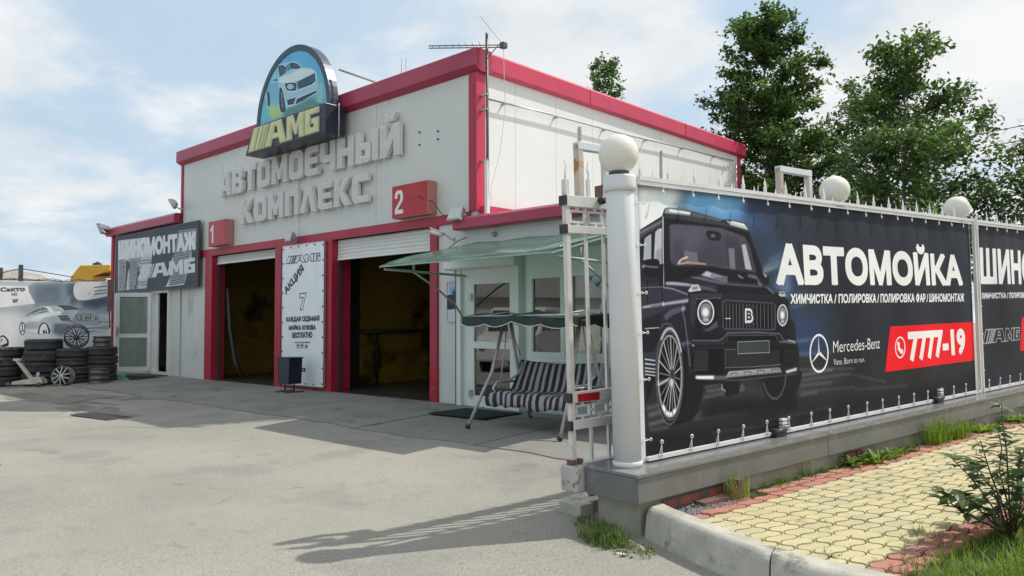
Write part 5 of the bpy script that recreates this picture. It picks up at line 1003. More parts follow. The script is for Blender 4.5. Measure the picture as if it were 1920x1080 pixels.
('L',(60,66,74),0.95,0,[(1.428,0.526),(1.53,0.553),(1.513,0.492)],0.02,None),
('L',(60,66,74),0.95,0,[(1.551,0.518),(1.735,0.533),(1.718,0.483)],0.02,None),
('L',(60,66,74),0.95,0,[(0.256,0.521),(0.464,0.554),(0.446,0.496)],0.02,None),
('L',(60,66,74),0.95,0,[(0.513,0.519),(0.62,0.557),(0.603,0.489)],0.02,None),
('L',(60,66,74),0.95,0,[(0.642,0.521),(0.811,0.531),(0.793,0.48)],0.02,None),
('L',(60,66,74),0.95,0,[(1.031,0.505),(1.22,0.53),(1.203,0.461)],0.02,None),
('L',(60,66,74),0.95,0,[(1.252,0.475),(1.424,0.502),(1.407,0.452)],0.02,None),
('L',(60,66,74),0.95,0,[(1.47,0.476),(1.615,0.505),(1.598,0.443)],0.02,None),
('L',(60,66,74),0.95,0,[(0.258,0.474),(0.467,0.509),(0.449,0.449)],0.02,None),
('L',(60,66,74),0.95,0,[(0.52,0.476),(0.664,0.492),(0.646,0.44)],0.02,None),
('L',(60,66,74),0.95,0,[(1.033,0.461),(1.208,0.469),(1.19,0.416)],0.02,None),
('L',(60,66,74),0.95,0,[(1.239,0.433),(1.435,0.478),(1.419,0.406)],0.02,None),
('L',(60,66,74),0.95,0,[(1.457,0.426),(1.612,0.472),(1.595,0.398)],0.02,None),
('L',(60,66,74),0.95,0,[(0.26,0.43),(0.406,0.459),(0.388,0.404)],0.02,None),
('L',(60,66,74),0.95,0,[(0.429,0.421),(0.557,0.458),(0.54,0.398)],0.02,None),
('L',(60,66,74),0.95,0,[(0.595,0.422),(0.79,0.446),(0.772,0.388)],0.02,None),
('L',(60,66,74),0.95,0,[(1.035,0.411),(1.195,0.426),(1.177,0.37)],0.02,None),
('L',(60,66,74),0.95,0,[(1.216,0.405),(1.343,0.443),(1.327,0.364)],0.02,None),
('L',(60,66,74),0.95,0,[(1.385,0.399),(1.521,0.423),(1.505,0.356)],0.02,None),
('L',(60,66,74),0.95,0,[(1.572,0.387),(1.726,0.41),(1.709,0.348)],0.02,None),
('L',(60,66,74),0.95,0,[(0.262,0.4),(0.398,0.418),(0.38,0.358)],0.02,None),
('L',(60,66,74),0.95,0,[(0.441,0.38),(0.596,0.406),(0.578,0.35)],0.02,None),
('L',(60,66,74),0.95,0,[(0.649,0.371),(0.827,0.406),(0.81,0.34)],0.02,None),
('L',(60,66,74),0.95,0,[(1.037,0.371),(1.147,0.384),(1.129,0.327)],0.02,None),
('L',(60,66,74),0.95,0,[(1.188,0.35),(1.301,0.383),(1.284,0.32)],0.02,None),
('L',(60,66,74),0.95,0,[(1.353,0.339),(1.489,0.367),(1.472,0.312)],0.02,None),
('L',(60,66,74),0.95,0,[(1.515,0.34),(1.616,0.383),(1.599,0.307)],0.02,None),
('L',(60,66,74),0.95,0,[(0.264,0.357),(0.452,0.381),(0.434,0.309)],0.02,None),
('L',(60,66,74),0.95,0,[(0.506,0.344),(0.665,0.378),(0.648,0.3)],0.02,None),
('L',(60,66,74),0.95,0,[(1.04,0.312),(1.208,0.351),(1.192,0.278)],0.02,None),
('L',(60,66,74),0.95,0,[(1.26,0.303),(1.402,0.343),(1.386,0.27)],0.02,None),
('L',(60,66,74),0.95,0,[(1.453,0.295),(1.622,0.338),(1.606,0.262)],0.02,None),
('L',(60,66,74),0.95,0,[(0.267,0.291),(0.387,0.321),(0.369,0.264)],0.02,None),
('L',(60,66,74),0.95,0,[(0.42,0.291),(0.605,0.324),(0.588,0.256)],0.02,None),
('L',(60,66,74),0.95,0,[(0.658,0.292),(0.832,0.307),(0.814,0.247)],0.02,None),
('L',(60,66,74),0.95,0,[(1.042,0.27),(1.241,0.282),(1.224,0.231)],0.02,None),
('L',(60,66,74),0.95,0,[(1.292,0.256),(1.463,0.299),(1.447,0.223)],0.02,None),
('L',(60,66,74),0.95,0,[(1.514,0.255),(1.693,0.282),(1.676,0.214)],0.02,None),
('L',(60,66,74),0.95,0,[(0.269,0.258),(0.399,0.275),(0.381,0.217)],0.02,None),
('L',(60,66,74),0.95,0,[(0.427,0.242),(0.582,0.264),(0.564,0.21)],0.02,None),
('L',(60,66,74),0.95,0,[(0.615,0.233),(0.758,0.255),(0.74,0.204)],0.02,None),
('L',(60,66,74),0.95,0,[(1.043,0.232),(1.168,0.247),(1.151,0.188)],0.02,None),
('L',(60,66,74),0.95,0,[(1.2,0.21),(1.312,0.26),(1.296,0.183)],0.02,None),
('L',(60,66,74),0.95,0,[(1.349,0.207),(1.539,0.237),(1.522,0.174)],0.02,None),
('L',(60,66,74),0.95,0,[(1.56,0.206),(1.734,0.233),(1.717,0.167)],0.02,None),
('L',(60,66,74),0.95,0,[(0.271,0.205),(0.422,0.244),(0.405,0.169)],0.02,None),
('L',(60,66,74),0.95,0,[(0.477,0.187),(0.604,0.243),(0.587,0.163)],0.02,None),
('L',(60,66,74),0.95,0,[(0.653,0.183),(0.76,0.209),(0.742,0.157)],0.02,None),
('L',(60,66,74),0.95,0,[(1.046,0.172),(1.23,0.195),(1.213,0.14)],0.02,None),
('L',(60,66,74),0.95,0,[(1.272,0.162),(1.414,0.188),(1.397,0.134)],0.02,None),
('L',(60,66,74),0.95,0,[(1.45,0.153),(1.639,0.19),(1.622,0.125)],0.02,None),
('L',(60,66,74),0.95,0,[(0.274,0.16),(0.399,0.18),(0.381,0.123)],0.02,None),
('L',(60,66,74),0.95,0,[(0.443,0.141),(0.601,0.186),(0.584,0.116)],0.02,None),
('L',(60,66,74),0.95,0,[(0.629,0.153),(0.798,0.171),(0.78,0.109)],0.02,None),
('L',(60,66,74),0.95,0,[(1.048,0.136),(1.242,0.165),(1.225,0.094)],0.02,None),
('L',(60,66,74),0.95,0,[(1.274,0.114),(1.401,0.143),(1.384,0.089)],0.02,None),
('L',(60,66,74),0.95,0,[(1.431,0.124),(1.621,0.157),(1.605,0.081)],0.02,None),
('L',(60,66,74),0.95,0,[(0.276,0.117),(0.484,0.144),(0.467,0.073)],0.02,None),
('L',(60,66,74),0.95,0,[(0.533,0.102),(0.691,0.143),(0.674,0.067)],0.02,None),
('L',(60,66,74),0.95,0,[(1.051,0.076),(1.148,0.131),(1.132,0.051)],0.02,None),
('L',(60,66,74),0.95,0,[(1.191,0.065),(1.299,0.115),(1.282,0.046)],0.02,None),
('L',(60,66,74),0.95,0,[(1.35,0.08),(1.461,0.115),(1.445,0.041)],0.02,None),
('L',(60,66,74),0.95,0,[(1.503,0.059),(1.672,0.094),(1.655,0.034)],0.02,None),
('L',(60,66,74),0.95,0,[(0.278,0.07),(0.398,0.09),(0.38,0.029)],0.02,None),
('L',(60,66,74),0.95,0,[(0.436,0.05),(0.575,0.08),(0.557,0.024)],0.02,None),
('L',(60,66,74),0.95,0,[(0.629,0.04),(0.776,0.085),(0.759,0.017)],0.02,None),
('L',(60,66,74),0.95,0,[(1.053,0.034),(1.187,0.062),(1.169,0.004)],0.02,None),
('L',(60,66,74),0.95,0,[(1.213,0.033),(1.355,0.072),(1.338,-0.001)],0.02,None),
('L',(60,66,74),0.95,0,[(1.402,0.021),(1.547,0.051),(1.531,-0.007)],0.02,None),
('L',(60,66,74),0.95,0,[(1.588,0.007),(1.751,0.052),(1.735,-0.014)],0.02,None),
('L',(60,66,74),0.95,0,[(1.754,0.869),(1.804,0.823),(1.88,0.846)],0.022,None),
('L',(60,66,74),0.95,0,[(1.758,0.79),(1.808,0.744),(1.883,0.768)],0.022,None),
('L',(60,66,74),0.95,0,[(1.763,0.672),(1.813,0.627),(1.888,0.65)],0.022,None),
('L',(60,66,74),0.95,0,[(1.781,0.26),(1.831,0.216),(1.906,0.24)],0.022,None),
('L',(60,66,74),0.95,0,[(1.784,0.182),(1.834,0.137),(1.91,0.162)],0.022,None),
('L',(60,66,74),0.95,0,[(1.917,0.865),(1.967,0.819),(2.042,0.842)],0.022,None),
('L',(60,66,74),0.95,0,[(1.921,0.787),(1.97,0.741),(2.045,0.764)],0.022,None),
('L',(60,66,74),0.95,0,[(1.926,0.67),(1.975,0.624),(2.05,0.647)],0.022,None),
('L',(60,66,74),0.95,0,[(1.944,0.26),(1.993,0.215),(2.068,0.239)],0.022,None),
('L',(60,66,74),0.95,0,[(1.947,0.182),(1.996,0.137),(2.071,0.162)],0.022,None),
('L',(60,66,74),0.95,0,[(2.079,0.861),(2.128,0.816),(2.203,0.839)],0.022,None),
('L',(60,66,74),0.95,0,[(2.082,0.783),(2.132,0.738),(2.206,0.761)],0.022,None),
('L',(60,66,74),0.95,0,[(2.087,0.667),(2.136,0.622),(2.211,0.645)],0.022,None),
('L',(60,66,74),0.95,0,[(2.105,0.259),(2.154,0.214),(2.228,0.239)],0.022,None),
('L',(60,66,74),0.95,0,[(2.108,0.181),(2.157,0.137),(2.231,0.161)],0.022,None),
('L',(60,66,74),0.95,0,[(2.239,0.858),(2.288,0.812),(2.361,0.835)],0.022,None),
('L',(60,66,74),0.95,0,[(2.242,0.78),(2.291,0.735),(2.365,0.758)],0.022,None),
('L',(60,66,74),0.95,0,[(2.247,0.664),(2.296,0.619),(2.369,0.642)],0.022,None),
('L',(60,66,74),0.95,0,[(2.264,0.258),(2.313,0.214),(2.386,0.238)],0.022,None),
('L',(60,66,74),0.95,0,[(2.268,0.181),(2.316,0.137),(2.389,0.161)],0.022,None),
('L',(60,66,74),0.95,0,[(2.398,0.854),(2.446,0.809),(2.519,0.831)],0.022,None),
('L',(60,66,74),0.95,0,[(2.401,0.777),(2.449,0.732),(2.522,0.755)],0.022,None),
('L',(60,66,74),0.95,0,[(2.406,0.661),(2.454,0.616),(2.526,0.639)],0.022,None),
('L',(60,66,74),0.95,0,[(2.422,0.258),(2.47,0.213),(2.543,0.237)],0.022,None),
('L',(60,66,74),0.95,0,[(2.426,0.181),(2.474,0.137),(2.546,0.161)],0.022,None),
('L',(60,66,74),0.85,0,[(0.259,1.533),(0.349,1.424),(0.321,1.344)],0.022,None),
('L',(60,66,74),0.85,0,[(0.399,1.473),(0.488,1.373),(0.458,1.334)],0.022,None),
('L',(60,66,74),0.85,0,[(0.538,1.414),(0.625,1.322),(0.594,1.324)],0.022,None),
('L',(60,66,74),0.85,0,[(0.675,1.355),(0.755,1.394),(0.728,1.315)],0.022,None),
('L',(60,66,74),0.85,0,[(0.802,1.492),(0.891,1.344),(0.862,1.305)],0.022,None),
('L',(60,66,74),0.85,0,[(0.937,1.433),(1.025,1.294),(0.994,1.296)],0.022,None),
('L',(60,66,74),0.85,0,[(1.071,1.375),(1.152,1.365),(1.126,1.287)],0.022,None),
('L',(60,66,74),0.85,0,[(1.204,1.317),(1.284,1.315),(1.256,1.277)],0.022,None),
('L',(60,66,74),0.85,0,[(1.327,1.452),(1.415,1.266),(1.385,1.268)],0.022,None),
('L',(60,66,74),0.85,0,[(1.458,1.394),(1.539,1.336),(1.513,1.259)],0.022,None),
('L',(60,66,74),0.85,0,[(1.588,1.337),(1.668,1.288),(1.641,1.25)],0.022,None),
('L',(60,66,74),0.85,0,[(1.717,1.28),(1.796,1.239),(1.767,1.241)],0.022,None),
('L',(60,66,74),0.85,0,[(1.836,1.413),(1.917,1.309),(1.892,1.232)],0.022,None),
('L',(60,66,74),0.85,0,[(1.963,1.356),(2.043,1.26),(2.016,1.223)],0.022,None),
('L',(60,66,74),0.85,0,[(2.089,1.3),(2.168,1.213),(2.14,1.215)],0.022,None),
('L',(60,66,74),0.85,0,[(2.214,1.244),(2.287,1.282),(2.262,1.206)],0.022,None),
('T',(222,225,228),1,0,[(0.236,1.477),(5.166,1.352),(5.198,0.959),(0.233,1.0)],'ШИНОМОНТАЖ',0.09),
('AMG',(214,217,221),1,0,[(1.641,0.699),(5.198,0.726),(5.217,0.349),(1.657,0.324)],-1,0)]
PROMO=[('P',(232,238,242),1,0,[(-0.694,3.389),(2.171,3.142),(2.206,-0.32),(-0.617,-0.512)],None,None),
('AMG',(62,66,74),1,0,[(0.13,2.717),(1.436,2.718),(1.438,2.562),(0.132,2.567)],0.016,0),
('T',(62,66,74),1,0,[(0.063,2.017),(0.738,2.519),(0.859,2.375),(0.163,1.888)],'АКЦИЯ',0.025),
('L',(62,66,74),1,0,[(0.688,1.909),(0.925,1.917),(0.804,1.573),(0.704,1.572),(0.822,1.826),(0.695,1.819),(0.688,1.909)],0.02,None),
('T',(62,66,74),1,0,[(0.169,1.412),(1.422,1.437),(1.423,1.323),(0.171,1.31)],'КАЖДАЯ СЕДЬМАЯ',0.018),
('T',(62,66,74),1,0,[(0.278,1.247),(1.295,1.269),(1.296,1.16),(0.28,1.152)],'МОЙКА КУЗОВА',0.018),
('T',(62,66,74),1,0,[(0.41,1.083),(1.166,1.105),(1.168,0.996),(0.412,0.983)],'БЕСПЛАТНО',0.018),
('T',(62,66,74),1,0,[(0.506,0.902),(1.081,0.909),(1.082,0.873),(0.507,0.859)],'телефон для записи',0.004),
('T',(62,66,74),1,0,[(0.588,0.835),(0.994,0.841),(0.995,0.768),(0.589,0.76)],'77 77 19',0.014),
('T',(62,66,74),1,0,[(0.641,0.352),(0.923,0.362),(0.924,0.289),(0.642,0.278)],'часа',0.016)]
POST=[('P',(196,206,210),1,0,[(-0.108,0.765),(0.555,0.736),(0.552,-0.152),(-0.108,-0.154)],None,None),
('P',(120,170,206),0.9,0.02,[(0.061,0.589),(0.331,0.597),(0.344,0.45),(0.061,0.449)],None,None),
('P',(40,60,90),0.9,0,[(0.115,0.466),(0.17,0.548),(0.224,0.463)],None,None),
('P',(44,50,62),1,0,[(-0.016,0.438),(0.033,0.459),(0.358,0.459),(0.389,0.303),(0.331,0.231),(0.055,0.203),(-0.011,0.218)],None,None),
('L',(150,156,166),0.7,0,[(0.02,0.422),(0.033,0.366)],0.01,None),
('L',(150,156,166),0.7,0,[(0.08,0.421),(0.093,0.365)],0.01,None),
('L',(150,156,166),0.7,0,[(0.14,0.419),(0.153,0.363)],0.01,None),
('L',(150,156,166),0.7,0,[(0.199,0.418),(0.213,0.362)],0.01,None),
('L',(150,156,166),0.7,0,[(0.259,0.416),(0.272,0.361)],0.01,None),
('L',(150,156,166),0.7,0,[(0.318,0.414),(0.331,0.359)],0.01,None),
('L',(110,120,130),0.8,0,[(0.006,0.311),(0.371,0.331)],0.008,None),
('L',(120,170,206),0.8,0,[(0.006,0.646),(0.398,0.65)],0.012,None)]
# ------------------------------------------------------------------ shared materials
M = {}
def build_mats():
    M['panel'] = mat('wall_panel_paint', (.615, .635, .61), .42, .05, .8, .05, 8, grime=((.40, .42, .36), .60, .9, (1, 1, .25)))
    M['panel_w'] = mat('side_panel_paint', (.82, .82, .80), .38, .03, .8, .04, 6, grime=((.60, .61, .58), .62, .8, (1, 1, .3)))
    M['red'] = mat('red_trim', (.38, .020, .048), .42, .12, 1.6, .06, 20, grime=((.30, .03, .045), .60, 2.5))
    M['fascia'] = mat('fascia_sheet_shaded', (.38, .040, .085), .38, .10, 1.4, .05, 12)  # fascia red in the darker tone of the shaded front
    M['redsun'] = mat('red_trim_sunlit', (.58, .045, .105), .40, .10, 1.4, .05, 12)  # same red trim, lightened in colour for the sunlit side faces
    M['redrust'] = mat('red_worn', (.40, .014, .03), .6, .25, 6, .3, 40, grime=((.36, .33, .30), .57, 9))
    M['seam'] = mat('dark_joint', (.09, .09, .09), .8, .1)
    M['white'] = mat('white_paint', (.70, .71, .70), .40, .08, 3, .05, 30, grime=((.48, .47, .43), .63, 5))
    M['whitepvc'] = mat('white_pvc', (.74, .76, .74), .32, .04, 2, .0)
    M['gatepaint'] = mat('gate_paint', (.66, .65, .62), .5, .10, 4, .15, 50, grime=((.24, .13, .07), .66, 7))
    M['gaterust'] = mat('gate_rust', (.64, .61, .56), .6, .12, 6, .3, 60, grime=((.28, .15, .08), .60, 5))
    M['postpaint'] = mat('pillar_paint', (.68, .70, .72), .42, .05, 2, .05, 14, grime=((.50, .51, .49), .64, 3))
    M['granite'] = mat('granite_slab', (.155, .160, .158), .42, .16, 3, .12, 180, grime=((.26, .255, .24), .60, 5), dist=.001)
    M['granite_top'] = mat('granite_cap', (.19, .19, .19), .20, .14, 5, .05, 180, grime=((.30, .29, .27), .60, 5), dist=.0005)
    M['concrete'] = mat('wall_concrete', (.34, .325, .27), .9, .22, 2.4, .5, 35, grime=((.16, .15, .11), .58, 2.6), dist=.008)
    M['kerb'] = mat('kerb_concrete', (.44, .42, .36), .9, .22, 4, .7, 45, grime=((.22, .20, .165), .55, 3.2), dist=.005)
    M['black'] = mat('black_plastic', (.03, .03, .032), .5, .2, 6, .1)
    M['metal'] = mat('grey_metal', (.42, .43, .44), .38, .15, 6, .1, 50, metal=.7)
    M['dmetal'] = mat('dark_metal', (.10, .10, .105), .45, .2, 8, .1, 50, metal=.5)
    M['rubber'] = mat('tyre_rubber', (.040, .040, .043), .72, .35, 5, .3, 30, grime=((.095, .09, .082), .55, 4))
    M['yellow'] = mat('bay_yellow', (.25, .165, .02), .5, .25, 1.2, .1, 10, grime=((.05, .035, .012), .50, .8))
    M['bayfloor'] = mat('bay_floor', (.05, .048, .045), .35, .3, 2, .3, 20)
    M['baydark'] = mat('bay_dark', (.035, .03, .028), .6, .3, 2, .2)
    M['canopyframe'] = mat('canopy_frame', (.34, .40, .37), .4, .1, 5, .05, metal=.3)
    M['navy'] = mat('navy_sheet', (.020, .026, .045), .35, .15, 3, .03)
    M['letterside'] = mat('letter_side', (.70, .71, .69), .5, .08, 3, .05, 20, grime=((.46, .46, .42), .6, 3))
    M['letterface'] = mat('letter_face', (.61, .61, .59), .45, .08, 4, .05, 20, grime=((.40, .40, .37), .6, 3))
    M['glassdark'] = mat('dark_glass', (.030, .036, .036), .04, .3, 1, .0, spec=.9)
    M['globe'] = None
    # opal globe
    m = bpy.data.materials.new('opal_globe'); m.use_nodes = True; b = m.node_tree.nodes['Principled BSDF']
    nt = m.node_tree; n = nt.nodes.new('ShaderNodeTexNoise'); n.inputs['Scale'].default_value = 9; cr = nt.nodes.new('ShaderNodeValToRGB')
    cr.color_ramp.elements[0].color = (.70, .68, .60, 1); cr.color_ramp.elements[1].color = (.82, .80, .74, 1); nt.links.new(n.outputs[0], cr.inputs[0]); nt.links.new(cr.outputs[0], b.inputs['Base Color'])
    b.inputs['Roughness'].default_value = .22; b.inputs['Subsurface Weight'].default_value = .35; b.inputs['Subsurface Radius'].default_value = (.08, .08, .07); b.inputs['Subsurface Scale'].default_value = .5; M['globe'] = m
    # green translucent canopy sheet
    m = bpy.data.materials.new('green_polycarbonate'); m.use_nodes = True; nt = m.node_tree; nt.nodes.clear(); N = nt.nodes.new; L = nt.links.new
    o = N('ShaderNodeOutputMaterial'); t = N('ShaderNodeBsdfTransparent'); t.inputs[0].default_value = (.22, .80, .60, 1)
    tl = N('ShaderNodeBsdfTranslucent'); tl.inputs[0].default_value = (.22, .78, .58, 1); d = N('ShaderNodeBsdfDiffuse'); d.inputs[0].default_value = (.34, .60, .51, 1)
    g = N('ShaderNodeBsdfGlossy'); g.inputs[0].default_value = (.8, .9, .86, 1); g.inputs[1].default_value = .18
    n = N('ShaderNodeTexNoise'); n.inputs['Scale'].default_value = 2.5; n.inputs['Detail'].default_value = 6; ge = N('ShaderNodeNewGeometry'); L(ge.outputs['Position'], n.inputs['Vector'])
    mr = N('ShaderNodeMapRange'); L(n.outputs[0], mr.inputs[0]); mr.inputs[3].default_value = .35; mr.inputs[4].default_value = .62
    m1 = N('ShaderNodeMixShader'); m1.inputs[0].default_value = .5; L(d.outputs[0], m1.inputs[1]); L(tl.outputs[0], m1.inputs[2])
    m2 = N('ShaderNodeMixShader'); L(mr.outputs[0], m2.inputs[0]); L(t.outputs[0], m2.inputs[1]); L(m1.outputs[0], m2.inputs[2])
    m3 = N('ShaderNodeMixShader'); f = N('ShaderNodeFresnel'); f.inputs[0].default_value = 1.45; L(f.outputs[0], m3.inputs[0]); L(m2.outputs[0], m3.inputs[1]); L(g.outputs[0], m3.inputs[2]); L(m3.outputs[0], o.inputs[0]); M['poly'] = m
    # clear window pane
    m = bpy.data.materials.new('window_glass'); m.use_nodes = True; nt = m.node_tree; nt.nodes.clear(); N = nt.nodes.new; L = nt.links.new
    o = N('ShaderNodeOutputMaterial'); t = N('ShaderNodeBsdfTransparent'); t.inputs[0].default_value = (.62, .70, .67, 1); g = N('ShaderNodeBsdfGlossy'); g.inputs[1].default_value = .02
    g.inputs[0].default_value = (1, 1, 1, 1); f = N('ShaderNodeFresnel'); f.inputs[0].default_value = 1.6; ma = N('ShaderNodeMath'); ma.operation = 'MULTIPLY_ADD'; L(f.outputs[0], ma.inputs[0]); ma.inputs[1].default_value = 1.4; ma.inputs[2].default_value = .06
    mx = N('ShaderNodeMixShader'); L(ma.outputs[0], mx.inputs[0]); L(t.outputs[0], mx.inputs[1]); L(g.outputs[0], mx.inputs[2]); L(mx.outputs[0], o.inputs[0]); M['glass'] = m
build_mats()

def ss(a, b, x):
    t = min(1, max(0, (x-a)/(b-a))); return t*t*(3-2*t)
def gz(x, y):
    """height of the yard"""
    z = .135*ss(4.2, 8.6, y)
    z += .012*math.sin(x*.7+1)*math.sin(y*.9)*ss(2, 4, math.hypot(x, y))
    z -= .035*math.exp(-(((x+2.75)/.9)**2+((y-4.35)/.6)**2))
    if y > 8.2: z = z*(1-ss(8.2, 8.8, y))+.135*ss(8.2, 8.8, y)
    return z

# ------------------------------------------------------------------ ground
def asphalt_mat():
    m = bpy.data.materials.new('dusty_asphalt'); m.use_nodes = True; nt = m.node_tree; N = nt.nodes.new; L = nt.links.new
    b = nt.nodes['Principled BSDF']; b.inputs['Roughness'].default_value = .93; b.inputs['Specular IOR Level'].default_value = .25
    g = N('ShaderNodeNewGeometry')
    def noise(s, d=8, r=.6, sc=(1, 1, 1)):
        mp = N('ShaderNodeMapping'); mp.inputs['Scale'].default_value = sc; L(g.outputs['Position'], mp.inputs[0])
        n = N('ShaderNodeTexNoise'); n.inputs['Scale'].default_value = s; n.inputs['Detail'].default_value = d; n.inputs['Roughness'].default_value = r; L(mp.outputs[0], n.inputs['Vector']); return n
    def ramp(src, p0, c0, p1, c1):
        r = N('ShaderNodeValToRGB'); L(src, r.inputs[0]); e = r.color_ramp.elements; e[0].position = p0; e[0].color = (*c0, 1); e[1].position = p1; e[1].color = (*c1, 1); return r.outputs[0]
    def mix(f, a, bb, mode='MIX'):
        x = N('ShaderNodeMix'); x.data_type = 'RGBA'; x.blend_type = mode
        if isinstance(f, float): x.inputs[0].default_value = f
        else: L(f, x.inputs[0])
        L(a, x.inputs[6])
        if isinstance(bb, tuple): x.inputs[7].default_value = (*bb, 1)
        else: L(bb, x.inputs[7])
        return x.outputs[2]
    def step(src, a, c, lo=0., hi=1.):
        r = N('ShaderNodeMapRange'); r.interpolation_type = 'SMOOTHSTEP'; L(src, r.inputs[0]); r.inputs[1].default_value = a; r.inputs[2].default_value = c; r.inputs[3].default_value = lo; r.inputs[4].default_value = hi; return r.outputs[0]
    c = ramp(noise(.35, 6).outputs[0], .35, (.262, .250, .218), .66, (.335, .318, .276))
    c = mix(step(noise(1.1, 9, .62).outputs[0], .50, .66, 0, .6), c, (.215, .213, .195))
    c = mix(step(noise(2.3, 9, .7, (1, 2.2, 1)).outputs[0], .56, .72, 0, .55), c, (.17, .168, .155))
    # fine aggregate: light and dark grit
    c = mix(step(noise(60, 3, .6).outputs[0], .50, .74, 0, .6), c, (.46, .44, .39))
    c = mix(step(noise(85, 2, .5).outputs[0], .57, .70, 0, .8), c, (.13, .125, .115))
    v = N('ShaderNodeTexVoronoi'); v.inputs['Scale'].default_value = 26; L(g.outputs['Position'], v.inputs['Vector'])
    sp = step(v.outputs['Distance'], .05, .11, 1, 0); n5 = step(noise(.55, 5).outputs[0], .46, .62)
    mu = N('ShaderNodeMath'); mu.operation = 'MULTIPLY'; L(sp, mu.inputs[0]); L(n5, mu.inputs[1]); c = mix(mu.outputs[0], c, (.52, .50, .46))
    # sparse cracks
    vc = N('ShaderNodeTexVoronoi'); vc.feature = 'DISTANCE_TO_EDGE'; vc.inputs['Scale'].default_value = .33
    wn = noise(2.5, 6, .65); wa = N('ShaderNodeVectorMath'); wa.operation = 'MULTIPLY_ADD'; L(wn.outputs['Color'], wa.inputs[0]); wa.inputs[1].default_value = (.55, .55, 0); L(g.outputs['Position'], wa.inputs[2]); L(wa.outputs[0], vc.inputs['Vector'])
    ck = step(vc.outputs['Distance'], .0012, .0042, 1, 0); cm = step(noise(.45, 3).outputs[0], .54, .64)
    mu2 = N('ShaderNodeMath'); mu2.operation = 'MULTIPLY'; L(ck, mu2.inputs[0]); L(cm, mu2.inputs[1]); c = mix(mu2.outputs[0], c, (.12, .11, .10))
    # oil stains
    st = step(noise(.8, 4, .5, (1, 1.8, 1)).outputs[0], .66, .74, 0, .45); c = mix(st, c, (.17, .16, .145))
    L(c, b.inputs['Base Color'])
    bp = N('ShaderNodeBump'); bp.inputs['Strength'].default_value = .55; bp.inputs['Distance'].default_value = .006; L(noise(70, 5, .7).outputs[0], bp.inputs['Height']); L(bp.outputs[0], b.inputs['Normal'])
    return m
def patches():
    r = random.Random(6); m = mat('asphalt_patch', (.20, .19, .165), .85, .2, 2.5, .4, 60, grime=((.11, .105, .095), .52, 1.6))
    for x, y, a, b_, c in ((-17.9, 5.2, 2.1, .42, .12), (-14.6, 5.0, 1.5, .34, -.05), (-16.9, 6.0, 1.3, .22, .2)):
        n = 40; pts = [(1+.22*math.sin(i*.9+x)+.13*math.sin(i*2.3+y)+r.uniform(-.05, .05)) for i in range(n)]; b = MB(); vs = []
        for q in (.0, .5, 1.0):
            for i in range(n): t = 2*math.pi*i/n; px, py = a*q*pts[i]*math.cos(t), b_*q*pts[i]*math.sin(t); X, Y = x+px*math.cos(c)-py*math.sin(c), y+px*math.sin(c)+py*math.cos(c); vs.append((X, Y, gz(X, Y)+.005))
        b.add(vs, [(j*n+i, j*n+(i+1) % n, (j+1)*n+(i+1) % n, (j+1)*n+i) for j in (0, 1) for i in range(n)]); b.build('asphalt_patch', m, None, kind='structure')
def ground():
    xs = [-1200, -400, -150, -80, -50]+[-40+i*.6 for i in range(76)]+[8, 12, 20, 40, 90, 300, 1200]
    ys = [-1200, -300, -80, -30, -12]+[-8+i*.45 for i in range(50)]+[16, 22, 40, 90, 300, 1200]
    vs = [(x, y, gz(x, y)) for y in ys for x in xs]; n = len(xs)
    fs = [(j*n+i, j*n+i+1, (j+1)*n+i+1, (j+1)*n+i) for j in range(len(ys)-1) for i in range(n-1)]
    me = bpy.data.meshes.new('asphalt_yard'); me.from_pydata(vs, [], fs); me.materials.append(asphalt_mat()); me.polygons.foreach_set('use_smooth', [True]*len(fs)); me.update()
    link(me, 'asphalt_yard', kind='structure')
    # concrete apron in front of the bays, poured in slabs with open joints
    M['apron'] = mat('apron_concrete', (.225, .222, .205), .9, .16, 1.3, .35, 50, grime=((.13, .127, .115), .56, 1.7, (1, 1, 1)), dist=.005)
    M['apron_d'] = mat('apron_dark', (.07, .068, .062), .9, .2)
    ap = bpy.data.objects.new('concrete_apron', None); COL.objects.link(ap); ap['kind'] = 'structure'
    js = [-24.5, -20.6, -17.6, -14.35, -11.6, -8.9, -6.6, -3.2]
    r = random.Random(3)
    for a, b_ in zip(js[:-1], js[1:]):
        y0, y1 = 6.42, 8.985; nx, ny = 8, 8; g_ = .014; vs = []; dz = r.uniform(-.004, .006)
        for j in range(ny+1):
            for i in range(nx+1):
                x = a+g_+(b_-a-2*g_)*i/nx; y = y0+(y1-y0)*j/ny
                if j == 0: y += .04*math.sin(x*1.7)+.03*math.sin(x*5.1)
                vs.append((x, y, gz(x, y)+.016+dz))
        fs = [(j*(nx+1)+i, j*(nx+1)+i+1, (j+1)*(nx+1)+i+1, (j+1)*(nx+1)+i) for j in range(ny) for i in range(nx)]
        # skirt
        k = len(vs); edge = list(range(0, nx+1))+[(j+1)*(nx+1)-1 for j in range(1, ny+1)]+[ny*(nx+1)+i for i in range(nx-1, -1, -1)]+[j*(nx+1) for j in range(ny-1, 0, -1)]
        for e in edge: p = vs[e]; vs.append((p[0], p[1], p[2]-.06))
        for q in range(len(edge)): fs.append((edge[q], k+q, k+(q+1) % len(edge), edge[(q+1) % len(edge)]))
        me = bpy.data.meshes.new('slab'); me.from_pydata(vs, [], fs); me.materials.append(M['apron']); me.update(); link(me, 'slab', ap)
ground()

patches()
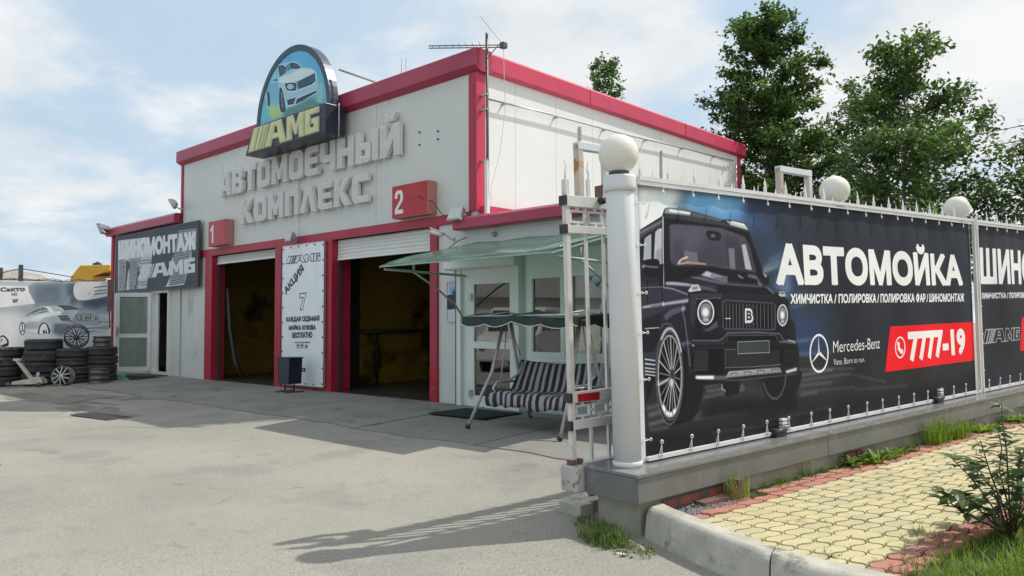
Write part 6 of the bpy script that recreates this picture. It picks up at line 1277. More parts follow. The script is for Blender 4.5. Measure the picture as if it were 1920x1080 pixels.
# manhole-like patches and drain cover lying in the yard
def yard_bits():
    c = MB(); 
    x, y = -13.6, 4.75; z = gz(x, y)+.006
    c.box(-.62, .62, -.2, .2, 0, .012)
    for i in range(12): c.box(-.56+i*.096, -.52+i*.096, -.16, .16, .012, .02)
    o = c.build('drain_cover', M['dmetal']); o.location = (x, y, z); o.rotation_euler = (0, 0, .12)
    tag(o, 'dark rectangular iron drain cover set flush in the asphalt yard', 'drain cover')
yard_bits()

# ------------------------------------------------------------------ car wash building
def car_wash():
    T = thing('car_wash', 'large pale car wash hall with red trim and two open bays', 'building', loc=(0, 0, 0))
    # upper facade panels
    xs = [-20.2, -17.4, -14.62, -11.9, -9.16]
    for a, b in zip(xs[:-1], xs[1:]):
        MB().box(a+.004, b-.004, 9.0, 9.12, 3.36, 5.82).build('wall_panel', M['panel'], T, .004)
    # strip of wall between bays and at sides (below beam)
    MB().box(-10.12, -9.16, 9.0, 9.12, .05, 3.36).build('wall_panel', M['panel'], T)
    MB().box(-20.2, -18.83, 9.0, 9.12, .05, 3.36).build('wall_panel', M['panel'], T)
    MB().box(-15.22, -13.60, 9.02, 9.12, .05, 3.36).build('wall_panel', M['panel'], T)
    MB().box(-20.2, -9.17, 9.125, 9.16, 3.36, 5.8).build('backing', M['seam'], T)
    # left red edge
    MB().box(-20.30, -20.2, 8.97, 9.14, 4.44, 5.82).build('corner_trim', M['red'], T)
    # beams above the bays (slightly weathered red band)
    MB().box(-20.2, -9.30, 8.965, 9.0, 3.21, 3.38).build('lintel_beam', M['red'], T, .004)
    # pilasters with deep reveals
    def pil(x0, x1, y1, z0=.12, z1=3.21, m='red', nm='pilaster'):
        return MB().box(x0, x1, 8.955, y1, z0, z1).build(nm, M[m], T, .006)
    pil(-18.82, -18.46, 9.30); pil(-15.48, -15.23, 9.28); pil(-13.62, -13.30, 9.42); pil(-10.30, -10.11, 9.24, z0=.72)
    MB().box(-10.305, -10.105, 8.952, 9.24, .10, .722).build('pilaster', M['redrust'], T, .01)
    MB().box(-15.23, -13.62, 8.97, 9.02, .12, .20).build('sill_strip', M['red'], T)
    # corner column, front and side leg
    MB().box(-9.32, -9.155, 8.965, 9.0, 3.38, 5.72).build('corner_trim', M['red'], T)
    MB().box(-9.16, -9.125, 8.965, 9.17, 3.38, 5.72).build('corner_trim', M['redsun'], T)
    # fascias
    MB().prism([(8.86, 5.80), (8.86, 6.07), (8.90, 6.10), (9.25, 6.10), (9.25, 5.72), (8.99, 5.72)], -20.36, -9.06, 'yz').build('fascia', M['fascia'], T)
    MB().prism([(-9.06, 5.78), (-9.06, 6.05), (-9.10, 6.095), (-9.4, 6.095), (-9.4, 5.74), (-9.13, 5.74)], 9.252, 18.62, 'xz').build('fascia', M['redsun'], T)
    for y in (12.0, 15.6): MB().box(-9.064, -9.054, y, y+.02, 5.775, 6.06).build('fascia_joint', M['redrust'], T)
    # side wall panels
    ys = [9.17, 9.95, 11.07, 12.2, 13.35, 14.5, 15.7, 16.9, 18.3]
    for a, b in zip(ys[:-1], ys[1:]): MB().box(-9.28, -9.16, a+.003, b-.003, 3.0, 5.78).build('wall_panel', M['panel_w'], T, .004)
    MB().box(-9.33, -9.285, 9.17, 18.3, 2.9, 5.78).build('backing', M['seam'], T)
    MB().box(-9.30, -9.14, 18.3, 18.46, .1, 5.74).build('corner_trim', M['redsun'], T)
    # wide vertical cover strips and conduit
    for y in (11.75, 14.66): MB().box(-9.16, -9.135, y, y+.06, 3.2, 5.3).build('cover_strip', M['metal'], T)
    MB().tube([(-9.07, 9.2, 5.28), (-9.07, 10.6, 5.33), (-9.065, 13.2, 5.385), (-9.07, 15.2, 5.47), (-9.07, 17.9, 5.56)], .018, 6).build('conduit_pipe', M['metal'], T)
    for y, z in ((9.6, 5.295), (11.0, 5.335), (12.5, 5.37), (14.0, 5.42), (15.5, 5.485), (17.0, 5.535)): MB().box(-9.16, -9.06, y, y+.02, z-.03, z+.012).build('pipe_clip', M['metal'], T)
    MB().tube([(-9.09, 18.1, 3.2), (-9.09, 18.1, 5.5)], .02, 6).build('drain_pipe', M['metal'], T)
    # rear, left and roof
    MB().box(-20.2, -9.16, 18.3, 18.4, .1, 5.8).build('wall', M['panel'], T)
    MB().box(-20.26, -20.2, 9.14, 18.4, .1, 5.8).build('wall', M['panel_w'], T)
    MB().box(-9.28, -9.16, 9.12, 18.3, .1, 2.9).build('wall', M['panel'], T)
    MB().box(-20.3, -9.12, 9.2, 18.5, 5.86, 5.98).build('roof', M['metal'], T)
    # red flashing at the foot of the side wall
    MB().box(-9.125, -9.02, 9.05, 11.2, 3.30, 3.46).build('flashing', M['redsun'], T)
    # bolt heads left from an old sign
    for x, z in ((-10.62, 4.95), (-10.12, 4.88), (-10.62, 4.72), (-10.12, 4.74)): MB().lathe([(.0, -.0), (.018, 0), (.018, .02), (0, .02)], 8, (x, 8.975, z), 'y').build('bolt', M['dmetal'], T)
    MB().box(-14.66, -14.60, 8.985, 9.0, 3.40, 5.5).build('cable_strip', M['whitepvc'], T)
    # ---------- bays
    for (a, b_, zl, zr) in ((-18.44, -15.50, 3.04, 3.10), (-13.28, -10.32, 2.84, 2.90)):
        s = MB(); n = 5; z1 = 3.21
        for i in range(n):    # slats of the rolled-up shutter
            h0 = zl+(z1-zl)*i/n; h1 = zl+(z1-zl)*(i+1)/n
            s.prism([(9.10, h0), (9.085, (h0+h1)/2), (9.10, h1-.004), (9.15, h1-.004), (9.15, h0)], a, b_, 'yz')
        s.box(a, b_, 9.08, 9.16, zl-.04, zl).build('roller_shutter', M['whitepvc'], T)
        MB().box(a, a+.03, 9.10, 9.18, .14, zl).build('guide_rail', M['dmetal'], T); MB().box(b_-.03, b_, 9.10, 9.18, .14, zl).build('guide_rail', M['dmetal'], T)
    # interior: floor, ceiling, partition walls
    MB().box(-20.1, -9.3, 9.1, 18.2, .06, .15).build('bay_floor', M['bayfloor'], T)
    MB().box(-20.1, -9.3, 9.2, 18.2, 3.5, 3.6).build('ceiling', M['baydark'], T)
    MB().box(-20.18, -20.1, 9.2, 18.2, .15, 3.5).build('interior_wall', M['yellow'], T)
    MB().box(-9.40, -9.30, 9.2, 18.2, .15, 3.5).build('interior_wall', M['yellow'], T)
    MB().box(-20.1, -9.3, 14.6, 14.7, .15, 3.5).build('interior_wall', M['yellow'], T)
    MB().box(-14.60, -14.45, 10.55, 14.6, .15, 3.5).build('partition_wall', M['yellow'], T)
    MB().box(-14.62, -14.38, 10.42, 10.55, .15, 3.5).build('door_post', M['yellow'], T)
    MB().box(-14.50, -14.36, 9.16, 10.42, .15, 3.5).build('dark_passage_panel', M['baydark'], T)  # dark panel standing in for the unlit passage through the partition
    MB().box(-14.36, -14.345, 9.9, 10.02, 1.34, 1.38).build('passage_light_spot', M['whitepvc'], T)  # white chip standing in for a tiny light in the passage
    h = MB(); h.tube([(-14.38, 10.4, 1.33), (-14.36, 12.2, 1.34), (-14.36, 14.55, 1.33)], .04, 8); h.tube([(-14.36, 10.9, .16), (-14.36, 10.9, 1.3)], .03, 8)
    h.build('wall_hose_rail', M['black'], T)
    h = MB(); h.tube([(-18.30, 9.3, 2.4), (-18.2, 9.32, 1.4), (-18.0, 9.36, .6), (-17.9, 9.5, .2)], .05, 8); h.build('hose', M['black'], T)
    l = MB(); l.box(-11.9, -11.5, 11.2, 11.9, 3.2, 3.28); l.build('ceiling_lamp', M['metal'], T)
    return T
car_wash()

def annex():
    T = thing('office_annex', 'low pale office annex with red roof edge beside the car wash', 'building', loc=(0, 0, 0))
    for a, b, z0, z1 in ((-9.155, -9.50, 0, 0),): pass
    X1 = -5.55
    W = lambda x0, x1, z0, z1: MB().box(x0, x1, 9.0, 9.12, z0, z1).build('wall_panel', M['panel'], T, .003)
    # wall right of the door: below and above the window
    W(-9.158, X1, 2.62, 3.10); W(-8.02, X1, .02, .92); W(-8.15, -8.02, .02, 2.62); W(-5.78, X1, .92, 2.62)
    MB().box(X1-.1, X1, 9.12, 15, 0, 3.1).build('wall', M['panel_w'], T)
    MB().box(-9.1, X1, 14.9, 15, 0, 3.1).build('wall', M['panel'], T)
    MB().box(-9.1, X1, 9.13, 14.9, 2.9, 3.06).build('ceiling', M['whitepvc'], T)
    MB().box(-9.1, X1, 9.13, 14.9, .0, .10).build('floor', M['bayfloor'], T)
    MB().box(-9.1, X1, 11.6, 11.7, .1, 2.9).build('interior_wall', M['baydark'], T)
    MB().prism([(8.78, 3.06), (8.76, 3.08), (8.76, 3.23), (8.82, 3.27), (9.2, 3.27), (9.2, 3.10), (8.95, 3.06)], -9.50, X1+.12, 'yz').build('fascia', M['fascia'], T)
    MB().box(-9.48, X1+.1, 8.9, 15.1, 3.24, 3.29).build('roof', M['metal'], T)
    # door: shutter box above, frame, leaf with two panes
    d = MB(); d.prism([(8.76, 2.42), (8.76, 2.60), (8.80, 2.66), (8.995, 2.66), (8.995, 2.40), (8.80, 2.40)], -9.72, -8.12, 'yz'); sb = d.build('shutter_box', M['whitepvc'], T)
    f = MB(); f.box(-9.56, -9.46, 8.90, 9.0, .09, 2.40); f.box(-8.24, -8.13, 8.88, 9.0, .09, 2.40); f.box(-9.46, -8.24, 8.92, 9.0, 2.28, 2.40); f.build('door_frame', M['whitepvc'], T)
    MB().box(-9.46, -9.30, 8.965, 9.02, .10, 2.28).build('side_light', M['whitepvc'], T)
    lf = MB(); x0, x1 = -9.30, -8.24; z0, z1 = .11, 2.28
    for a, b, c, e in ((x0, x0+.13, z0, z1), (x1-.12, x1, z0, z1), (x0+.13, x1-.12, z1-.13, z1), (x0+.13, x1-.12, 1.10, 1.21), (x0+.13, x1-.12, z0, z0+.22)): lf.box(a, b, 8.93, 8.99, c, e)
    L_ = lf.build('door', M['whitepvc'], T)
    for c, e in ((1.21, z1-.13), (z0+.22, 1.10)): MB().box(x0+.13, x1-.12, 8.958, 8.966, c, e).build('pane', M['glass'], L_)
    h = MB(); h.tube([(-8.33, 8.93, 1.28), (-8.33, 8.88, 1.28), (-8.33, 8.88, 1.60), (-8.33, 8.93, 1.60)], .014, 8); h.build('handle', M['whitepvc'], L_)
    for q in (.3, 1.88): MB().box(-9.27, -9.2, 8.90, 8.93, q, q+.12).build('hinge', M['metal'], L_)
    # window: wide frame with three casements, panes, sill and blind box
    wf = MB(); wx0, wx1, wz0, wz1 = -8.02, -5.78, .92, 2.62
    for a, b, c, e in ((wx0, wx0+.06, wz0, wz1), (wx1-.06, wx1, wz0, wz1), (wx0+.06, wx1-.06, wz1-.06, wz1), (wx0+.06, wx1-.06, wz0, wz0+.07), (-7.26, -7.18, wz0+.07, wz1-.36), (-6.50, -6.42, wz0+.07, wz1-.36)): wf.box(a, b, 8.95, 9.05, c, e)
    wf.box(wx0+.06, wx1-.06, 8.94, 9.04, wz1-.36, wz1-.06)
    Wn = wf.build('window', M['whitepvc'], T)
    for a, b in ((wx0+.06, -7.26), (-7.18, -6.50), (-6.42, wx1-.06)):
        s = MB(); z0, z1 = wz0+.07, wz1-.36
        for q in ((a, a+.07, z0, z1), (b-.07, b, z0, z1), (a+.07, b-.07, z0, z0+.08), (a+.07, b-.07, z1-.07, z1)): s.box(q[0], q[1], 8.93, 9.01, q[2], q[3])
        s.build('sash', M['whitepvc'], Wn); MB().box(a+.07, b-.07, 8.968, 8.976, z0+.08, z1-.07).build('pane', M['glass'], Wn)
    MB().box(wx0-.03, wx1+.03, 8.86, 8.95, wz0-.05, wz0-.005).build('sill', M['whitepvc'], Wn)
    M['curtain'] = mat('curtain_cloth', (.30, .42, .38), .9, .1, 6, .2)
    for a, b in ((-7.9, -6.95), (-6.3, -5.9)):
        cu = MB(); n = int((b-a)/.035); pts = [(a+(b-a)*i/n, 9.22+.03*math.sin(i*1.9)) for i in range(n+1)]
        for i in range(n): cu.add([(pts[i][0], pts[i][1], 1.0), (pts[i+1][0], pts[i+1][1], 1.0), (pts[i+1][0], pts[i+1][1], 2.5), (pts[i][0], pts[i][1], 2.5)], [(0, 1, 2, 3)])
        cu.build('curtain', M['curtain'], T)
    MB().box(-9.62, -9.565, 8.93, 9.0, .09, 2.40).build('guide_rail', M['dmetal'], T)
    MB().box(X1+.002, -3.9, 9.05, 14.5, 0, 2.80).build('side_wing', M['panel'], T)
    return T
annex()

def tyre_shop():
    T = thing('tyre_shop', 'lower pale tyre shop wing left of the car wash with dark doorway', 'building', loc=(0, 0, 0))
    W = lambda x0, x1, z0, z1: MB().box(x0, x1, 9.0, 9.12, z0, z1).build('wall_panel', M['panel'], T, .003)
    W(-20.86, -20.32, .05, 4.18); W(-21.96, -20.86, 2.46, 4.18); W(-24.9, -21.96, .05, 4.18)
    MB().box(-25.02, -24.86, 8.95, 9.1, .1, 4.2).build('corner_trim', M['redrust'], T)
    MB().prism([(8.82, 4.20), (8.80, 4.22), (8.80, 4.40), (8.86, 4.46), (9.2, 4.46), (9.2, 4.24), (9.0, 4.20)], -25.08, -20.31, 'yz').build('fascia', M['fascia'], T)
    MB().box(-25.0, -20.3, 9.0, 15, 4.40, 4.46).build('roof', M['metal'], T)
    MB().box(-25.0, -24.9, 9.12, 15, 0, 4.3).build('wall', M['panel'], T)
    MB().box(-24.9, -20.3, 14.9, 15, 0, 4.3).build('wall', M['panel'], T)
    MB().box(-24.9, -20.3, 11.4, 11.5, .1, 4.2).build('interior_wall', M['baydark'], T)
    MB().box(-24.9, -20.3, 9.13, 14.9, .12, .2).build('floor', M['bayfloor'], T)
    f = MB(); f.box(-21.98, -21.90, 8.93, 9.05, .14, 2.46); f.box(-20.93, -20.85, 8.93, 9.05, .14, 2.46); f.box(-21.90, -20.93, 8.93, 9.05, 2.38, 2.46); f.box(-21.90, -20.93, 8.94, 9.05, .14, .24)
    f.build('door_frame', M['whitepvc'], T)
    f = MB(); f.box(-21.90, -21.68, 9.0, 9.04, .24, 2.38); f.build('door_jamb_panel', M['whitepvc'], T)
    # open leaf swung out to the left, two panes
    e = bpy.data.objects.new('door', None)
    lf = MB(); ang = math.atan2(-.681, -.732)
    lf.M = Matrix.Translation((-21.93, 8.93, 0)) @ Matrix.Rotation(ang, 4, 'Z')
    for a, b, c, d in ((0, .1, .25, 2.40), (.87, .98, .25, 2.40), (.1, .87, 2.29, 2.40), (.1, .87, 1.16, 1.27), (.1, .87, .25, .36)): lf.box(a, b, -.03, .03, c, d)
    D = lf.build('door', M['whitepvc'], T)
    for c, d in ((1.27, 2.29), (.36, 1.16)):
        p = MB(); p.M = lf.M; p.box(.1, .87, -.005, .005, c, d); p.build('pane', M['milk'], D)
    h = MB(); h.M = lf.M; h.box(.90, .95, .03, .045, 1.25, 1.47); h.tube([(.925, .03, 1.4), (.925, .08, 1.4), (.80, .08, 1.4)], .011, 6); h.tube([(.925, .03, 1.4), (.925, .08, 1.4), (.925, .08, 1.2)], .011, 6); h.build('handle', M['metal'], D)
    b = MB(); b.box(-22.0, -20.8, 8.3, 8.93, .13, .17); b.build('doorstep', M['baydark'], T)
m = bpy.data.materials.new('tinted_pane'); m.use_nodes = True
def milk():
    nt = m.node_tree; nt.nodes.clear(); N = nt.nodes.new; L = nt.links.new
    o = N('ShaderNodeOutputMaterial'); t = N('ShaderNodeBsdfTransparent'); t.inputs[0].default_value = (.45, .52, .48, 1); d = N('ShaderNodeBsdfDiffuse'); d.inputs[0].default_value = (.36, .44, .39, 1)
    n = N('ShaderNodeTexNoise'); n.inputs['Scale'].default_value = 2; r = N('ShaderNodeMapRange'); L(n.outputs[0], r.inputs[0]); r.inputs[3].default_value = .35; r.inputs[4].default_value = .8
    a = N('ShaderNodeMixShader'); L(r.outputs[0], a.inputs[0]); L(t.outputs[0], a.inputs[1]); L(d.outputs[0], a.inputs[2])
    g = N('ShaderNodeBsdfGlossy'); g.inputs[1].default_value = .05; f = N('ShaderNodeFresnel'); f.inputs[0].default_value = 1.5; x = N('ShaderNodeMixShader'); L(f.outputs[0], x.inputs[0]); L(a.outputs[0], x.inputs[1]); L(g.outputs[0], x.inputs[2]); L(x.outputs[0], o.inputs[0])
milk(); M['milk'] = m
tyre_shop()
# ------------------------------------------------------------------ signs on the front
GL = {
'А': (.80, [[(0,0),(.20,.94),(.28,1),(.52,1),(.60,.94),(.80,0),(.55,0),(.51,.2),(.29,.2),(.25,0)], [(.335,.40),(.465,.40),(.43,.74),(.37,.74)]]),
'В': (.75, [[(0,0),(0,1),(.6,1),(.72,.88),(.72,.62),(.62,.52),(.75,.42),(.75,.12),(.63,0)], [(.27,.62),(.46,.62),(.46,.77),(.27,.77)], [(.27,.22),(.48,.22),(.48,.39),(.27,.39)]]),
'Т': (.76, [[(0,1),(.76,1),(.76,.76),(.5,.76),(.5,0),(.25,0),(.25,.76),(0,.76)]]),
'О': (.80, [[(.16,0),(.04,.08),(0,.2),(0,.8),(.04,.92),(.16,1),(.64,1),(.76,.92),(.80,.8),(.80,.2),(.76,.08),(.64,0)], [(.27,.3),(.34,.23),(.46,.23),(.53,.3),(.53,.7),(.46,.77),(.34,.77),(.27,.7)]]),
'М': (.94, [[(0,0),(0,1),(.25,1),(.47,.48),(.69,1),(.94,1),(.94,0),(.69,0),(.69,.50),(.54,.14),(.40,.14),(.25,.50),(.25,0)]]),
'Е': (.72, [[(.14,0),(.03,.06),(0,.16),(0,.84),(.03,.94),(.14,1),(.72,1),(.72,.78),(.25,.78),(.25,.61),(.66,.61),(.66,.40),(.25,.40),(.25,.22),(.72,.22),(.72,0)]]),
'Ч': (.76, [[(0,1),(.24,1),(.24,.56),(.51,.56),(.51,1),(.76,1),(.76,0),(.51,0),(.51,.33),(.14,.33),(.03,.38),(0,.48)]]),
'Н': (.80, [[(0,0),(0,1),(.25,1),(.25,.63),(.55,.63),(.55,1),(.80,1),(.80,0),(.55,0),(.55,.39),(.25,.39),(.25,0)]]),
'Ы': (1.02, [[(0,0),(0,1),(.24,1),(.24,.64),(.56,.64),(.67,.58),(.70,.48),(.70,.15),(.67,.05),(.56,0)], [(.25,.22),(.44,.22),(.44,.42),(.25,.42)], [(.78,0),(.78,1),(1.02,1),(1.02,0)]]),
'Й': (.84, [[(0,0),(0,1),(.25,1),(.25,.46),(.58,1),(.84,1),(.84,0),(.59,0),(.59,.54),(.26,0)], [(.16,1.34),(.28,1.10),(.56,1.10),(.68,1.34),(.54,1.34),(.48,1.24),(.36,1.24),(.30,1.34)]]),
'К': (.80, [[(0,0),(0,1),(.25,1),(.25,.64),(.50,1),(.78,1),(.44,.52),(.80,0),(.52,0),(.25,.40),(.25,0)]]),
'П': (.78, [[(0,0),(0,.86),(.04,.96),(.14,1),(.64,1),(.74,.96),(.78,.86),(.78,0),(.53,0),(.53,.76),(.25,.76),(.25,0)]]),
'Л': (.88, [[(0,0),(.24,.94),(.32,1),(.56,1),(.64,.94),(.88,0),(.62,0),(.44,.74),(.26,0)]]),
'С': (.74, [[(.16,0),(.04,.06),(0,.18),(0,.82),(.04,.94),(.16,1),(.74,1),(.74,.76),(.25,.76),(.25,.24),(.74,.24),(.74,0)]]),
}
def glyph(loops, sx, sy, ext, off=0., res=1):
    c = bpy.data.curves.new('g', 'CURVE'); c.dimensions = '2D'; c.fill_mode = 'BOTH'; c.extrude = ext; c.offset = off
    for lp in loops:
        s = c.splines.new('POLY'); s.points.add(len(lp)-1); s.use_cyclic_u = True
        for p, q in zip(s.points, lp): p.co = (q[0]*sx, q[1]*sy, 0, 1)
    o = bpy.data.objects.new('g', c); COL.objects.link(o); me = bpy.data.meshes.new_from_object(o.evaluated_get(bpy.context.evaluated_depsgraph_get()))
    bpy.data.objects.remove(o); bpy.data.curves.remove(c)
    for p in me.polygons: p.use_smooth = False
    return me
FR = Matrix.Rotation(R_(90), 4, 'X')     # flat glyph plane -> upright facing -Y
def word(txt, x0, x1, z0, z1, label):
    T = thing('sign_lettering', label, 'sign', loc=(x0, 8.945, z0), group='raised letters of the car wash name')
    adv = sum(GL[c][0] for c in txt)+.12*(len(txt)-1); h = z1-z0; sx = (x1-x0)/adv; x = 0.
    for c in txt:
        w, lp = GL[c]
        me = glyph(lp, sx, h, .042); me.materials.clear(); me.materials.append(M['letterside'])
        o = link(me, 'letter', T, M=Matrix.Translation((x*sx, -.03, 0)) @ FR)
        me = glyph(lp, sx, h, .004, -.026); me.materials.clear(); me.materials.append(M['letterface'])
        link(me, 'letter_face', o, M=Matrix.Translation((0, 0, .043)))
        x += w+.12
word('АВТОМОЕЧНЫЙ', -17.95, -11.05, 4.60, 5.20, 'upper row of raised white letters reading АВТОМОЕЧНЫЙ on the facade')
word('КОМПЛЕКС', -16.9, -12.0, 3.84, 4.38, 'lower row of raised white letters reading КОМПЛЕКС on the facade')

def arch_sign():
    T = thing('arched_sign', 'arched blue sign with car picture above yellow lettering, standing over the roof edge', 'sign', loc=(-16.03, 8.58, 5.2))
    img = Paint(3.5, 2.3, 160).run(ARCH).crisp(.7, 3, 1.1).weather(3, 6).image('arch_print'); pm = print_mat('arch_print', img, .3, .5)
    cx, cy, rx, ry = 1.78, .62, 1.42, 1.50
    def arc(k, n=36): return [(cx+rx*k*math.cos(math.pi*i/n), cy+(ry*k)*math.sin(math.pi*i/n)) for i in range(n+1)]
    out = [(cx+rx, .3)]+arc(1.0)+[(cx-rx, .3)]
    inn = [(cx+rx*.91, .3)]+[(cx+(rx-.12)*math.cos(math.pi*i/36), cy+(ry-.12)*math.sin(math.pi*i/36)) for i in range(37)]+[(cx-rx*.91, .3)]
    # case rim
    r = MB(); n = len(out)
    for (a, b), (c, d) in zip(zip(out, inn), zip(out[1:], inn[1:])):
        r.add([(a[0], 0, a[1]), (c[0], 0, c[1]), (d[0], 0, d[1]), (b[0], 0, b[1]), (a[0], .20, a[1]), (c[0], .20, c[1]), (d[0], .03, d[1]), (b[0], .03, b[1])], [(0, 1, 2, 3), (0, 4, 5, 1), (2, 6, 7, 3)])
    r.build('rim', M['signrim'], T)
    # back sheet
    b = MB(); vs = [(p[0], .20, p[1]) for p in out]; b.add(vs, [tuple(range(len(vs)))]); b.build('back_sheet', M['signrim'], T)
    vs = [(p[0], .02, p[1]) for p in inn]; me = bpy.data.meshes.new('picture'); me.from_pydata(vs, [], [tuple(range(len(vs)))]); me.materials.append(pm)
    uv = me.uv_layers.new(name='UVMap')
    for l in me.loops: v = vs[l.vertex_index]; uv.data[l.index].uv = (v[0]/3.5, v[2]/2.3)
    me.update(); link(me, 'picture', T)
    # lower box with slanted left end
    s = MB(); s.prism([(.18, .02), (3.28, .02), (3.28, .60), (.50, .60)], -.16, .30, 'xz'); s.build('letter_box', M['navy'], T, .012)
    lm = mat('yellow_letters', (.60, .63, .30), .45, .12, 4, .05, 20); rim = mat('letter_rim', (.66, .67, .64), .5, .05)
    def am(ps, off, y, m, nm):
        c = glyph(ps, 2.72, .50, .012, off); c.materials.clear(); c.materials.append(m)
        link(c, nm, T, M=Matrix.Translation((.36, y, .06)) @ FR)
    for P_ in AMGP[:5]+AMGP[6:]:
        lp = [P_]+([AMGP[5]] if P_ is AMGP[4] else [])
        am(lp, .0, -.172, rim, 'letter'); am(lp, -.016, -.186, lm, 'letter_face')
    MB().tube([(3.20, .2, 1.35), (4.35, 1.4, .78)], .02, 6).build('brace_rod', M['metal'], T)
    MB().tube([(3.36, .1, .62), (3.36, .1, -.05)], .015, 6).build('support_rod', M['metal'], T)
M['signrim'] = mat('sign_case', (.06, .07, .10), .35, .15, 4, .05, metal=.3)
arch_sign()

def number_box(n, x0, x1, z0, z1, label):
    T = thing('number_sign', label, 'sign', loc=(x0-.05, 8.78, z0), group='red bay number boxes')
    w, h = x1-x0, z1-z0
    MB().box(0, w, .004, .21, 0, h).build('box', M['pinkside'], T, .006)
    MB().box(.012, w-.012, -.004, .006, .012, h-.012).build('face', M['redface'], T)
    G_ = {'1': [[(.30,0),(.30,.72),(.06,.58),(.06,.74),(.36,1),(.50,1),(.50,0)]],
          '2': [[(0,.66),(0,.80),(.05,.92),(.16,1),(.46,1),(.57,.92),(.62,.80),(.62,.62),(.56,.50),(.22,.20),(.22,.17),(.62,.17),(.62,0),(0,0),(0,.20),(.40,.58),(.43,.66),(.43,.78),(.38,.84),(.25,.84),(.19,.78),(.19,.66)]]}[n]
    me = glyph(G_, h*.62, h*.72, .004); me.materials.clear(); me.materials.append(M['whitepvc'])
    link(me, 'numeral', T, M=Matrix.Translation((w*(.10 if n == '2' else .10), -.006, h*.12)) @ FR)
M['redface'] = mat('red_sign_face', (.44, .012, .025), .3, .1, 3, .03); M['pinkside'] = mat('faded_red_case', (.50, .20, .17), .5, .12, 3, .05)
number_box('1', -18.25, -17.39, 3.41, 4.02, 'red box sign with white numeral 1 above the left bay')
number_box('2', -11.09, -10.11, 3.41, 4.0, 'red box sign with white numeral 2 above the right bay')

def print_board(name, label, x, y, z, w, h, ops, ppm, seed, rimw=.03, depth=.05, rm='dmetal', rough=.5):
    T = thing(name, label, 'sign', loc=(x, y, z))
    img = Paint(w, h, ppm).run(ops).weather(seed, 7).image(name+'_print')
    print_sheet('print', w, h, 1, 1, lambda a, b: (a, -.004, b), print_mat(name+'_print', img, rough, .35), T)
    MB().box(0, w, .0, depth, 0, h).build('backing', M['metal'], T)
    for a, b, c, d in ((-rimw, 0, -rimw, h+rimw), (w, w+rimw, -rimw, h+rimw), (0, w, -rimw, 0), (0, w, h, h+rimw)): MB().box(a, b, -.012, depth, c, d).build('frame_bar', M[rm], T)
    return T
print_board('tyre_shop_sign', 'black and white board reading ШИНОМОНТАЖ with tyre tread pattern over the left door', -24.38, 8.86, 2.48, 5.36, 1.63, TYRE, 110, 5)
PB = print_board('promotion_board', 'tall white board reading АКЦИЯ between the two bays', -15.06, 8.9, .24, 1.58, 2.95, PROMO, 150, 6, .012, .04, 'metal')
def eyelets():
    me = MB().lathe([(0, 0), (.018, 0), (.018, .012), (0, .012)], 8, (0, 0, 0), 'y').mesh('eyelet', M['dmetal'])
    for i in range(10):
        for x in (.03, 1.55): link(me, 'eyelet', PB, M=Matrix.Translation((x, -.018, .06+i*.314)))
    for i in range(1, 5):
        for z in (.04, 2.91): link(me, 'eyelet', PB, M=Matrix.Translation((.03+i*.304, -.018, z)))
eyelets()
print_board('door_poster', 'small faded poster with dark vehicle picture beside the office door', -9.87, 8.985, 1.54, .4, .68, POST, 300, 8, .006, .01, 'metal')

# ------------------------------------------------------------------ lights and cameras on the walls
def floodlight(label, loc, rz, tilt=-.5, s=1.):
    T = thing('floodlight', label, 'floodlight', loc=loc, rz=rz, group='wall floodlights')
    h = MB(); h.M = Matrix.Rotation(tilt, 4, 'X') @ Matrix.Scale(s, 4)
    h.prism([(-.02, -.13), (-.02, .13), (.05, .11), (.12, .05), (.12, -.05), (.05, -.11)], -.13, .13, 'yz'); h.build('housing', M['metal'], T)
    g = MB(); g.M = h.M; g.box(-.115, .115, -.028, -.021, -.11, .11); g.build('glass', M['lampglass'], T)
    b = MB(); b.M = Matrix.Scale(s, 4); b.tube([(-.14, .05, 0), (-.15, .14, -.1), (0, .2, -.12), (.15, .14, -.1), (.14, .05, 0)], .012, 6); b.tube([(0, .2, -.12), (0, .30, -.12)], .02, 6); b.build('bracket', M['metal'], T)
M['lampglass'] = mat('lamp_glass', (.50, .52, .50), .1, .1, 10, 0, spec=.8)
floodlight('grey floodlight on the lintel beside the office annex roof', (-9.38, 8.72, 3.32), .25, -.5)
floodlight('small floodlight at the top left corner of the tall hall above the low roof', (-20.2, 8.7, 4.66), -.6, .5)
floodlight('small floodlight on the lintel between the two bays', (-14.58, 8.76, 3.36), .1, -.3, .8)
floodlight('floodlight at the far left end of the tyre shop roof', (-25.0, 8.66, 4.42), -.8, .4, 1.3)
def cam(label, loc, rz, s=1.):
    T = thing('security_camera', label, 'camera', loc=loc, rz=rz, group='wall cameras')
    b = MB(); b.M = Matrix.Rotation(-.35, 4, 'X') @ Matrix.Scale(s, 4); b.tube([(0, -.16, 0), (0, .06, 0)], .042, 12); b.box(-.048, .048, -.19, .07, .036, .05); b.build('body', M['whitepvc'], T)
    l = MB(); l.M = b.M; l.tube([(0, -.166, 0), (0, -.158, 0)], .03, 12); l.build('lens', M['black'], T)
    a = MB(); a.tube([(0, .05, 0), (.02, .12, -.02), (.03, .2, -.10), (.03, .26, -.10)], .014, 6); a.lathe([(0, 0), (.04, 0), (.04, .02), (0, .02)], 12, (.03, .25, -.10), 'y'); a.build('bracket', M['metal'], T)
cam('white bullet camera on the wall above the left end of the green canopy', (-9.78, 8.72, 3.02), -.9)
cam('small white camera on the tyre shop roof corner', (-24.78, 8.72, 4.44), -.5, 1.2)
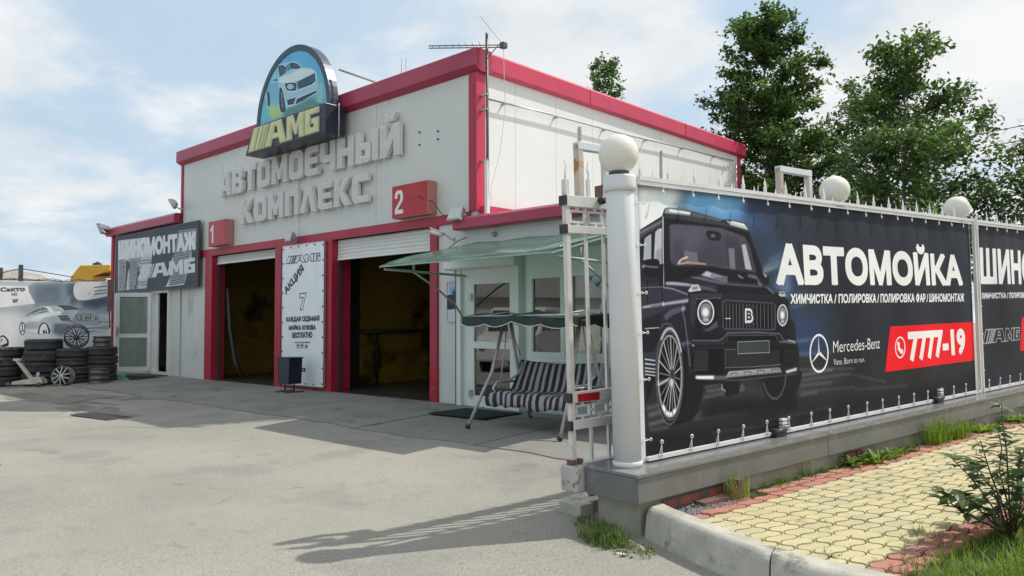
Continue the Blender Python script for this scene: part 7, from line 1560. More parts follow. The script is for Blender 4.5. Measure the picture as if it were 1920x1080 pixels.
def misc_wall():
    o = MB(); o.lathe([(0, 0), (.035, 0), (.04, .03), (.02, .05), (0, .05)], 12, (-8.73, 8.94, 2.95), 'y'); o.tube([(-8.73, 8.96, 2.95), (-8.68, 8.95, 3.05)], .006, 5); o = o.build('wall_sensor', M['metal'])
    tag(o, 'small round grey sensor under the annex roof edge', 'sensor')
    o = MB(); o.tube([(-9.75, 8.9, 2.78), (-9.5, 8.86, 2.88), (-9.35, 8.95, 2.95)], .008, 5); o = o.build('loose_cable', M['black']); tag(o, 'short black cable end on the wall right of the white camera', 'cable')
    o = MB(); o.tube([(-10.35, 8.72, 3.72), (-10.1, 8.85, 3.62), (-9.95, 8.92, 3.40), (-9.75, 8.93, 3.28), (-9.5, 8.9, 3.30)], .008, 5); o = o.build('loose_cable', M['black']); tag(o, 'black cable hanging from the numeral 2 box to the floodlight', 'cable')
    o = MB(); o.tube([(-14.62, 8.97, 5.2), (-14.6, 8.95, 4.4)], .012, 5); o.tube([(-14.6, 8.95, 3.85), (-14.64, 8.92, 3.6), (-14.58, 8.9, 3.45)], .010, 5); o = o.build('sign_cable', M['whitepvc']); tag(o, 'pale power cable running down the facade between the raised letters', 'cable')
misc_wall()

# ------------------------------------------------------------------ antenna on the corner
def antenna():
    T = thing('tv_antenna', 'log periodic television antenna on a mast at the hall corner', 'antenna', loc=(-8.98, 9.06, 3.3))
    MB().tube([(0, 0, 0), (.01, 0, 1.2), (0, 0, 3.05)], .024, 8).build('mast', M['dmetal'], T)
    fw = Vector((-.80, -.62, 0)).normalized()
    b = MB(); a = Vector((0, 0, 2.84))
    b.bar(a+fw*-.24, a+fw*.98+Vector((0, 0, .03)), .014); b.bar(a+fw*-.24+Vector((0, 0, -.04)), a+fw*.98+Vector((0, 0, -.01)), .014); b.build('boom', M['dmetal'], T)
    sd = Vector((-fw.y, fw.x, 0)); 
    for i in range(9):
        L_ = .045+.02*i; p = a+fw*(.92-i*.115)+Vector((0, 0, .01)); MB().tube([p-sd*L_, p+sd*L_], .004, 5).build('element', M['dmetal'], T)
    p = a+fw*-.28; MB().box(p.x-.05, p.x+.05, p.y-.05, p.y+.05, p.z-.06, p.z+.04).build('amplifier_box', M['dmetal'], T, .01)
    MB().tube([p+Vector((0, 0, .0)), (-.10, -.05, 3.35)], .006, 5).build('whip', M['dmetal'], T)
    MB().tube([a+Vector((0, 0, -.22)), a+fw*-.2], .008, 5).build('brace', M['dmetal'], T)
    pts = [tuple(p+Vector((0, 0, -.06))), (p.x+.02, p.y, 2.2), (p.x-.02, p.y+.05, 1.7), (p.x-.1, p.y, 1.0), (.06, .05, .5), (.03, .06, .15)]
    MB().tube(pts, .005, 5).build('cable', M['whitepvc'], T)
    for z in (.9, 1.75, 2.0): MB().box(-.16, .03, -.03, .03, z, z+.03).build('wall_bracket', M['metal'], T)
    MB().box(-.03, .03, -.03, .03, -.02, .9).build('pole_sleeve', M['whitepvc'], T)
antenna()
def far_mast():
    T = thing('roof_aerial_group', 'small cluster of aerials on a frame far behind the roof edge', 'antenna', loc=(-26.8, 21.3, 0))
    MB().box(-1.2, 1.6, 0, 3, 0, 11.0).build('tower_block', M['panel'], T)
    for pts, r in (([(-.1, 0, 11.0), (-.1, 0, 12.4)], .035), ([(.42, 0, 11.0), (.42, 0, 12.35)], .03), ([(-.1, 0, 12.2), (.42, 0, 12.35)], .022), ([(-.1, 0, 12.12), (.42, 0, 12.1)], .022), ([(.42, 0, 12.3), (.42, 0, 13.15)], .010), ([(.72, 0, 11.0), (.72, 0, 13.1)], .010), ([(-.34, 0, 11.0), (-.34, 0, 12.0)], .015), ([(.86, 0, 11.0), (.86, 0, 12.35)], .03)):
        MB().tube(pts, r, 6).build('aerial_rod', M['dmetal'], T)
    for x, z in ((-.1, 12.42), (.86, 12.36)): MB().lathe([(0, -.08), (.07, -.05), (.07, .05), (0, .08)], 10, (x, 0, z)).build('sensor_head', M['dmetal'], T)
far_mast()

# ------------------------------------------------------------------ green canopy over the office door
def canopy():
    T = thing('door_canopy', 'green translucent sheet canopy on grey brackets over the office door and window', 'canopy', loc=(0, 0, 0))
    X0, X1, Yf, Yb, zf, zb = -9.42, -6.05, 7.20, 8.99, 2.38, 2.84
    s = MB(); n = 10; s.smooth = True; m_ = 12
    vs = [(X0+(X1-X0)*j/m_, Yf+(Yb-Yf)*i/n, zf+(zb-zf)*((i/n)**.85)+.012*math.sin(j*1.7+i*.6)) for i in range(n+1) for j in range(m_+1)]
    s.add(vs, [(i*(m_+1)+j, i*(m_+1)+j+1, (i+1)*(m_+1)+j+1, (i+1)*(m_+1)+j) for i in range(n) for j in range(m_)])
    me = s.mesh('sheet', M['poly']); o = link(me, 'sheet', T); so = o.modifiers.new('thick', 'SOLIDIFY'); so.thickness = .008
    fr = M['canopyframe']
    MB().bar((X0, Yf, zf-.012), (X1, Yf, zf-.012), .022, .022).build('front_rail', fr, T)
    MB().bar((X0, Yb-.03, zb-.03), (X1, Yb-.03, zb-.03), .03).build('wall_rail', fr, T)
    for x in (X0, -7.9, X1): MB().bar((x, Yf, zf-.02), (x, Yb, zb-.03), .022).build('rafter', fr, T)
    for x in (X0+.05, X1-.03):
        MB().tube([(x, Yf+.05, zf-.05), (x, Yb, 2.30)], .02, 6).build('bracket_arm', fr, T)
        MB().tube([(x, Yf+.62, zf-.06), (x, Yf+.62, zf+.12)], .018, 6).build('bracket_post', fr, T)
        MB().tube([(x, Yf+.62, zf-.07), (x, 8.25, 2.10), (x, 8.7, 1.82), (x, Yb-.02, 1.48)], .018, 6).build('bracket_strut', fr, T)
canopy()

# ------------------------------------------------------------------ garden swing
def swing():
    T = thing('garden_swing', 'garden swing seat with black and white striped cushion under a dark green awning', 'swing', loc=(-6.66, 7.76, gz(-6.7, 7.3)+.014))
    T.rotation_euler = (0, 0, R_(-1))
    fm = mat('swing_frame', (.42, .42, .41), .4, .12, 6, .1, metal=.2)
    H = 1.43; hw = .86
    for sx in (-1, 1):
        MB().tube([(sx*.80, -.62, 0), (sx*.74, -.36, .52), (sx*.70, -.26, .72), (sx*.67, -.06, H-.02)], .024, 8).build('leg', fm, T)
        MB().tube([(sx*.80, .62, 0), (sx*.74, .36, .52), (sx*.70, .26, .72), (sx*.67, .06, H-.02)], .024, 8).build('leg', fm, T)
        for sy in (-1, 1): MB().tube([(sx*.80, sy*.62, -.0), (sx*.797, sy*.61, .05)], .032, 8).build('foot_cap', M['black'], T)
        MB().tube([(sx*.73, -.36, .58), (sx*.73, .36, .58)], .014, 6).build('cross_bar', fm, T)
        MB().tube([(sx*.62, -.05, H), (sx*.61, -.10, 1.05), (sx*.60, -.16, .82), (sx*.60, -.22, .50)], .009, 6).build('hanger', fm, T)
        MB().tube([(sx*.62, .05, H), (sx*.61, .10, 1.15), (sx*.60, .20, .94)], .009, 6).build('hanger', fm, T)
    MB().tube([(-.72, 0, H), (.72, 0, H)], .026, 8).build('top_bar', fm, T)
    for sx in (-1, 1):     # curved armrests
        a = MB(); a.tube([(sx*.64, .28, .84), (sx*.66, .24, .70), (sx*.67, .05, .60), (sx*.67, -.18, .60), (sx*.66, -.28, .52), (sx*.64, -.24, .42)], .016, 8); a.build('armrest', M['chrome'], T)
    f = MB(); f.tube([(-.62, -.26, .40), (.62, -.26, .40), (.62, .18, .36), (-.62, .18, .36), (-.62, -.26, .40)], .014, 6); f.tube([(-.62, .18, .36), (-.62, .33, .82), (.62, .33, .82), (.62, .18, .36)], .014, 6); f.build('seat_frame', fm, T)
    # striped cushion: cloth strips along X with stripes alternately dark and pale
    dk = mat('stripe_dark', (.035, .030, .034), .95, .2, 10, .3, 120); lt = mat('stripe_pale', (.36, .35, .37), .95, .1, 10, .3, 120)
    prof = [(.37, .83), (.365, .865), (.33, .875), (.305, .85), (.28, .77), (.245, .67), (.21, .58), (.185, .52), (.16, .475), (.10, .46), (0, .455), (-.12, .46), (-.22, .47), (-.29, .475), (-.335, .455), (-.355, .41), (-.36, .35), (-.355, .30)]
    NX = 88; r = random.Random(5)
    def P_(i, j):
        u = i/NX; x = -.70+1.40*u; y, z = prof[j]
        if j < 6: z -= .055*math.sin(math.pi*u)*(1-j/6.)          # sagging top edge
        if j >= 11: z += .016*math.sin(u*17+j*.35)+.010*math.sin(u*41+1); y += .018*math.sin(u*22+j*.3)
        if j >= 15: z -= .035*max(0, math.sin(u*12.5+.6)); x += .012*math.sin(j*.8+u*9)
        if 4 < j < 11: z += .008*math.sin(u*9+j)
        if j >= 3: x += .010*math.sin(j*.7+u*5)
        x *= 1+(.05*(1-abs(j-8)/9.))
        return (x, y, z)
    s = MB(); s.smooth = True; vs = [P_(i, j) for j in range(len(prof)) for i in range(NX+1)]; n = NX+1
    s.v = [v for v in vs]
    for j in range(len(prof)-1):
        for i in range(NX): s.f.append([j*n+i, j*n+i+1, (j+1)*n+i+1, (j+1)*n+i]); s.mi.append(0 if (i/3.4) % 2 < 1.05 or j < 1 else 1); s.sm.append(True)
    o = s.build('cushion', [dk, lt], T); so = o.modifiers.new('thick', 'SOLIDIFY'); so.thickness = .035; so.offset = -1
    # awning with scalloped valance
    am = mat('awning_cloth', (.030, .050, .052), .85, .2, 4, .3, 80); pi_ = mat('awning_piping', (.62, .62, .60), .7)
    aw = MB(); aw.smooth = True; nx, ny = 40, 12; x0, x1 = -1.02, 1.02
    def A_(i, j):
        x = x0+(x1-x0)*i/nx; t = j/ny; y = -.52+1.04*t; z = 1.49+.05*math.cos((t-.5)*math.pi)-.03*abs(math.sin(i/nx*math.pi*2)); return (x, y, z-.04*(1-math.sin(math.pi*i/nx))*(1 if i/nx > .5 else .3))
    vs = [A_(i, j) for j in range(ny+1) for i in range(nx+1)]; aw.add(vs, [(j*(nx+1)+i, j*(nx+1)+i+1, (j+1)*(nx+1)+i+1, (j+1)*(nx+1)+i) for j in range(ny) for i in range(nx)])
    o = aw.build('awning', am, T); so = o.modifiers.new('thick', 'SOLIDIFY'); so.thickness = .006
    for side in (-1, 1):
        v = MB(); v.smooth = True; p = MB(); pts = []
        for i in range(nx*3+1):
            u = i/(nx*3); x = x0+(x1-x0)*u; top = A_(round(u*nx), 0 if side < 0 else ny); ph = (u*4+.15) % 1.0; dz = .075+.05*math.sin(math.pi*ph)**.7; yy = side*(.52+.02*math.sin(u*20))
            pts.append((x, yy, top[2], top[2]-dz))
        for a, b in zip(pts[:-1], pts[1:]): v.add([(a[0], a[1], a[2]), (b[0], b[1], b[2]), (b[0], b[1]-.01*side, b[3]), (a[0], a[1]-.01*side, a[3])], [(0, 1, 2, 3)])
        o = v.build('valance', am, T)
        MB().tube([(q[0], q[1]-.012*(-side), q[3]) for q in pts[::2]], .006, 4).build('piping', pi_, o)
    MB().tube([(-1.0, -.5, 1.48), (1.0, -.5, 1.48)], .01, 6).build('awning_rod', fm, T)
    MB().tube([(-1.0, .5, 1.48), (1.0, .5, 1.48)], .01, 6).build('awning_rod', fm, T)
    for x in (-.66, .66): MB().tube([(x, -.5, 1.48), (x, 0, 1.535), (x, .5, 1.48)], .01, 6).build('awning_rib', fm, T)
M['chrome'] = mat('pale_tube', (.62, .62, .62), .3, .1, 8, 0, metal=.4)
swing()

# ------------------------------------------------------------------ mats, bin
def mats_bin():
    def dm(label, c, w, d, rz):
        b = MB(); b.box(-w/2, w/2, -d/2, d/2, 0, .012)
        for i in range(11): b.box(-w/2+.03, w/2-.03, -d/2+.03+i*(d-.06)/11, -d/2+.03+(i+.5)*(d-.06)/11, .012, .018)
        o = b.build('doormat', M['mat']); o.location = (c[0], c[1], gz(c[0], c[1])+.022); o.rotation_euler = (0, 0, rz); tag(o, label, 'doormat', 'black rubber doormats')
    M['mat'] = mat('mat_rubber', (.022, .026, .024), .9, .3, 10, .3, 90)
    dm('black rubber doormat in front of the office door beside the swing', (-8.35, 8.15), 1.15, .85, .04)
    dm('black rubber doormat at the tyre shop doorway', (-20.9, 8.0), 1.3, .75, .3)
    x, y = -13.95, 8.42; T = thing('litter_bin', 'dark blue rectangular litter bin on a low stand before the promotion board', 'bin', loc=(x, y, gz(x, y)+.02))
    b = MB(); nv = mat('bin_paint', (.018, .024, .045), .35, .2, 5, .05)
    b.prism([(-.20, .17), (.20, .17), (.23, .68), (-.23, .68)], -.15, .15, 'xz'); b.build('body', nv, T, .01)
    MB().box(-.245, .245, -.165, .165, .68, .70).build('rim', nv, T)
    for s in (-1, 1):
        MB().tube([(s*.17, 0, .01), (s*.17, 0, .45)], .014, 6).build('leg', M['dmetal'], T); MB().tube([(s*.17, -.22, .012), (s*.17, .22, .012)], .014, 6).build('foot', M['dmetal'], T)
mats_bin()

# ------------------------------------------------------------------ tyres and wheels by the left fence
TR, TH = .42, .262
def tyre_mesh(R=TR, W=TH, n=36):
    b = MB(); hw = W/2
    prof = [(R*.60, -hw*.80), (R*.64, -hw*.96), (R*.80, -hw*1.0), (R*.92, -hw*.93), (R*.98, -hw*.76), (R, -hw*.55), (R, -hw*.33), (R*.975, -hw*.31), (R*.975, -hw*.25), (R, -hw*.23), (R, -.02), (R*.975, -.014), (R*.975, .014), (R, .02), (R, hw*.23), (R*.975, hw*.25), (R*.975, hw*.31), (R, hw*.33), (R, hw*.55), (R*.98, hw*.76), (R*.92, hw*.93), (R*.80, hw*1.0), (R*.64, hw*.96), (R*.60, hw*.80), (R*.66, hw*.5), (R*.90, 0), (R*.66, -hw*.5), (R*.60, -hw*.8)]
    b.lathe(prof, n); me = b.mesh('tyre', M['rubber']); return me
def tyres():
    me = tyre_mesh(); r = random.Random(11); g = 'used tyres stacked along the picture fence'
    words = ['bottom', 'second', 'third', 'fourth', 'top']
    def stack(x, y, n, nm, rr=1., hs=1.):
        z = gz(x, y)
        for i in range(n):
            o = link(me, 'tyre', None); o.location = (x+r.uniform(-.025, .025), y+r.uniform(-.025, .025), z+TH*hs*(i+.5)); o.rotation_euler = (r.uniform(-.012, .012), r.uniform(-.012, .012), r.uniform(0, 6)); o.scale = (rr, rr, hs)
            pos = 'bottom' if i == 0 else ('top' if i == n-1 else ['second', 'third', 'fourth'][i-1]+' from the bottom')
            tag(o, f'worn black tyre, {pos} in {nm}', 'tyre', g)
    stack(-22.15, 5.49, 4, 'the leftmost front stack', 1.0, .9)
    stack(-21.55, 6.16, 4, 'the tall stack behind the trolley jack', 1.0, 1.06)
    stack(-21.05, 6.74, 4, 'the stack under the leaning alloy rim', .95, .81)
    stack(-20.80, 7.27, 4, 'the stack nearest the open white door', .88, .83)
    stack(-22.7, 4.69, 4, 'the stack at the left picture edge', 1., .9)
tyres()
def rim(label, loc, rot, R=.235, W=.20, spokes=5, colr='alloy', deep=True):
    T = thing('alloy_wheel', label, 'wheel rim', loc=loc, group='loose wheel rims'); T.rotation_euler = rot
    b = MB(); b.lathe([(R, -.01), (R*1.03, 0), (R*.97, .012), (R*.93, .03), (R*.90, W*.5), (R*.94, W*.9), (R, W), (R*1.02, W), (R*.98, W*.9), (R*.94, W*.5), (R*.97, .03), (R, -.01)], 32); b.build('barrel', M[colr], T)
    n = spokes
    for i in range(n):
        for k in (-1, 1):
            t = 2*math.pi*i/n; s = MB(); a = (.05*math.cos(t+k*.5), .05*math.sin(t+k*.5), .0); c = (R*.95*math.cos(t+k*.62/n*2.2), R*.95*math.sin(t+k*.62/n*2.2), .012)
            s.bar(a, c, .022, .022); s.build('spoke', M[colr], T)
    h = MB(); h.lathe([(0, -.012), (.03, -.012), (.055, .0), (.06, .03), (0, .03)], 16); h.build('hub', M[colr], T)
M['alloy'] = mat('alloy_rim', (.48, .48, .47), .35, .1, 8, .05, metal=.6); M['darkalloy'] = mat('dark_rim', (.10, .10, .11), .3, .15, 8, .05, metal=.6)
M['steelrim'] = mat('steel_rim', (.14, .13, .13), .45, .2, 8, .1, metal=.5)
face = math.atan2(-.60, .80)
def rim_at(label, x, y, z, rz, tilt, **k): rim(label, (x, y, z), Matrix.Rotation(rz, 4, 'Z').to_euler() if tilt is None else (Matrix.Rotation(rz, 4, 'Z') @ Matrix.Rotation(tilt, 4, 'X')).to_euler(), **k)
rim_at('silver five spoke alloy rim leaning on the tyres at ground level', -20.55, 6.27, gz(-20.5, 6.3)+.235, R_(42), R_(-98), R=.235)
rim_at('dark multi spoke alloy rim lying tilted on top of the tyre stack', -20.93, 6.72, 1.20, R_(70), R_(-75), R=.27, W=.26, spokes=10, colr='darkalloy')
def steel_rims():
    x, y = -21.45, 8.10
    b = MB(); b.lathe([(.10, 0), (.20, .02), (.22, 0), (.23, .01), (.20, .05), (.19, .10), (.21, .16), (.23, .18), (.21, .17)], 28); me = b.mesh('steel_wheel', M['steelrim'])
    x, y = -20.15, 6.98
    for i in range(3):
        o = link(me, 'steel_wheel', None); o.location = (x+.01*i, y, gz(x, y)+.01+i*.125); o.scale = (1, 1, .68); o.rotation_euler = (.02*i, .03, i)
        tag(o, ['bottom bare steel rim of the small stack by the open door', 'middle bare steel rim of the small stack by the open door', 'top bare steel rim of the small stack by the open door'][i], 'wheel rim', 'bare steel rims stacked')
    for i in range(2):
        o = link(me, 'steel_wheel', None); o.location = (-20.80, 7.27, 4*TH*.83+gz(-20.8, 7.3)+.01+i*.125); o.scale = (1, 1, .68); tag(o, ['lower silver steel rim on top of the tyres by the door', 'upper silver steel rim on top of the tyres by the door'][i], 'wheel rim', 'bare steel rims on the tyres')
    c = MB(); c.smooth = True; n = 16; r = random.Random(2)
    for j in range(7):
        for i in range(n):
            t = 2*math.pi*i/n; q = j/6.; rad = .30*(1-q)*(1+.22*math.sin(3*t+1)+.1*math.sin(5*t)); c.v.append((rad*math.cos(t)*1.3, rad*math.sin(t)*.7, .10*q**.7*(1+.2*math.sin(4*t))))
    for j in range(6):
        for i in range(n): c.f.append([j*n+i, j*n+(i+1) % n, (j+1)*n+(i+1) % n, (j+1)*n+i]); c.mi.append(0); c.sm.append(True)
    o = c.build('green_cloth', mat('green_cloth', (.04, .25, .14), .9, .2, 5, .2)); x, y = -20.8, 7.7; o.location = (x, y, gz(x, y)+.01); tag(o, 'crumpled green cloth on the ground by the open white door', 'cloth')
steel_rims()
def jack():
    x, y = -21.05, 5.72; T = thing('trolley_jack', 'grey trolley jack with raised arm standing before the tyre stacks', 'jack', loc=(x, y, gz(x, y)+.016)); T.rotation_euler = (0, 0, R_(44))
    m = mat('jack_paint', (.50, .48, .42), .5, .15, 8, .1)
    for s in (-1, 1): MB().prism([(-.34, .05), (-.30, .12), (.16, .20), (.38, .17), (.40, .08), (.30, .06)], s*.10-.012, s*.10+.012, 'xz').build('side_plate', m, T)
    MB().bar((.10, 0, .16), (-.26, 0, .62), .10, .05).build('lifting_arm', m, T); MB().box(-.33, -.17, -.06, .06, .61, .66).build('saddle', m, T)
    MB().box(.12, .34, -.085, .085, .10, .22).build('pump_body', m, T, .01); MB().tube([(.22, 0, .2), (.24, 0, .33)], .035, 8).build('handle_socket', m, T)
    for a, w, rr in ((-.38, .15, .055), (.33, .12, .05)):
        for s in (-1, 1): MB().lathe([(0, -.02), (rr, -.02), (rr, .02), (0, .02)], 16, (a, s*w, rr), 'y').build('castor', M['dmetal'], T)
    MB().tube([(-.38, -.17, .055), (-.38, .17, .055)], .012, 6).build('axle', M['dmetal'], T)
jack()

# ------------------------------------------------------------------ picture fence on the left, things beyond it
def yard_fence():
    d = Vector((.3047, .9524, 0)); n = Vector((d.y, -d.x, 0)); A = Vector((-22.5975, 5.4929, 0))-d*2.6
    Mx = Matrix(((d.x, -n.x, 0, A.x), (d.y, -n.y, 0, A.y), (0, 0, 1, 0), (0, 0, 0, 1)))
    Mx = Mx @ Matrix.Translation((0, 0, 0))
    T = thing('picture_banner', 'faded grey banner printed with a silver coupe stretched behind the tyres', 'banner', M=Mx)
    img = Paint(5.06, 2.35, 200).run(YARD).crisp(.3, 4, 1.15).weather(12, 8).image('yard_print'); pm = print_mat('yard_print', img, .6, .25)
    print_sheet('print', 5.06, 2.35, 60, 12, lambda a, b: (a, -.03+.012*math.sin(a*9)*math.sin(b*1.3), b+.30+.02*math.sin(a*1.4)*(b/2.35)), pm, T)
    MB().tube([(0, 0, 2.66), (1.2, 0, 2.64), (2.6, 0, 2.67), (4, 0, 2.645), (5.1, 0, 2.66)], .012, 6).build('top_wire', M['dmetal'], T)
    F = thing('yard_fence', 'metal post fence carrying the faded picture banner', 'fence', M=Mx)
    for i in range(5): MB().box(.2+i*1.2, .26+i*1.2, .02, .08, 0, 2.62).build('post', M['metal'], F)
    for z in (.5, 1.5, 2.5): MB().box(0, 5.1, .08, .11, z, z+.04).build('rail', M['metal'], F)
    MB().box(4.86, 4.95, -.02, .10, .1, 2.5).build('end_post', M['dmetal'], F)
    MB().box(4.97, 5.12, -.05, .25, 1.9, 2.72).build('meter_box', M['rustbox'], T if 0 else F)
    # tangled wire on top
    r = random.Random(9); w = MB()
    for q in range(3):
        pts = [(x*.12, r.uniform(-.04, .04), 2.66+r.uniform(0, .05)+.02*math.sin(x*1.1)) for x in range(43)]
        w.tube(pts, .005, 4)
    o = w.build('barbed_wire', M['dmetal'], F); o['kind'] = 'stuff'
M['rustbox'] = mat('rust_box', (.16, .09, .075), .7, .3, 5, .2)
yard_fence()
def far_left():
    # yellow hoist of a lorry parked beyond
    T = thing('yellow_crane_truck', 'yellow steel hoist of a lorry rising behind the picture fence', 'truck', loc=(-32.4, 10.9, 0)); T.rotation_euler = (0, 0, R_(43))
    ye = mat('lorry_yellow', (.62, .36, .03), .45, .12, 3, .05, grime=((.40, .22, .05), .6, 3))
    MB().prism([(-.55, 2.2), (-.55, 3.35), (-.20, 3.80), (.95, 3.82), (.92, 3.58), (.30, 3.38), (.30, 2.2)], -.5, .5, 'xz').build('hoist_housing', ye, T, .03)
    MB().box(-2.6, 2.4, -1.1, 1.1, 1.0, 2.2).build('load_body', ye, T, .04)
    MB().box(-2.6, 2.4, -.5, .5, .6, 1.0).build('chassis', M['dmetal'], T)
    MB().box(-4.3, -2.7, -1.1, 1.1, .7, 2.3).build('cab', ye, T, .1)
    for x in (-3.5, .6, 1.7):
        for s in (-1, 1): MB().lathe([(0, -.14), (.3, -.15), (.5, -.14), (.5, .14), (.3, .15), (0, .14)], 20, (x, s*1.0, .5), 'y').build('wheel', M['rubber'], T)
    MB().box(.30, .92, -.45, .45, 3.36, 3.40).build('boom_shadow_plate', M['rustbox'], T)
    for q in ((.1, 3.82), (.22, 3.86), (.3, 3.82)): MB().lathe([(0, 0), (.09, .01), (.07, .10), (0, .13)], 8, (q[0], 0, q[1])).build('beacon', M['dmetal'], T)
    m = mat('spoil_heap', (.33, .30, .27), .95, .2, 2, .5, 5)
    b = MB(); b.smooth = True; nx, ny = 30, 14; r = random.Random(3)
    for j in range(ny+1):
        for i in range(nx+1):
            u, v = i/nx*2-1, j/ny*2-1; h = max(0, 1-abs(u)**1.7)*max(0, 1-v*v)*3.5; b.v.append((u*5, v*3, h*(1+.06*r.random())))
    for j in range(ny):
        for i in range(nx): b.f.append([j*(nx+1)+i, j*(nx+1)+i+1, (j+1)*(nx+1)+i+1, (j+1)*(nx+1)+i]); b.mi.append(0); b.sm.append(True)
    o = b.build('gravel_heap', m); o.location = (-33.9, 8.7, 0); o.rotation_euler = (0, 0, R_(42)); tag(o, 'grey gravel heap showing above the picture fence at far left', 'gravel heap')
    T = thing('wire_post', 'pair of short posts with a sagging wire above the picture fence', 'post', loc=(-26, 6.3, 0))
    for x, y, h in ((.0, 0, 3.18), (.42, .40, 3.26)): MB().box(x-.05, x+.05, y-.05, y+.05, 0, h).build('post', M['dmetal'], T)
    MB().tube([(-3.4, -3.2, 2.55), (-1.6, -1.5, 2.85), (0, 0, 3.02), (.42, .4, 3.15), (1.4, 1.5, 2.9)], .014, 5).build('wire', M['dmetal'], T)
far_left()

def across_the_yard():
    # things behind the camera's left shoulder; they show in the office panes
    T = thing('gabled_house', 'pale house with a grey gable roof across the yard, mirrored in the office window', 'house', loc=(-34, -17, 0)); T.rotation_euler = (0, 0, .5)
    w = mat('house_wall', (.55, .53, .48), .8, .1, 1, .1); rf = mat('house_roof', (.40, .40, .41), .5, .1, 1, .1)
    MB().box(-7, 7, -4, 4, 0, 3).build('wall', w, T); MB().prism([(-4.5, 2.9), (4.5, 2.9), (0, 6.2)], -7.4, 7.4, 'yz').build('roof', rf, T)
    for x in (-4.5, -1.5, 1.5, 4.5): MB().box(x-.6, x+.6, 3.97, 4.04, 1, 2.3).build('window', M['glassdark'], T)
    V = thing('parked_van', 'white van parked to the left of the camera, mirrored in the office window', 'van', loc=(-17.5, -1.5, gz(-17, -1))); V.rotation_euler = (0, 0, 1.1)
    p = [(-2.4, .35), (2.45, .35), (2.5, .9), (2.2, 1.15), (1.5, 1.28), (.9, 1.95), (.6, 2.05), (-2.3, 2.05), (-2.45, 1.7)]
    MB().prism(p, -.92, .92, 'xz').build('body', M['white'], V, .06)
    for s in (-1, 1):
        MB().prism([(1.32, 1.28), (.86, 1.85), (.1, 1.85), (.1, 1.28)], s*.925-.004, s*.925+.004, 'xz').build('side_window', M['glassdark'], V)
        MB().prism([(-.1, 1.28), (-.1, 1.85), (-2.0, 1.85), (-2.0, 1.28)], s*.925-.004, s*.925+.004, 'xz').build('side_window', M['glassdark'], V)
        MB().lathe([(0, -.02), (.12, -.02), (.12, .06), (0, .07)], 16, (2.46, s*.68, .82), 'x').build('headlight', M['lampglass'], V)
        for x in (-1.6, 1.6): MB().lathe([(0, -.1), (.2, -.11), (.33, -.1), (.33, .1), (.2, .11), (0, .1)], 24, (x, s*.86, .33), 'y').build('wheel', M['rubber'], V)
    MB().bar((1.56, 0, 1.28), (.95, 0, 1.94), 1.6, .02).build('windscreen', M['glassdark'], V)
    h = mat('hedge_leaves', (.05, .08, .03), .9, .4, 3, .5, 8)
    b = MB(); r = random.Random(1)
    for i in range(900): x, y, z = r.uniform(-12, 12), r.uniform(-1.5, 1.5), r.uniform(0, 5)*(1-.3*abs(math.sin(i))); b.add([(x-.4, y, z), (x+.4, y+.3, z+.1), (x, y-.3, z+.8)], [(0, 1, 2)])
    o = b.build('tall_hedge', h, None); o.location = (-38, -28, 0); o.rotation_euler = (0, 0, .6); tag(o, 'tall ragged hedge beyond the house across the yard', 'hedge')
across_the_yard()
# ------------------------------------------------------------------ fence line on the right: one sloping frame for everything that stands on it
_h = Vector((.1513, .9885, 0)).normalized(); _n = Vector((_h.y, -_h.x, 0)); _sl = math.atan(.0265)
EX = _h*math.cos(_sl)+Vector((0, 0, math.sin(_sl))); EY = -_n; EZ = EX.cross(EY)
P0 = Vector((-3.073, 4.629, 0))-_n*.27
FM = Matrix(((EX.x, EY.x, EZ.x, P0.x), (EX.y, EY.y, EZ.y, P0.y), (EX.z, EY.z, EZ.z, P0.z), (0, 0, 0, 1)))
def at(s, y, z): return FM @ Matrix.Translation((s, y, z))

def plinth():
    T = thing('boundary_wall', 'low concrete wall clad with dark granite slabs carrying the banner fence', 'wall', M=FM)
    b = MB(); b.box(.05, 14, -.20, .22, -.75, .245)
    o = b.build('foundation', M['concrete'], T, .012)
    seams = [-.04, 2.46, 4.98, 7.5, 10.0, 12.5]
    for a, c in zip(seams[:-1], seams[1:]):
        MB().box(a+.003, c-.003, -.27, -.24, .243, .420).build('stone_slab', M['granite'], T, .003)
        MB().box(a+.003 if a > 0 else a-.012, c-.003, -.285, .245, .423, .447).build('cap_slab', M['granite_top'], T, .003)
        MB().box(a+.003, c-.003, .20, .23, .215, .420).build('stone_slab', M['granite'], T, .003)
    MB().box(-.050, -.042, -.268, .232, .240, .420).build('end_slab', M['granite'], T, .002)
    MB().box(-.02, 12.5, -.238, .198, .246, .418).build('mortar_core', M['concrete'], T)
    m = mat('old_brick', (.24, .085, .055), .9, .25, 8, .4, 40, grime=((.22, .21, .18), .55, 7))
    for s0, w in ((.33, .10), (.47, .22), (.80, .2), (2.86, .16), (3.05, .10)): MB().box(s0, s0+w, -.225, -.19, .135, .205).build('brick', m, T, .004)
    MB().box(.28, 1.02, -.222, -.215, .02, .21).build('render_gap', M['seam'], T)
    MB().box(1.02, 1.10, -.34, -.20, .08, .26).build('steel_plate', M['rustbox'], T)
    MB().box(.62, 1.04, -.33, -.22, .09, .15).build('rusty_angle', M['rustbox'], T)
    for s, z in ((-.10, -.02), (.02, -.04)):
        pass
    for i, (x, y) in enumerate(((.10, .45), (.23, .50))): MB().box(x-.06, x+.08, y-.05, y+.20, -.25, .10).build('concrete_block', M['kerb'], T, .008)
plinth()

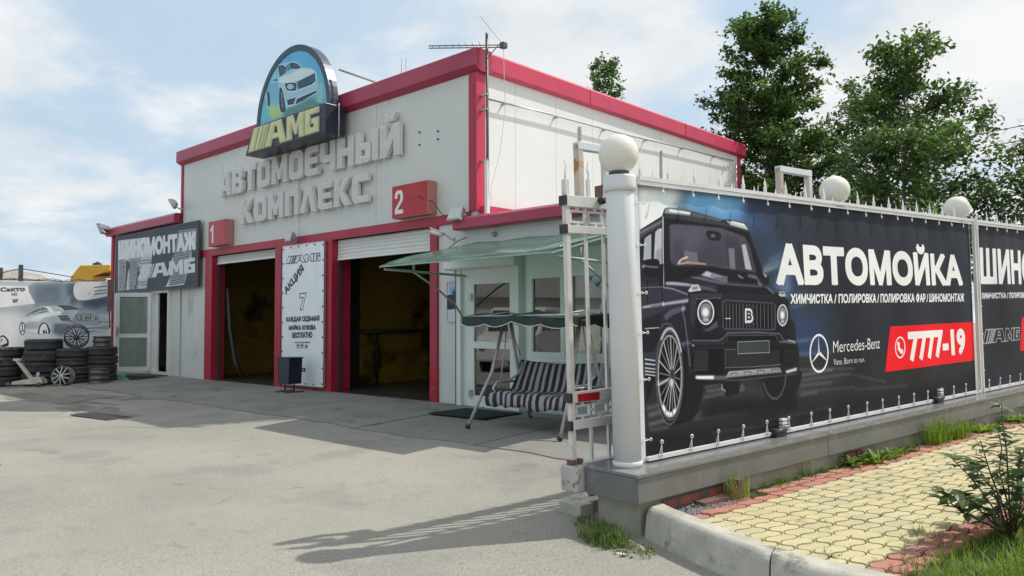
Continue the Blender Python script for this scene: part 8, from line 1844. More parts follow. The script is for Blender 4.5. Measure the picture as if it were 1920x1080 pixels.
def globe_post(s, y, label, first):
    if first is None:
        T = thing('globe_lamp_post', label, 'lamp post', M=at(s, y, .447), group='white round pillars with opal globe lamps')
        MB().lathe([(0, 0), (.103, 0), (.103, 2.02), (.098, 2.03)], 40).build('pillar', M['postpaint'], T)
        MB().lathe([(.103, 0), (.110, .004), (.110, .03), (.103, .04)], 40).build('foot_ring', M['postpaint'], T)
        MB().lathe([(.098, 2.03), (.118, 2.03), (.121, 2.06), (.121, 2.13), (.117, 2.145), (.07, 2.15), (0, 2.15)], 40).build('collar', M['postpaint'], T)
        MB().lathe([(.07, 2.15), (.078, 2.155), (.074, 2.19), (.06, 2.19)], 28).build('lamp_base', M['dmetal'], T)
        R = .150; MB().lathe([(max(.0001, R*math.sin(math.pi*i/28)), 2.31-R*math.cos(math.pi*i/28)) for i in range(2, 29)], 40).build('globe', M['globe'], T)
        return T
    t = dup(first, label, M=at(s, y, .447)); return t
gp = globe_post(.155, .0, 'nearest white pillar with opal globe lamp at the end of the granite wall', None)
globe_post(3.46, .13, 'white pillar with opal globe lamp rising behind the middle of the car banner', gp)
globe_post(6.38, .13, 'white pillar with opal globe lamp behind the joint of the two banners', gp)
globe_post(9.4, .13, 'farthest white pillar with opal globe lamp behind the second banner', gp)

def fence():
    T = thing('banner_fence', 'white steel fence with spear pickets holding the two dark banners', 'fence', M=FM)
    wp = M['white']; SP = 13.0
    MB().box(.245, .275, -.045, -.015, .45, 2.60).build('end_post', wp, T); MB().box(.275, .330, -.022, -.016, .45, 2.60).build('end_angle', M['postpaint'], T)
    for a, b in ((.33, 6.42), (6.52, SP)):
        MB().box(a, b, -.050, -.020, 2.572, 2.604).build('top_rail', wp, T)
        MB().box(a, b, -.045, -.030, 2.540, 2.550).build('lower_top_rod', wp, T)
        MB().box(a, b, -.055, -.022, .462, .490).build('bottom_rail', wp, T)
        MB().box(a, b, .03, .06, 2.565, 2.60).build('picket_rail', wp, T)
    for x in (6.41, 6.50): MB().box(x, x+.022, -.055, -.02, .452, 2.62).build('joint_post', wp, T)
    MB().box(6.435, 6.50, -.030, -.024, .452, 2.60).build('joint_plate', M['postpaint'], T)
    MB().box(6.33, 6.40, .0, .03, .452, 2.57).build('joint_post', M['white'], T)
    # spear pickets, tall and short in turn
    def spear(z1):
        b = MB(); b.box(-.011, .011, -.011, .011, -.02, z1-.085)
        b.add([(-.011, -.004, z1-.085), (.011, -.004, z1-.085), (.011, .004, z1-.085), (-.011, .004, z1-.085), (-.019, 0, z1-.06), (.019, 0, z1-.06), (0, 0, z1)], [(0, 1, 5, 6, 4), (3, 4, 6, 5, 2)])
        return b.mesh('picket', wp)
    tall, short = spear(.185), spear(.10); r = random.Random(4)
    x = .44
    while x < SP:
        for dx, me in ((0, tall), (.168, short)):
            link(me, 'picket', T, M=Matrix.Translation((x+dx, .045, 2.575)) @ Matrix.Rotation(r.uniform(-.03, .03), 4, 'Y'))
        x += .332
    # ties: rings with hooks all round the banners
    b = MB(); b.tube([(0, -.06, 0), (.004, -.062, .05), (0, -.06, .10)], .004, 5); b.lathe([(.010, -.003), (.017, -.003), (.017, .003), (.010, .003)], 10, (0, -.062, .115), 'y'); b.tube([(0, -.06, .09), (-.022, -.058, .01)], .003, 5); b.tube([(0, -.06, .09), (.020, -.058, .0)], .003, 5)
    bt = b.mesh('tie', M['whitepvc'])
    b = MB(); b.tube([(0, -.055, .03), (.004, -.06, 0), (0, -.058, -.028)], .0045, 5); b.lathe([(.006, -.003), (.014, -.003), (.014, .003), (.006, .003)], 10, (0, -.062, -.035), 'y'); tt = b.mesh('tie', M['whitepvc'])
    x = .46
    while x < 9:
        if not 6.36 < x < 6.58: link(bt, 'tie', T, M=Matrix.Translation((x, 0, .475)) @ Matrix.Rotation(r.uniform(-.12, .12), 4, 'Y')); link(tt, 'tie', T, M=Matrix.Translation((x+.12, 0, 2.53)) @ Matrix.Rotation(r.uniform(-.2, .2), 4, 'Y'))
        x += .345+r.uniform(-.02, .02)
    for z in (.62, 1.07, 1.42, 1.72, 2.08, 2.4):
        link(bt, 'tie', T, M=Matrix.Translation((.27, -.0, z)) @ Matrix.Rotation(R_(90), 4, 'Y') @ Matrix.Scale(.8, 4)); link(bt, 'tie', T, M=Matrix.Translation((6.51, 0, z+.1)) @ Matrix.Rotation(R_(90), 4, 'Y') @ Matrix.Scale(.6, 4)); link(bt, 'tie', T, M=Matrix.Translation((6.44, 0, z-.07)) @ Matrix.Rotation(R_(-90), 4, 'Y') @ Matrix.Scale(.6, 4))
fence()

def clamps():
    for i, (s, lab) in enumerate(((2.03, 'black spotlight stub clamped to the bottom rail under the car picture'), (5.2, 'black spotlight stub clamped to the bottom rail before the banner joint'))):
        T = thing('rail_clamp', lab, 'clamp', M=at(s, 0, .46), group='small clamps on the bottom rail')
        MB().box(-.10, .06, -.10, -.02, -.01, .055).build('bracket', M['black'], T, .008); MB().tube([(-.12, -.08, .02), (.05, -.09, .05)], .026, 8).build('spotlight', M['black'], T)
        for z in (.055, .085, .115): MB().box(.03, .11, -.075, -.04, z, z+.018).build('fin', M['whitepvc'], T)
clamps()

def banners():
    img = Paint(6.05, 2.12, 260).run(BANNER).crisp(.30, 2, 1.10).weather(21, 5).image('banner_print')
    f = lambda a, b: (a, -.012+.010*math.sin(a*5.2)*math.sin(b*1.48)+.006*math.sin(a*18+.5)*max(0, (b-1.7))*2, b+(.006*math.sin(a*18.2) if b > 2.1 else 0))
    T = thing('car_banner', 'dark banner with a black off-road vehicle and white lettering АВТОМОЙКА', 'banner', M=at(.31, 0, .45))
    print_sheet('print', 6.05, 2.10, 160, 16, f, print_mat('banner_print', img, .62, .16, .95, (.004, .004, .005)), T)
    img = Paint(6.05, 2.12, 160).run(BAN2).weather(22, 7).image('banner_print_b')
    T = thing('second_banner', 'dark banner cut by the right picture edge, lettering begins ШИН', 'banner', M=at(6.56, 0, .45))
    print_sheet('print', 6.05, 2.10, 120, 12, f, print_mat('banner_print_b', img, .62, .16, .95, (.004, .004, .005)), T)
banners()

def gate():
    T = thing('sliding_gate', 'open white steel sliding gate leaf with square scroll pattern behind the pillar', 'gate', M=at(0, .35, 0))
    g, gr = M['gatepaint'], M['gaterust']; L_ = 5.6
    for z0, z1, m in ((2.395, 2.48, g), (2.19, 2.25, g), (.90, .98, g), (.70, .765, g)): MB().box(-.085, L_, -.03, .03, z0, z1).build('rail', m, T, .003)
    MB().box(.0, L_, -.045, .045, .33, .445).build('bottom_channel', g, T, .004)
    for z in (2.44, 2.22, .94, .73): MB().box(-.112, -.085, -.034, .034, z-.035, z+.035).build('rail_cap', M['black'], T)
    MB().box(-.09, -.05, -.022, .022, .445, 2.60).build('end_stile', gr, T)
    MB().tube([(-.07, 0, 2.60), (-.07, 0, 2.66), (-.055, 0, 2.70), (-.075, 0, 2.74), (-.066, 0, 2.78)], .009, 6, r2=.003).build('spike', M['whitepvc'], T)
    b = MB(); b.box(-.011, .011, -.011, .011, .98, 2.19); bar = b.mesh('bar', g)
    b = MB(); b.box(-.013, .013, -.013, .013, 2.48, 2.62); b.tube([(0, 0, 2.62), (.010, 0, 2.66), (-.008, 0, 2.70), (.004, 0, 2.76)], .010, 5, r2=.003); spike = b.mesh('spike', M['white'])
    b = MB()
    for q in ((-.085, .085, .034, .050), (-.085, .085, -.050, -.034), (-.085, -.069, -.034, .034), (.069, .085, -.034, .034), (-.11, -.085, -.008, .008), (.085, .11, -.008, .008), (-.008, .008, .05, .073), (-.008, .008, -.073, -.05)): b.box(q[0], q[1], -.012, .012, q[2], q[3])
    sq = b.mesh('scroll_frame', g); b = MB(); b.box(-.010, .010, -.011, .011, 0, .145); st = b.mesh('stub', g); b = MB(); b.box(-.011, .011, -.011, .011, .445, .70); lb = b.mesh('bar', g)
    x = .13; i = 0
    while x < L_-.1:
        link(bar, 'bar', T, M=Matrix.Translation((x, 0, 0)))
        if i < 26: link(lb, 'bar', T, M=Matrix.Translation((x, 0, 0)))
        if 1:
            link(sq, 'scroll_frame', T, M=Matrix.Translation((x-.085, 0, 2.322))); link(sq, 'scroll_frame', T, M=Matrix.Translation((x-.085, 0, .833)) @ Matrix.Scale(.9, 4))
            link(st, 'stub', T, M=Matrix.Translation((x, 0, 2.25))); link(spike, 'spike', T, M=Matrix.Translation((x+.04, 0, -.05*(i % 2))))
        x += .19; i += 1
    MB().box(-.03, .20, -.034, -.030, .905, .965).build('red_sticker', M['redface'], T)
    MB().box(-.12, .03, -.09, .09, .24, .435).build('roller_box', mat('rusty_box', (.50, .49, .46), .7, .15, 6, .3, 50, grime=((.20, .12, .07), .52, 12)), T, .012)
    MB().box(-.105, -.06, -.03, .03, .435, .475).build('end_block', M['rustbox'], T); MB().box(-.035, .01, -.03, .03, .435, .475).build('end_block', M['rustbox'], T)
    MB().lathe([(0, -.02), (.03, -.02), (.035, 0), (.03, .02), (0, .02)], 12, (.27, -.05, 2.46), 'y').build('roller', M['black'], T)
gate()
def portals():
    for i, (s, y, z1, w, lab) in enumerate(((.115, .52, 2.91, .30, 'rusty square gate guide frame beside the nearest globe lamp'), (2.90, .52, 2.99, .53, 'pale square gate guide frame behind the top rail left of the middle globe'))):
        T = thing('gate_guide_frame', lab, 'frame', M=at(s, y-.10, 0), group='square frames guiding the sliding gate')
        g = M['gaterust']; MB().box(0, .055, -.03, .03, 2.46, z1-.0).build('post', mat('peeling_post', (.56, .50, .42), .75, .2, 7, .3, 60, grime=((.34, .17, .06), .50, 7)) if 1 else g, T, .003)
        MB().box(w, w+.06, -.03, .03, 2.46, z1+.02).build('post', M['gaterust'], T, .003); MB().box(.0, w+.06, -.033, .033, z1-.045, z1+.015).build('head_bar', M['postpaint'], T, .003)
    MB_ = MB(); MB_.box(0, .14, -.05, .05, 2.50, 2.60); o = MB_.build('guide_bracket', M['rustbox']); o.matrix_world = at(.36, .42, 0); tag(o, 'rusty guide bracket on the gate top beside the nearest pillar', 'bracket')
portals()

# ------------------------------------------------------------------ kerb and pavement
def sn(s, n): p = P0+_h*s+_n*n; return (p.x, p.y)
KERB = [sn(a, b)+sn(c, d) for (a, b, c, d) in ((.26,.225,.07,.25), (.19,.40,.025,.44), (.10,.70,-.065,.74), (.0,1.04,-.16,1.10), (-.08,1.36,-.24,1.42), (-.09,1.66,-.26,1.72), (-.06,1.98,-.23,2.02), (.05,3.2,-.12,3.24))]
def kerb():
    T = bpy.data.objects.new('kerb', None); COL.objects.link(T); T['kind'] = 'structure'
    # (inner, outer) points on the top, world xy
    path = KERB
    def stone(t0, t1, n):
        pts = []
        def ev(t):
            i = min(len(path)-2, int(t)); f = t-i; a, b = path[i], path[i+1]; return [a[k]*(1-f)+b[k]*f for k in range(4)]
        b = MB(); N_ = n
        for i in range(N_+1):
            q = ev(t0+(t1-t0)*i/N_); I = Vector((q[0], q[1], 0)); O = Vector((q[2], q[3], 0)); zt = .205
            w = (O-I).normalized()
            ring = [(I, -.3), (I, zt-.015), (I+w*.015, zt), (O-w*.045, zt-.004), (O-w*.012, zt-.022), (O+w*.006, zt-.05), (O+w*.085, -.3)]
            for p, z in ring: b.v.append((p.x, p.y, z))
        m = 7
        for i in range(N_):
            for j in range(m): b.f.append((i*m+j, i*m+(j+1) % m, (i+1)*m+(j+1) % m, (i+1)*m+j)); b.mi.append(0); b.sm.append(j in (3, 4))
        b.f.append(list(range(m))[::-1]); b.f.append([N_*m+j for j in range(m)]); b.mi += [0, 0]; b.sm += [False, False]
        b.build('kerb_stone', M['kerb'], T)
    stone(0, 4.05, 16); stone(4.09, 7, 10)
kerb()
def kerb_s(n):
    k = ((.26,.225), (.19,.40), (.10,.70), (.0,1.04), (-.08,1.36), (-.09,1.66), (-.06,1.98), (.05,3.2))
    for a, b in zip(k[:-1], k[1:]):
        if n <= b[1]: return a[0]+(b[0]-a[0])*max(0, (n-a[1]))/(b[1]-a[1])
    return .1
ZT = .118
def pavement():
    T = bpy.data.objects.new('pavement', None); COL.objects.link(T); T.matrix_world = FM; T['kind'] = 'structure'
    soil = mat('joint_soil', (.040, .036, .024), .95, .35, 14, .5, 60, grime=((.06, .085, .025), .54, 9))
    b = MB(); nx = 60
    b.prism([(kerb_s(n_)-.05, -n_) for n_ in (.2, .4, .7, 1.04, 1.36, 1.66, 2.02)]+[(14, -2.02), (14, -.2)], -.2, ZT-.016); b.build('bedding', soil, T)
    yl = [mat('paver_yellow_%d' % i, c, .9, .10, 7, .5, 90, grime=((.36, .31, .17), .60, 6), dist=.002) for i, c in enumerate(((.50, .445, .255), (.455, .415, .25), (.52, .47, .29)))]
    rd = [mat('paver_red_%d' % i, c, .9, .14, 7, .5, 90, grime=((.30, .18, .13), .58, 6), dist=.002) for i, c in enumerate(((.40, .18, .14), (.36, .19, .16), (.42, .195, .14)))]
    L_, H, A, B_ = .2155, .1125, .0170, .0110
    def outline(k, x0=None):
        g = .0046; N_ = 5; a, b = L_/2-g, H/2-g; q = []
        for i in range(N_): t = i/N_; q.append((-a+2*a*t, -b+A*math.sin(2*math.pi*t)))
        for i in range(N_): t = i/N_; q.append((a+B_*math.sin(2*math.pi*t), -b+2*b*t))
        for i in range(N_): t = 1-i/N_; q.append((-a+2*a*t, b+A*math.sin(2*math.pi*t)))
        for i in range(N_): t = 1-i/N_; q.append((-a+B_*math.sin(2*math.pi*t), -b+2*b*t))
        pts = q
        if x0 is not None: pts = [(max(p[0], x0), p[1]) for p in pts]
        return pts
    def paver(mats, k, x0=None):
        p = outline(k, x0); n = len(p); cx = sum(q[0] for q in p)/n; vs = []
        for sc, z in ((1, -.022), (.93, 0)): vs += [(q[0] if sc == 1 else q[0]-math.copysign(.005, q[0]-cx), q[1]*sc, z) for q in p]
        b = MB(); b.add(vs, [tuple(range(n, 2*n))]+[(i, (i+1) % n, n+(i+1) % n, n+i) for i in range(n)]); return b
    meshes = {('y', k): paver(yl, k).mesh('paving_stone', yl[k]) for k in range(3)}; meshes.update({('r', k): paver(rd, k).mesh('paving_stone', rd[k]) for k in range(3)})
    r = random.Random(8); cells = []
    for row in range(15):
        n = .29+(row+.5)*H
        for c in range(64):
            s = -.30+c*L_
            ks = kerb_s(n)
            if s+L_/2 < ks+.05: continue
            col = 'r' if row < 2 or row > 12 else 'y'
            if col == 'r' and row == 0 and r.random() < .18 and s > .9: continue
            cells.append((s, n, col, ks))
    cells.sort(key=lambda q: (q[0]-.0)**2+(q[1]-2.5)**2*1.2)
    far = {}
    for i, (s, n, col, ks) in enumerate(cells):
        dz = r.uniform(-.003, .003)+(.012 if col == 'r' and s < .8 and r.random() < .5 and n < .6 else 0)
        k = r.randrange(3) if r.random() < .6 else 0
        Mx = Matrix.Translation((s, -n, ZT+dz)) @ Matrix.Rotation(r.uniform(-.018, .018), 4, 'X') @ Matrix.Rotation(r.uniform(-.014, .014), 4, 'Z')
        if i < 300:
            if s-L_/2 < ks-.02: me = paver(None, k, ks-s-.015).mesh('paving_stone', (yl if col == 'y' else rd)[k])
            else: me = meshes[(col, k)]
            link(me, 'paving_stone', T, M=Mx)
        else:
            b = far.setdefault((col, k), MB()); b.M = Mx; q = paver(None, k); b.add(q.v, q.f)
    for (col, k), b in far.items(): b.build('paving_stones', (yl if col == 'y' else rd)[k], T, kind='stuff')
pavement()

# ------------------------------------------------------------------ grass, weeds, shrub
def leafmat(name, col, var=.35, tr=.35, rough=.55):
    m = bpy.data.materials.new(name); m.use_nodes = True; nt = m.node_tree; nt.nodes.clear(); N = nt.nodes.new; L = nt.links.new
    o = N('ShaderNodeOutputMaterial'); g = N('ShaderNodeNewGeometry'); cr = N('ShaderNodeValToRGB'); L(g.outputs['Random Per Island'], cr.inputs[0])
    cr.color_ramp.elements[0].color = (*[c*(1-var) for c in col], 1); cr.color_ramp.elements[1].color = (col[0]*(1+var*1.3), col[1]*(1+var), col[2]*(1+var*.6), 1)
    n = N('ShaderNodeTexNoise'); n.inputs['Scale'].default_value = 1.1; L(g.outputs['Position'], n.inputs['Vector']); hs = N('ShaderNodeHueSaturation'); mr = N('ShaderNodeMapRange'); L(n.outputs[0], mr.inputs[0]); mr.inputs[1].default_value = .3; mr.inputs[2].default_value = .7; mr.inputs[3].default_value = .75; mr.inputs[4].default_value = 1.3
    L(mr.outputs[0], hs.inputs['Value']); L(cr.outputs[0], hs.inputs['Color'])
    p = N('ShaderNodeBsdfPrincipled'); p.inputs['Roughness'].default_value = rough; p.inputs['Specular IOR Level'].default_value = .35; L(hs.outputs[0], p.inputs['Base Color'])
    t = N('ShaderNodeBsdfTranslucent'); h2 = N('ShaderNodeHueSaturation'); h2.inputs['Value'].default_value = 1.5; h2.inputs['Saturation'].default_value = 1.1; L(hs.outputs[0], h2.inputs['Color']); L(h2.outputs[0], t.inputs[0])
    x = N('ShaderNodeMixShader'); x.inputs[0].default_value = tr; L(p.outputs[0], x.inputs[1]); L(t.outputs[0], x.inputs[2]); L(x.outputs[0], o.inputs[0]); return m
GRASS = leafmat('grass_blade', (.15, .25, .042), .45, .4); WEED = leafmat('weed_leaf', (.10, .17, .035), .4, .35); DRY = leafmat('dry_grass', (.26, .23, .10), .35, .3)
def blades(b, cx, cy, z, n, rad, h, w, r, lean=.5, ry=None):
    for _ in range(n):
        a = r.uniform(0, 6.28); q = rad*math.sqrt(r.random()); x = cx+q*math.cos(a); y = cy+(ry or rad)/rad*q*math.sin(a); H = h*r.uniform(.45, 1.1); d = r.uniform(0, 6.28); l = H*r.uniform(.1, lean); ww = w*r.uniform(.7, 1.2)
        dx, dy = math.cos(d), math.sin(d); px, py = -dy*ww/2, dx*ww/2
        b.add([(x-px, y-py, z), (x+px, y+py, z), (x+dx*l*.35+px*.8, y+dy*l*.35+py*.8, z+H*.6), (x+dx*l*.35-px*.8, y+dy*l*.35-py*.8, z+H*.6), (x+dx*l, y+dy*l, z+H*r.uniform(.85, 1))], [(0, 1, 2, 3), (3, 2, 4)])
def verge():
    r = random.Random(31)
    soil = mat('verge_soil', (.09, .10, .04), .95, .3, 8, .6, 40)
    b = MB(); b.smooth = True; nx, ny = 50, 16
    for j in range(ny+1):
        for i in range(nx+1):
            s = -.05+i*.28; n = 2.02+j*.28*(1+j*.1); z = ZT-.01+.10*ss(0, .9, n-2.0)+.03*math.sin(s*3+n*4)*ss(0, .3, n-2.0); b.v.append((s, -n, z))
    for j in range(ny):
        for i in range(nx): b.f.append([j*(nx+1)+i, j*(nx+1)+i+1, (j+1)*(nx+1)+i+1, (j+1)*(nx+1)+i]); b.mi.append(0); b.sm.append(True)
    o = b.build('grass_bank', soil, None); o.matrix_world = FM; o['kind'] = 'structure'
    b = MB()
    for _ in range(15000):
        s = r.uniform(.0, 5.0)**1.0; n = 1.96+abs(r.gauss(0, 1.0)); n = min(n, 5.5)
        hh = .07+.085*ss(0, .5, n-1.96); z = ZT-.02+.10*ss(0, .9, n-2.0)+.03*math.sin(s*3+n*4)*ss(0, .3, n-2.0)
        blades(b, s, -n, z, 1, .02, hh*r.uniform(.6, 1.5), .0065, r, .9)
    me = b.mesh('verge_grass', GRASS); o = link(me, 'verge_grass', None); o.matrix_world = FM; tag(o, 'bright green grass verge at the lower right beside the pavement', 'grass'); o['kind'] = 'stuff'
    # tufts growing in the joints of the pavement and along its edges
    b = MB()
    for _ in range(120):
        s = r.uniform(.1, 7); n = r.uniform(.35, 1.95); blades(b, s, -n, ZT-.012, r.randint(4, 14), .035, .035, .004, r, 1.2, .012)
    for _ in range(420):
        s = r.uniform(.9, 11); n = abs(r.gauss(0, .07))+.235; blades(b, s, -n, ZT-.012, r.randint(4, 12), .04, .05, .005, r, 1.0)
    for _ in range(90):
        s = r.uniform(.1, 4); n = 1.96+r.gauss(0, .05); blades(b, s, -n, ZT-.012, r.randint(4, 10), .04, .06, .005, r, 1.0)
    o = link(b.mesh('joint_grass', WEED), 'joint_grass', None); o.matrix_world = FM; tag(o, 'thin grass and moss growing in the paving joints along the wall', 'grass'); o['kind'] = 'stuff'
    b = MB()
    for _ in range(60):
        s = r.uniform(.2, 3.2); n = 1.9+r.gauss(0, .12); blades(b, s, -n, ZT, r.randint(5, 12), .06, .08, .004, r, 2.2)
    for _ in range(14):
        s = r.uniform(.95, 1.1); n = r.uniform(.27, .4); blades(b, s, -n, ZT-.01, 7, .04, .20, .005, r, .5)
    o = link(b.mesh('dry_grass', DRY), 'dry_grass', None); o.matrix_world = FM; tag(o, 'dry straw coloured grass at the pavement edges', 'grass'); o['kind'] = 'stuff'
    # gravel
    g = MB()
    for _ in range(420):
        s = r.uniform(.30, .95); n = r.uniform(.24, .42)-.05*abs(s-.6); q = r.uniform(.006, .013); z = ZT-.012+r.random()*.03*(1-abs(s-.6)*1.5)
        g.add([(s+r.uniform(-q, q), -n+r.uniform(-q, q), z-q), (s+q, -n, z), (s, -n+q, z+q*.3), (s-q, -n, z), (s, -n-q, z+q*.2), (s, -n, z+q)], [(0, 1, 2), (0, 2, 3), (0, 3, 4), (0, 4, 1), (5, 2, 1), (5, 3, 2), (5, 4, 3), (5, 1, 4)])
    o = g.build('gravel', mat('gravel_grey', (.33, .33, .34), .9, .35, 30, .2), None); o.matrix_world = FM; tag(o, 'grey gravel heaped under the granite wall beside the kerb', 'gravel'); o['kind'] = 'stuff'
verge()
def leaf_shape(b, p, d, up, L_, W_, fold=.25, droop=.3, sm=False):
    """pointed oval leaf starting at p along d"""
    d = d.normalized(); s = d.cross(up)
    s = s.normalized() if s.length > 1e-4 else Vector((1, 0, 0)); u = s.cross(d)
    pts = []
    for t, w in ((0, .0), (.22, .78), (.5, 1.), (.78, .66), (1., 0.)):
        c = p+d*(L_*t)-Vector((0, 0, 1))*(droop*L_*t*t)
        pts.append((c, w*W_/2))
    v = [pts[0][0]]; f = []
    for c, w in pts[1:4]: v += [c-s*w+u*(fold*w), c, c+s*w+u*(fold*w)]
    v.append(pts[4][0]); f = [(0, 2, 1), (0, 3, 2), (1, 2, 5, 4), (2, 3, 6, 5), (4, 5, 8, 7), (5, 6, 9, 8), (7, 8, 10), (8, 9, 10)]
    b.add(v, f)
def weeds():
    r = random.Random(17); g = 'weed clumps along the foot of the granite wall'
    spec = [(1.02, .33, 'g', .30, 50, 'tall thin grass clump beside the rusty plate at the foot of the wall'),
            (1.65, .30, 'd', .16, 26, 'dry stalks at the wall foot left of the leafy dock plant'), (2.12, .29, 'd', .17, 30, 'second clump of dry stalks at the wall foot'),
            (2.80, .34, 'l', .20, 16, 'broad leaved dock plant growing at the wall foot'), (3.12, .38, 'L', .19, 46, 'bright green leafy weed right of the dock plant'),
            (3.45, .36, 'L', .14, 60, 'leafy green weed patch between the dock plant and the tall tussocks'), (3.95, .32, 'd', .18, 40, 'low mixed weeds with thin stalks at the wall foot'), (4.45, .36, 'g', .36, 240, 'large tussock of tall grass against the concrete wall'),
            (4.95, .38, 'g', .26, 200, 'smaller grass tussock right of the large one'), (5.6, .40, 'L', .15, 110, 'low bright creeping weeds below the banner joint'), (6.6, .38, 'L', .16, 110, 'farther patch of low bright weeds at the wall foot'), (7.6, .36, 'g', .2, 80, 'farthest grass tussock at the wall foot')]
    for s, n, k, h, cnt, lab in spec:
        b = MB()
        if k in 'gd': blades(b, 0, 0, -.01, cnt, .24 if k == 'g' and s > 2 else .10, h, .006 if k == 'g' else .004, r, 1.0 if k == 'g' and s > 2 else .35, .08)
        if k == 'd':
            for _ in range(30): a = r.uniform(0, 6.28); p = Vector((r.gauss(0, .07), r.gauss(0, .03), r.uniform(.02, h*.8))); leaf_shape(b, p, Vector((math.cos(a), math.sin(a), .2)), Vector((0, 0, 1)), .025, .012)
        if k in 'lL':
            for _ in range(cnt):
                a = r.uniform(0, 6.28); q = r.uniform(.02, .05 if k == 'l' else .14); p = Vector((q*math.cos(a)*1.6, q*math.sin(a)*.6, 0.)); e = r.uniform(.5, 1.5)
                leaf_shape(b, p, Vector((math.cos(a), math.sin(a)*.6, e)), Vector((0, 0, 1)), h*r.uniform(.6, 1.1), h*(.36 if k == 'l' else .22), .25, .35)
        m = {'g': GRASS, 'd': DRY if 0 else WEED, 'l': WEED, 'L': GRASS}[k]
        o = b.build('weed_clump', m, None); o.matrix_world = at(s, -n, ZT-.008); tag(o, lab, 'weed', g)
    # at the foot of the wall end, on the asphalt
    for i, (x, y, h, c, lab) in enumerate(((-3.25, 4.42, .15, 260, 'green weed clump on the asphalt below the end of the granite wall'), (-3.55, 4.72, .07, 140, 'low straggly weeds beside the white concrete block'), (-3.0, 4.38, .08, 90, 'small weeds at the joint of kerb and wall'))):
        b = MB(); blades(b, 0, 0, -.01, c, .20, h, .007, r, 1.3, .13)
        for _ in range(40): a = r.uniform(0, 6.28); q = r.uniform(.02, .16); leaf_shape(b, Vector((q*math.cos(a), q*math.sin(a), 0)), Vector((math.cos(a), math.sin(a), .8)), Vector((0, 0, 1)), .05, .02)
        o = b.build('weed_clump', WEED, None); o.location = (x, y, gz(x, y)); tag(o, lab, 'weed', g)
    s = MB(); soil = mat('dirt', (.13, .12, .10), .95, .3, 9, .6, 50)
    n = 24; s.add([(0, 0, .012)]+[((.30+.06*math.sin(i*1.7))*math.cos(2*math.pi*i/n), (.13+.03*math.sin(i*2.3))*math.sin(2*math.pi*i/n), -.006) for i in range(n)], [(0, 1+i, 1+(i+1) % n) for i in range(n)])
    o = s.build('dirt_patch', soil, None); o.location = (-3.12, 4.5, gz(-3.12, 4.5)); o.rotation_euler = (0, 0, -.5); o['kind'] = 'structure'
weeds()
def shrub():
    r = random.Random(23); T = thing('leafy_shrub', 'dark leaved shrub with bare upright stems at the right edge of the picture', 'shrub', M=at(1.30, -2.12, .12))
    LM = leafmat('shrub_leaf', (.060, .105, .040), .45, .30, .35); SM = mat('shrub_stem', (.10, .07, .05), .8, .2, 9, .2)
    b = MB(); leaf_shape(b, Vector((0, 0, 0)), Vector((1, 0, 0)), Vector((0, 0, 1)), 1, .52, .22, .22); lme = b.mesh('leaf', LM)
    tips = [(.30, .16, .62), (.20, .10, .84), (-.25, .30, .30), (-.32, .20, .52), (.05, -.1, .72), (.35, .35, .38), (-.1, .42, .22), (.1, .25, .45), (-.45, .12, .34), (.5, .1, .5), (.15, -.15, .35), (-.15, .1, .62), (.42, -.1, .66), (-.2, -.12, .40), (.25, .42, .20), (.62, .2, .3)]
    root = Vector((0, 0, 0)); cnt = 0
    for t in tips:
        t = Vector(t); mid = t*.5+Vector((r.uniform(-.05, .05), r.uniform(-.05, .05), t.z*.12)); pts = [root, t*.22+Vector((0, 0, t.z*.08)), mid, t*.8+Vector((r.uniform(-.02, .02), 0, .02)), t]
        MB().tube(pts, .007, 6, r2=.0025).build('stem', SM, T)
        for k in range(30):
            q = r.uniform(.16, 1.0)**.7; i = min(3, int(q*4)); f = q*4-i; p = pts[i].lerp(pts[i+1], min(1, f)); a = r.uniform(0, 6.28); d = Vector((math.cos(a), math.sin(a), r.uniform(-.3, .7))).normalized(); L_ = r.uniform(.06, .115)
            X = d; Z = Vector((0, 0, 1)); Y = Z.cross(X).normalized(); Z = X.cross(Y)
            link(lme, 'leaf', T, M=Matrix(((X.x*L_, Y.x*L_, Z.x*L_, p.x), (X.y*L_, Y.y*L_, Z.y*L_, p.y), (X.z*L_, Y.z*L_, Z.z*L_, p.z), (0, 0, 0, 1)))); cnt += 1
shrub()

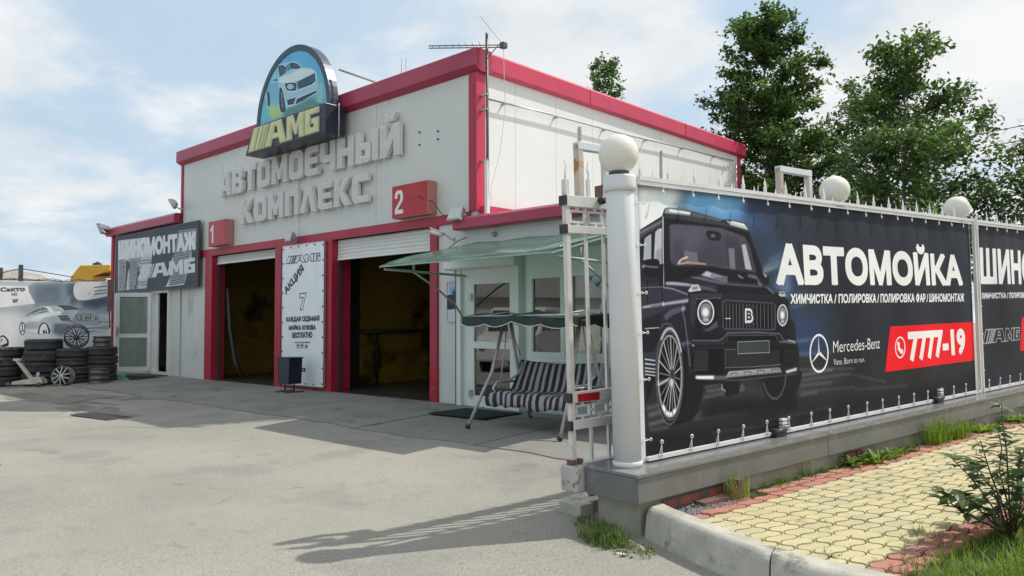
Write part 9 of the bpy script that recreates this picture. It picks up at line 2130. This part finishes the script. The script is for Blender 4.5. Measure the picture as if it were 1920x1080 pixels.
# ------------------------------------------------------------------ trees
def tree(name, label, base, H, trunk_r, profile, nl, seed, lsize, leafm, lean=(0, 0), low=.15, limbs=46, cat='tree', grp=None, side=(0, 0)):
    r = random.Random(seed); R = np.random.RandomState(seed)
    T = thing(name, label, cat, loc=base, group=grp)
    bark = mat('tree_bark', (.30, .28, .25), .85, .25, 4, .5, 30, grime=((.05, .045, .04), .56, 6, (1, 1, 3)))
    tp = [Vector((lean[0]*t*t+.05*math.sin(t*7+seed), lean[1]*t*t+.05*math.cos(t*6+seed), H*t)) for t in [i/10 for i in range(11)]]
    MB().tube(tp, trunk_r, 10, r2=.012).build('trunk', bark, T)
    br = MB(); P = []; D = []
    for i in range(limbs):
        t = low+(1-low)*((i+.5)/limbs)**.9; k = min(9, int(t*10)); p = tp[k].lerp(tp[k+1], t*10-k)
        a = i*2.399+r.uniform(-.4, .4); rad = profile(t)*r.uniform(.55, 1.18)
        d = Vector((math.cos(a), math.sin(a), 0)); rise = rad*r.uniform(.35, .95)+(.5 if t > .85 else 0)
        pts = [p, p+d*rad*.4+Vector((0, 0, rise*.45)), p+d*rad*.75+Vector((0, 0, rise*.8)), p+d*rad+Vector((side[0]*.2, side[1]*.2, rise*.92))]
        br.tube(pts, max(.006, trunk_r*.28*(1-t)+.007), 5, r2=.004)
        nt = int(6+rad*7)
        for j in range(nt):
            q = r.uniform(.18, 1.0); kk = min(2, int(q*3)); s = pts[kk].lerp(pts[kk+1], q*3-kk)
            ta = r.uniform(0, 6.28); tl = r.uniform(.18, .55)*(.6+.3*rad); td = (Vector((math.cos(ta), math.sin(ta), r.uniform(-.35, .8)))+d*.6).normalized(); e = s+td*tl
            br.tube([s, e], .004, 3, cap=False, r2=.002); m = s.lerp(e, .5)
            for z in range(3): P.append((s.x+(e.x-s.x)*(.35+.3*z), s.y+(e.y-s.y)*(.35+.3*z), s.z+(e.z-s.z)*(.35+.3*z)))
    br.build('limbs', bark, T)
    P = np.array(P); idx = R.randint(0, len(P), nl); c = P[idx]+R.normal(0, .085, (nl, 3))*[1, 1, .9]
    # leaves: small folded rhombs hanging a little
    L_ = lsize*R.uniform(.65, 1.25, nl)[:, None]; a = R.uniform(0, 2*np.pi, nl); el = R.uniform(-1.2, .5, nl)
    d = np.stack([np.cos(a)*np.cos(el), np.sin(a)*np.cos(el), np.sin(el)], 1); w = np.stack([-np.sin(a), np.cos(a), np.zeros(nl)], 1); w = w+R.normal(0, .45, (nl, 3)); w /= np.linalg.norm(w, axis=1)[:, None]
    v = np.stack([c-d*L_*.5, c-d*L_*.08+w*L_*.40, c+d*L_*.55, c-d*L_*.08-w*L_*.40], 1).reshape(-1, 3)
    me = bpy.data.meshes.new('crown'); me.vertices.add(nl*4); me.vertices.foreach_set('co', v.ravel()); me.loops.add(nl*4); me.loops.foreach_set('vertex_index', np.arange(nl*4)); me.polygons.add(nl); me.polygons.foreach_set('loop_start', np.arange(nl)*4); me.polygons.foreach_set('loop_total', np.full(nl, 4))
    me.materials.append(leafm); me.update(); me.validate(); link(me, 'crown', T)
BIRCH = leafmat('birch_leaf', (.074, .135, .040), .50, .38, .40)
def trees():
    g = 'trees behind the car wash and fence'
    tree('birch_tree', 'tallest dense birch tree between the hall corner and the middle globe lamp', (-9.35, 20.4, 0), 9.5, .13, lambda t: 2.95*(1-t)**.72*(1 if t > .25 else .9)+.30, 62000, 3, .115, BIRCH, low=.10, limbs=96, grp=g)
    tree('birch_tree', 'broad loose birch tree behind the two far globe lamps', (-4.55, 15.9, 0), 6.3, .09, lambda t: (2.6*(1-t)**.75+.22), 21000, 8, .095, BIRCH, low=.28, limbs=56, grp=g)
    tree('birch_tree', 'partly cut off tree at the right picture edge', (-2.6, 16.4, 0), 4.3, .06, lambda t: 1.15*(1-t)**.5+.25, 4600, 5, .098, BIRCH, low=.28, limbs=32, grp=g)
    tree('birch_tree', 'small tree top rising behind the hall roof', (-17.8, 24.4, 0), 11.3, .11, lambda t: 2.2*(1-t)**.8+.25, 9000, 6, .13, BIRCH, low=.4, limbs=44, grp=g)
    tree('birch_tree', 'dark tree filling the gap behind the left gate frame', (-7.1, 21.5, 0), 7.0, .09, lambda t: 2.0*(1-t)**.5+.3, 16000, 9, .10, BIRCH, low=.12, limbs=50, grp=g)
trees()
def wires():
    T = thing('power_line', 'thin power lines on a slim pole behind the right tree', 'power line', loc=(0, 0, 0))
    MB().tube([(-7.2, 45.5, 0), (-7.2, 45.5, 13.0)], .12, 8, r2=.06).build('pole', M['dmetal'], T)
    for z, k in ((11.3, 0), (10.6, .4), (9.9, .1)):
        for q in ((-40, 44), (30, 50)): 
            a = Vector((-7.2+k, 45.5, z)); b = Vector((q[0], q[1], z-.6)); MB().tube([a.lerp(b, t)-Vector((0, 0, 4*.5*t*(1-t))) for t in [i/10 for i in range(11)]], .022, 4).build('wire', M['dmetal'], T)
wires()

def grit():
    r = random.Random(77); b = MB()
    for _ in range(1700):
        k = r.choice(((-5.2, 4.2, 1.5), (-6.3, 5.2, 1.2), (-4.0, 3.2, 1.0), (-3.4, 4.4, .35), (-8.5, 3.8, 2.2), (-3.2, 3.5, .7))); x, y = r.gauss(k[0], k[2]), r.gauss(k[1], k[2]*.5)
        if y > 6.3 or x > -2.6-.9*max(0, y-4.2): continue
        q = r.uniform(.002, .0055) if r.random() < .95 else r.uniform(.006, .011); z = gz(x, y)
        b.add([(x+q, y, z), (x, y+q, z), (x-q, y, z), (x, y-q, z), (x+q*.2, y, z+q)], [(0, 1, 4), (1, 2, 4), (2, 3, 4), (3, 0, 4)])
    o = b.build('grit', mat('loose_grit', (.34, .32, .28), .9, .6, 60, .1), None); tag(o, 'fine loose grit scattered on the asphalt yard', 'grit'); o['kind'] = 'stuff'
grit()
def litter():
    for i, (x, y, rz, l) in enumerate(((-3.02, 4.28, .5, 'small white paper scrap among the weeds at the wall end'), (-2.6, 3.98, 1.2, 'cigarette end on the asphalt in front of the kerb'))):
        s = (.035, .014, .005) if i == 0 else (.016, .004, .004); o = MB().prism([(-s[0], -s[1]), (s[0], -s[1]*.6), (s[0]*.8, s[1]), (-s[0]*.7, s[1]*1.2)], 0, s[2]).build('litter', M['whitepvc'], None); o.location = (x, y, gz(x, y)+.003); o.rotation_euler = (.1, .1, rz); tag(o, l, 'litter')
litter()
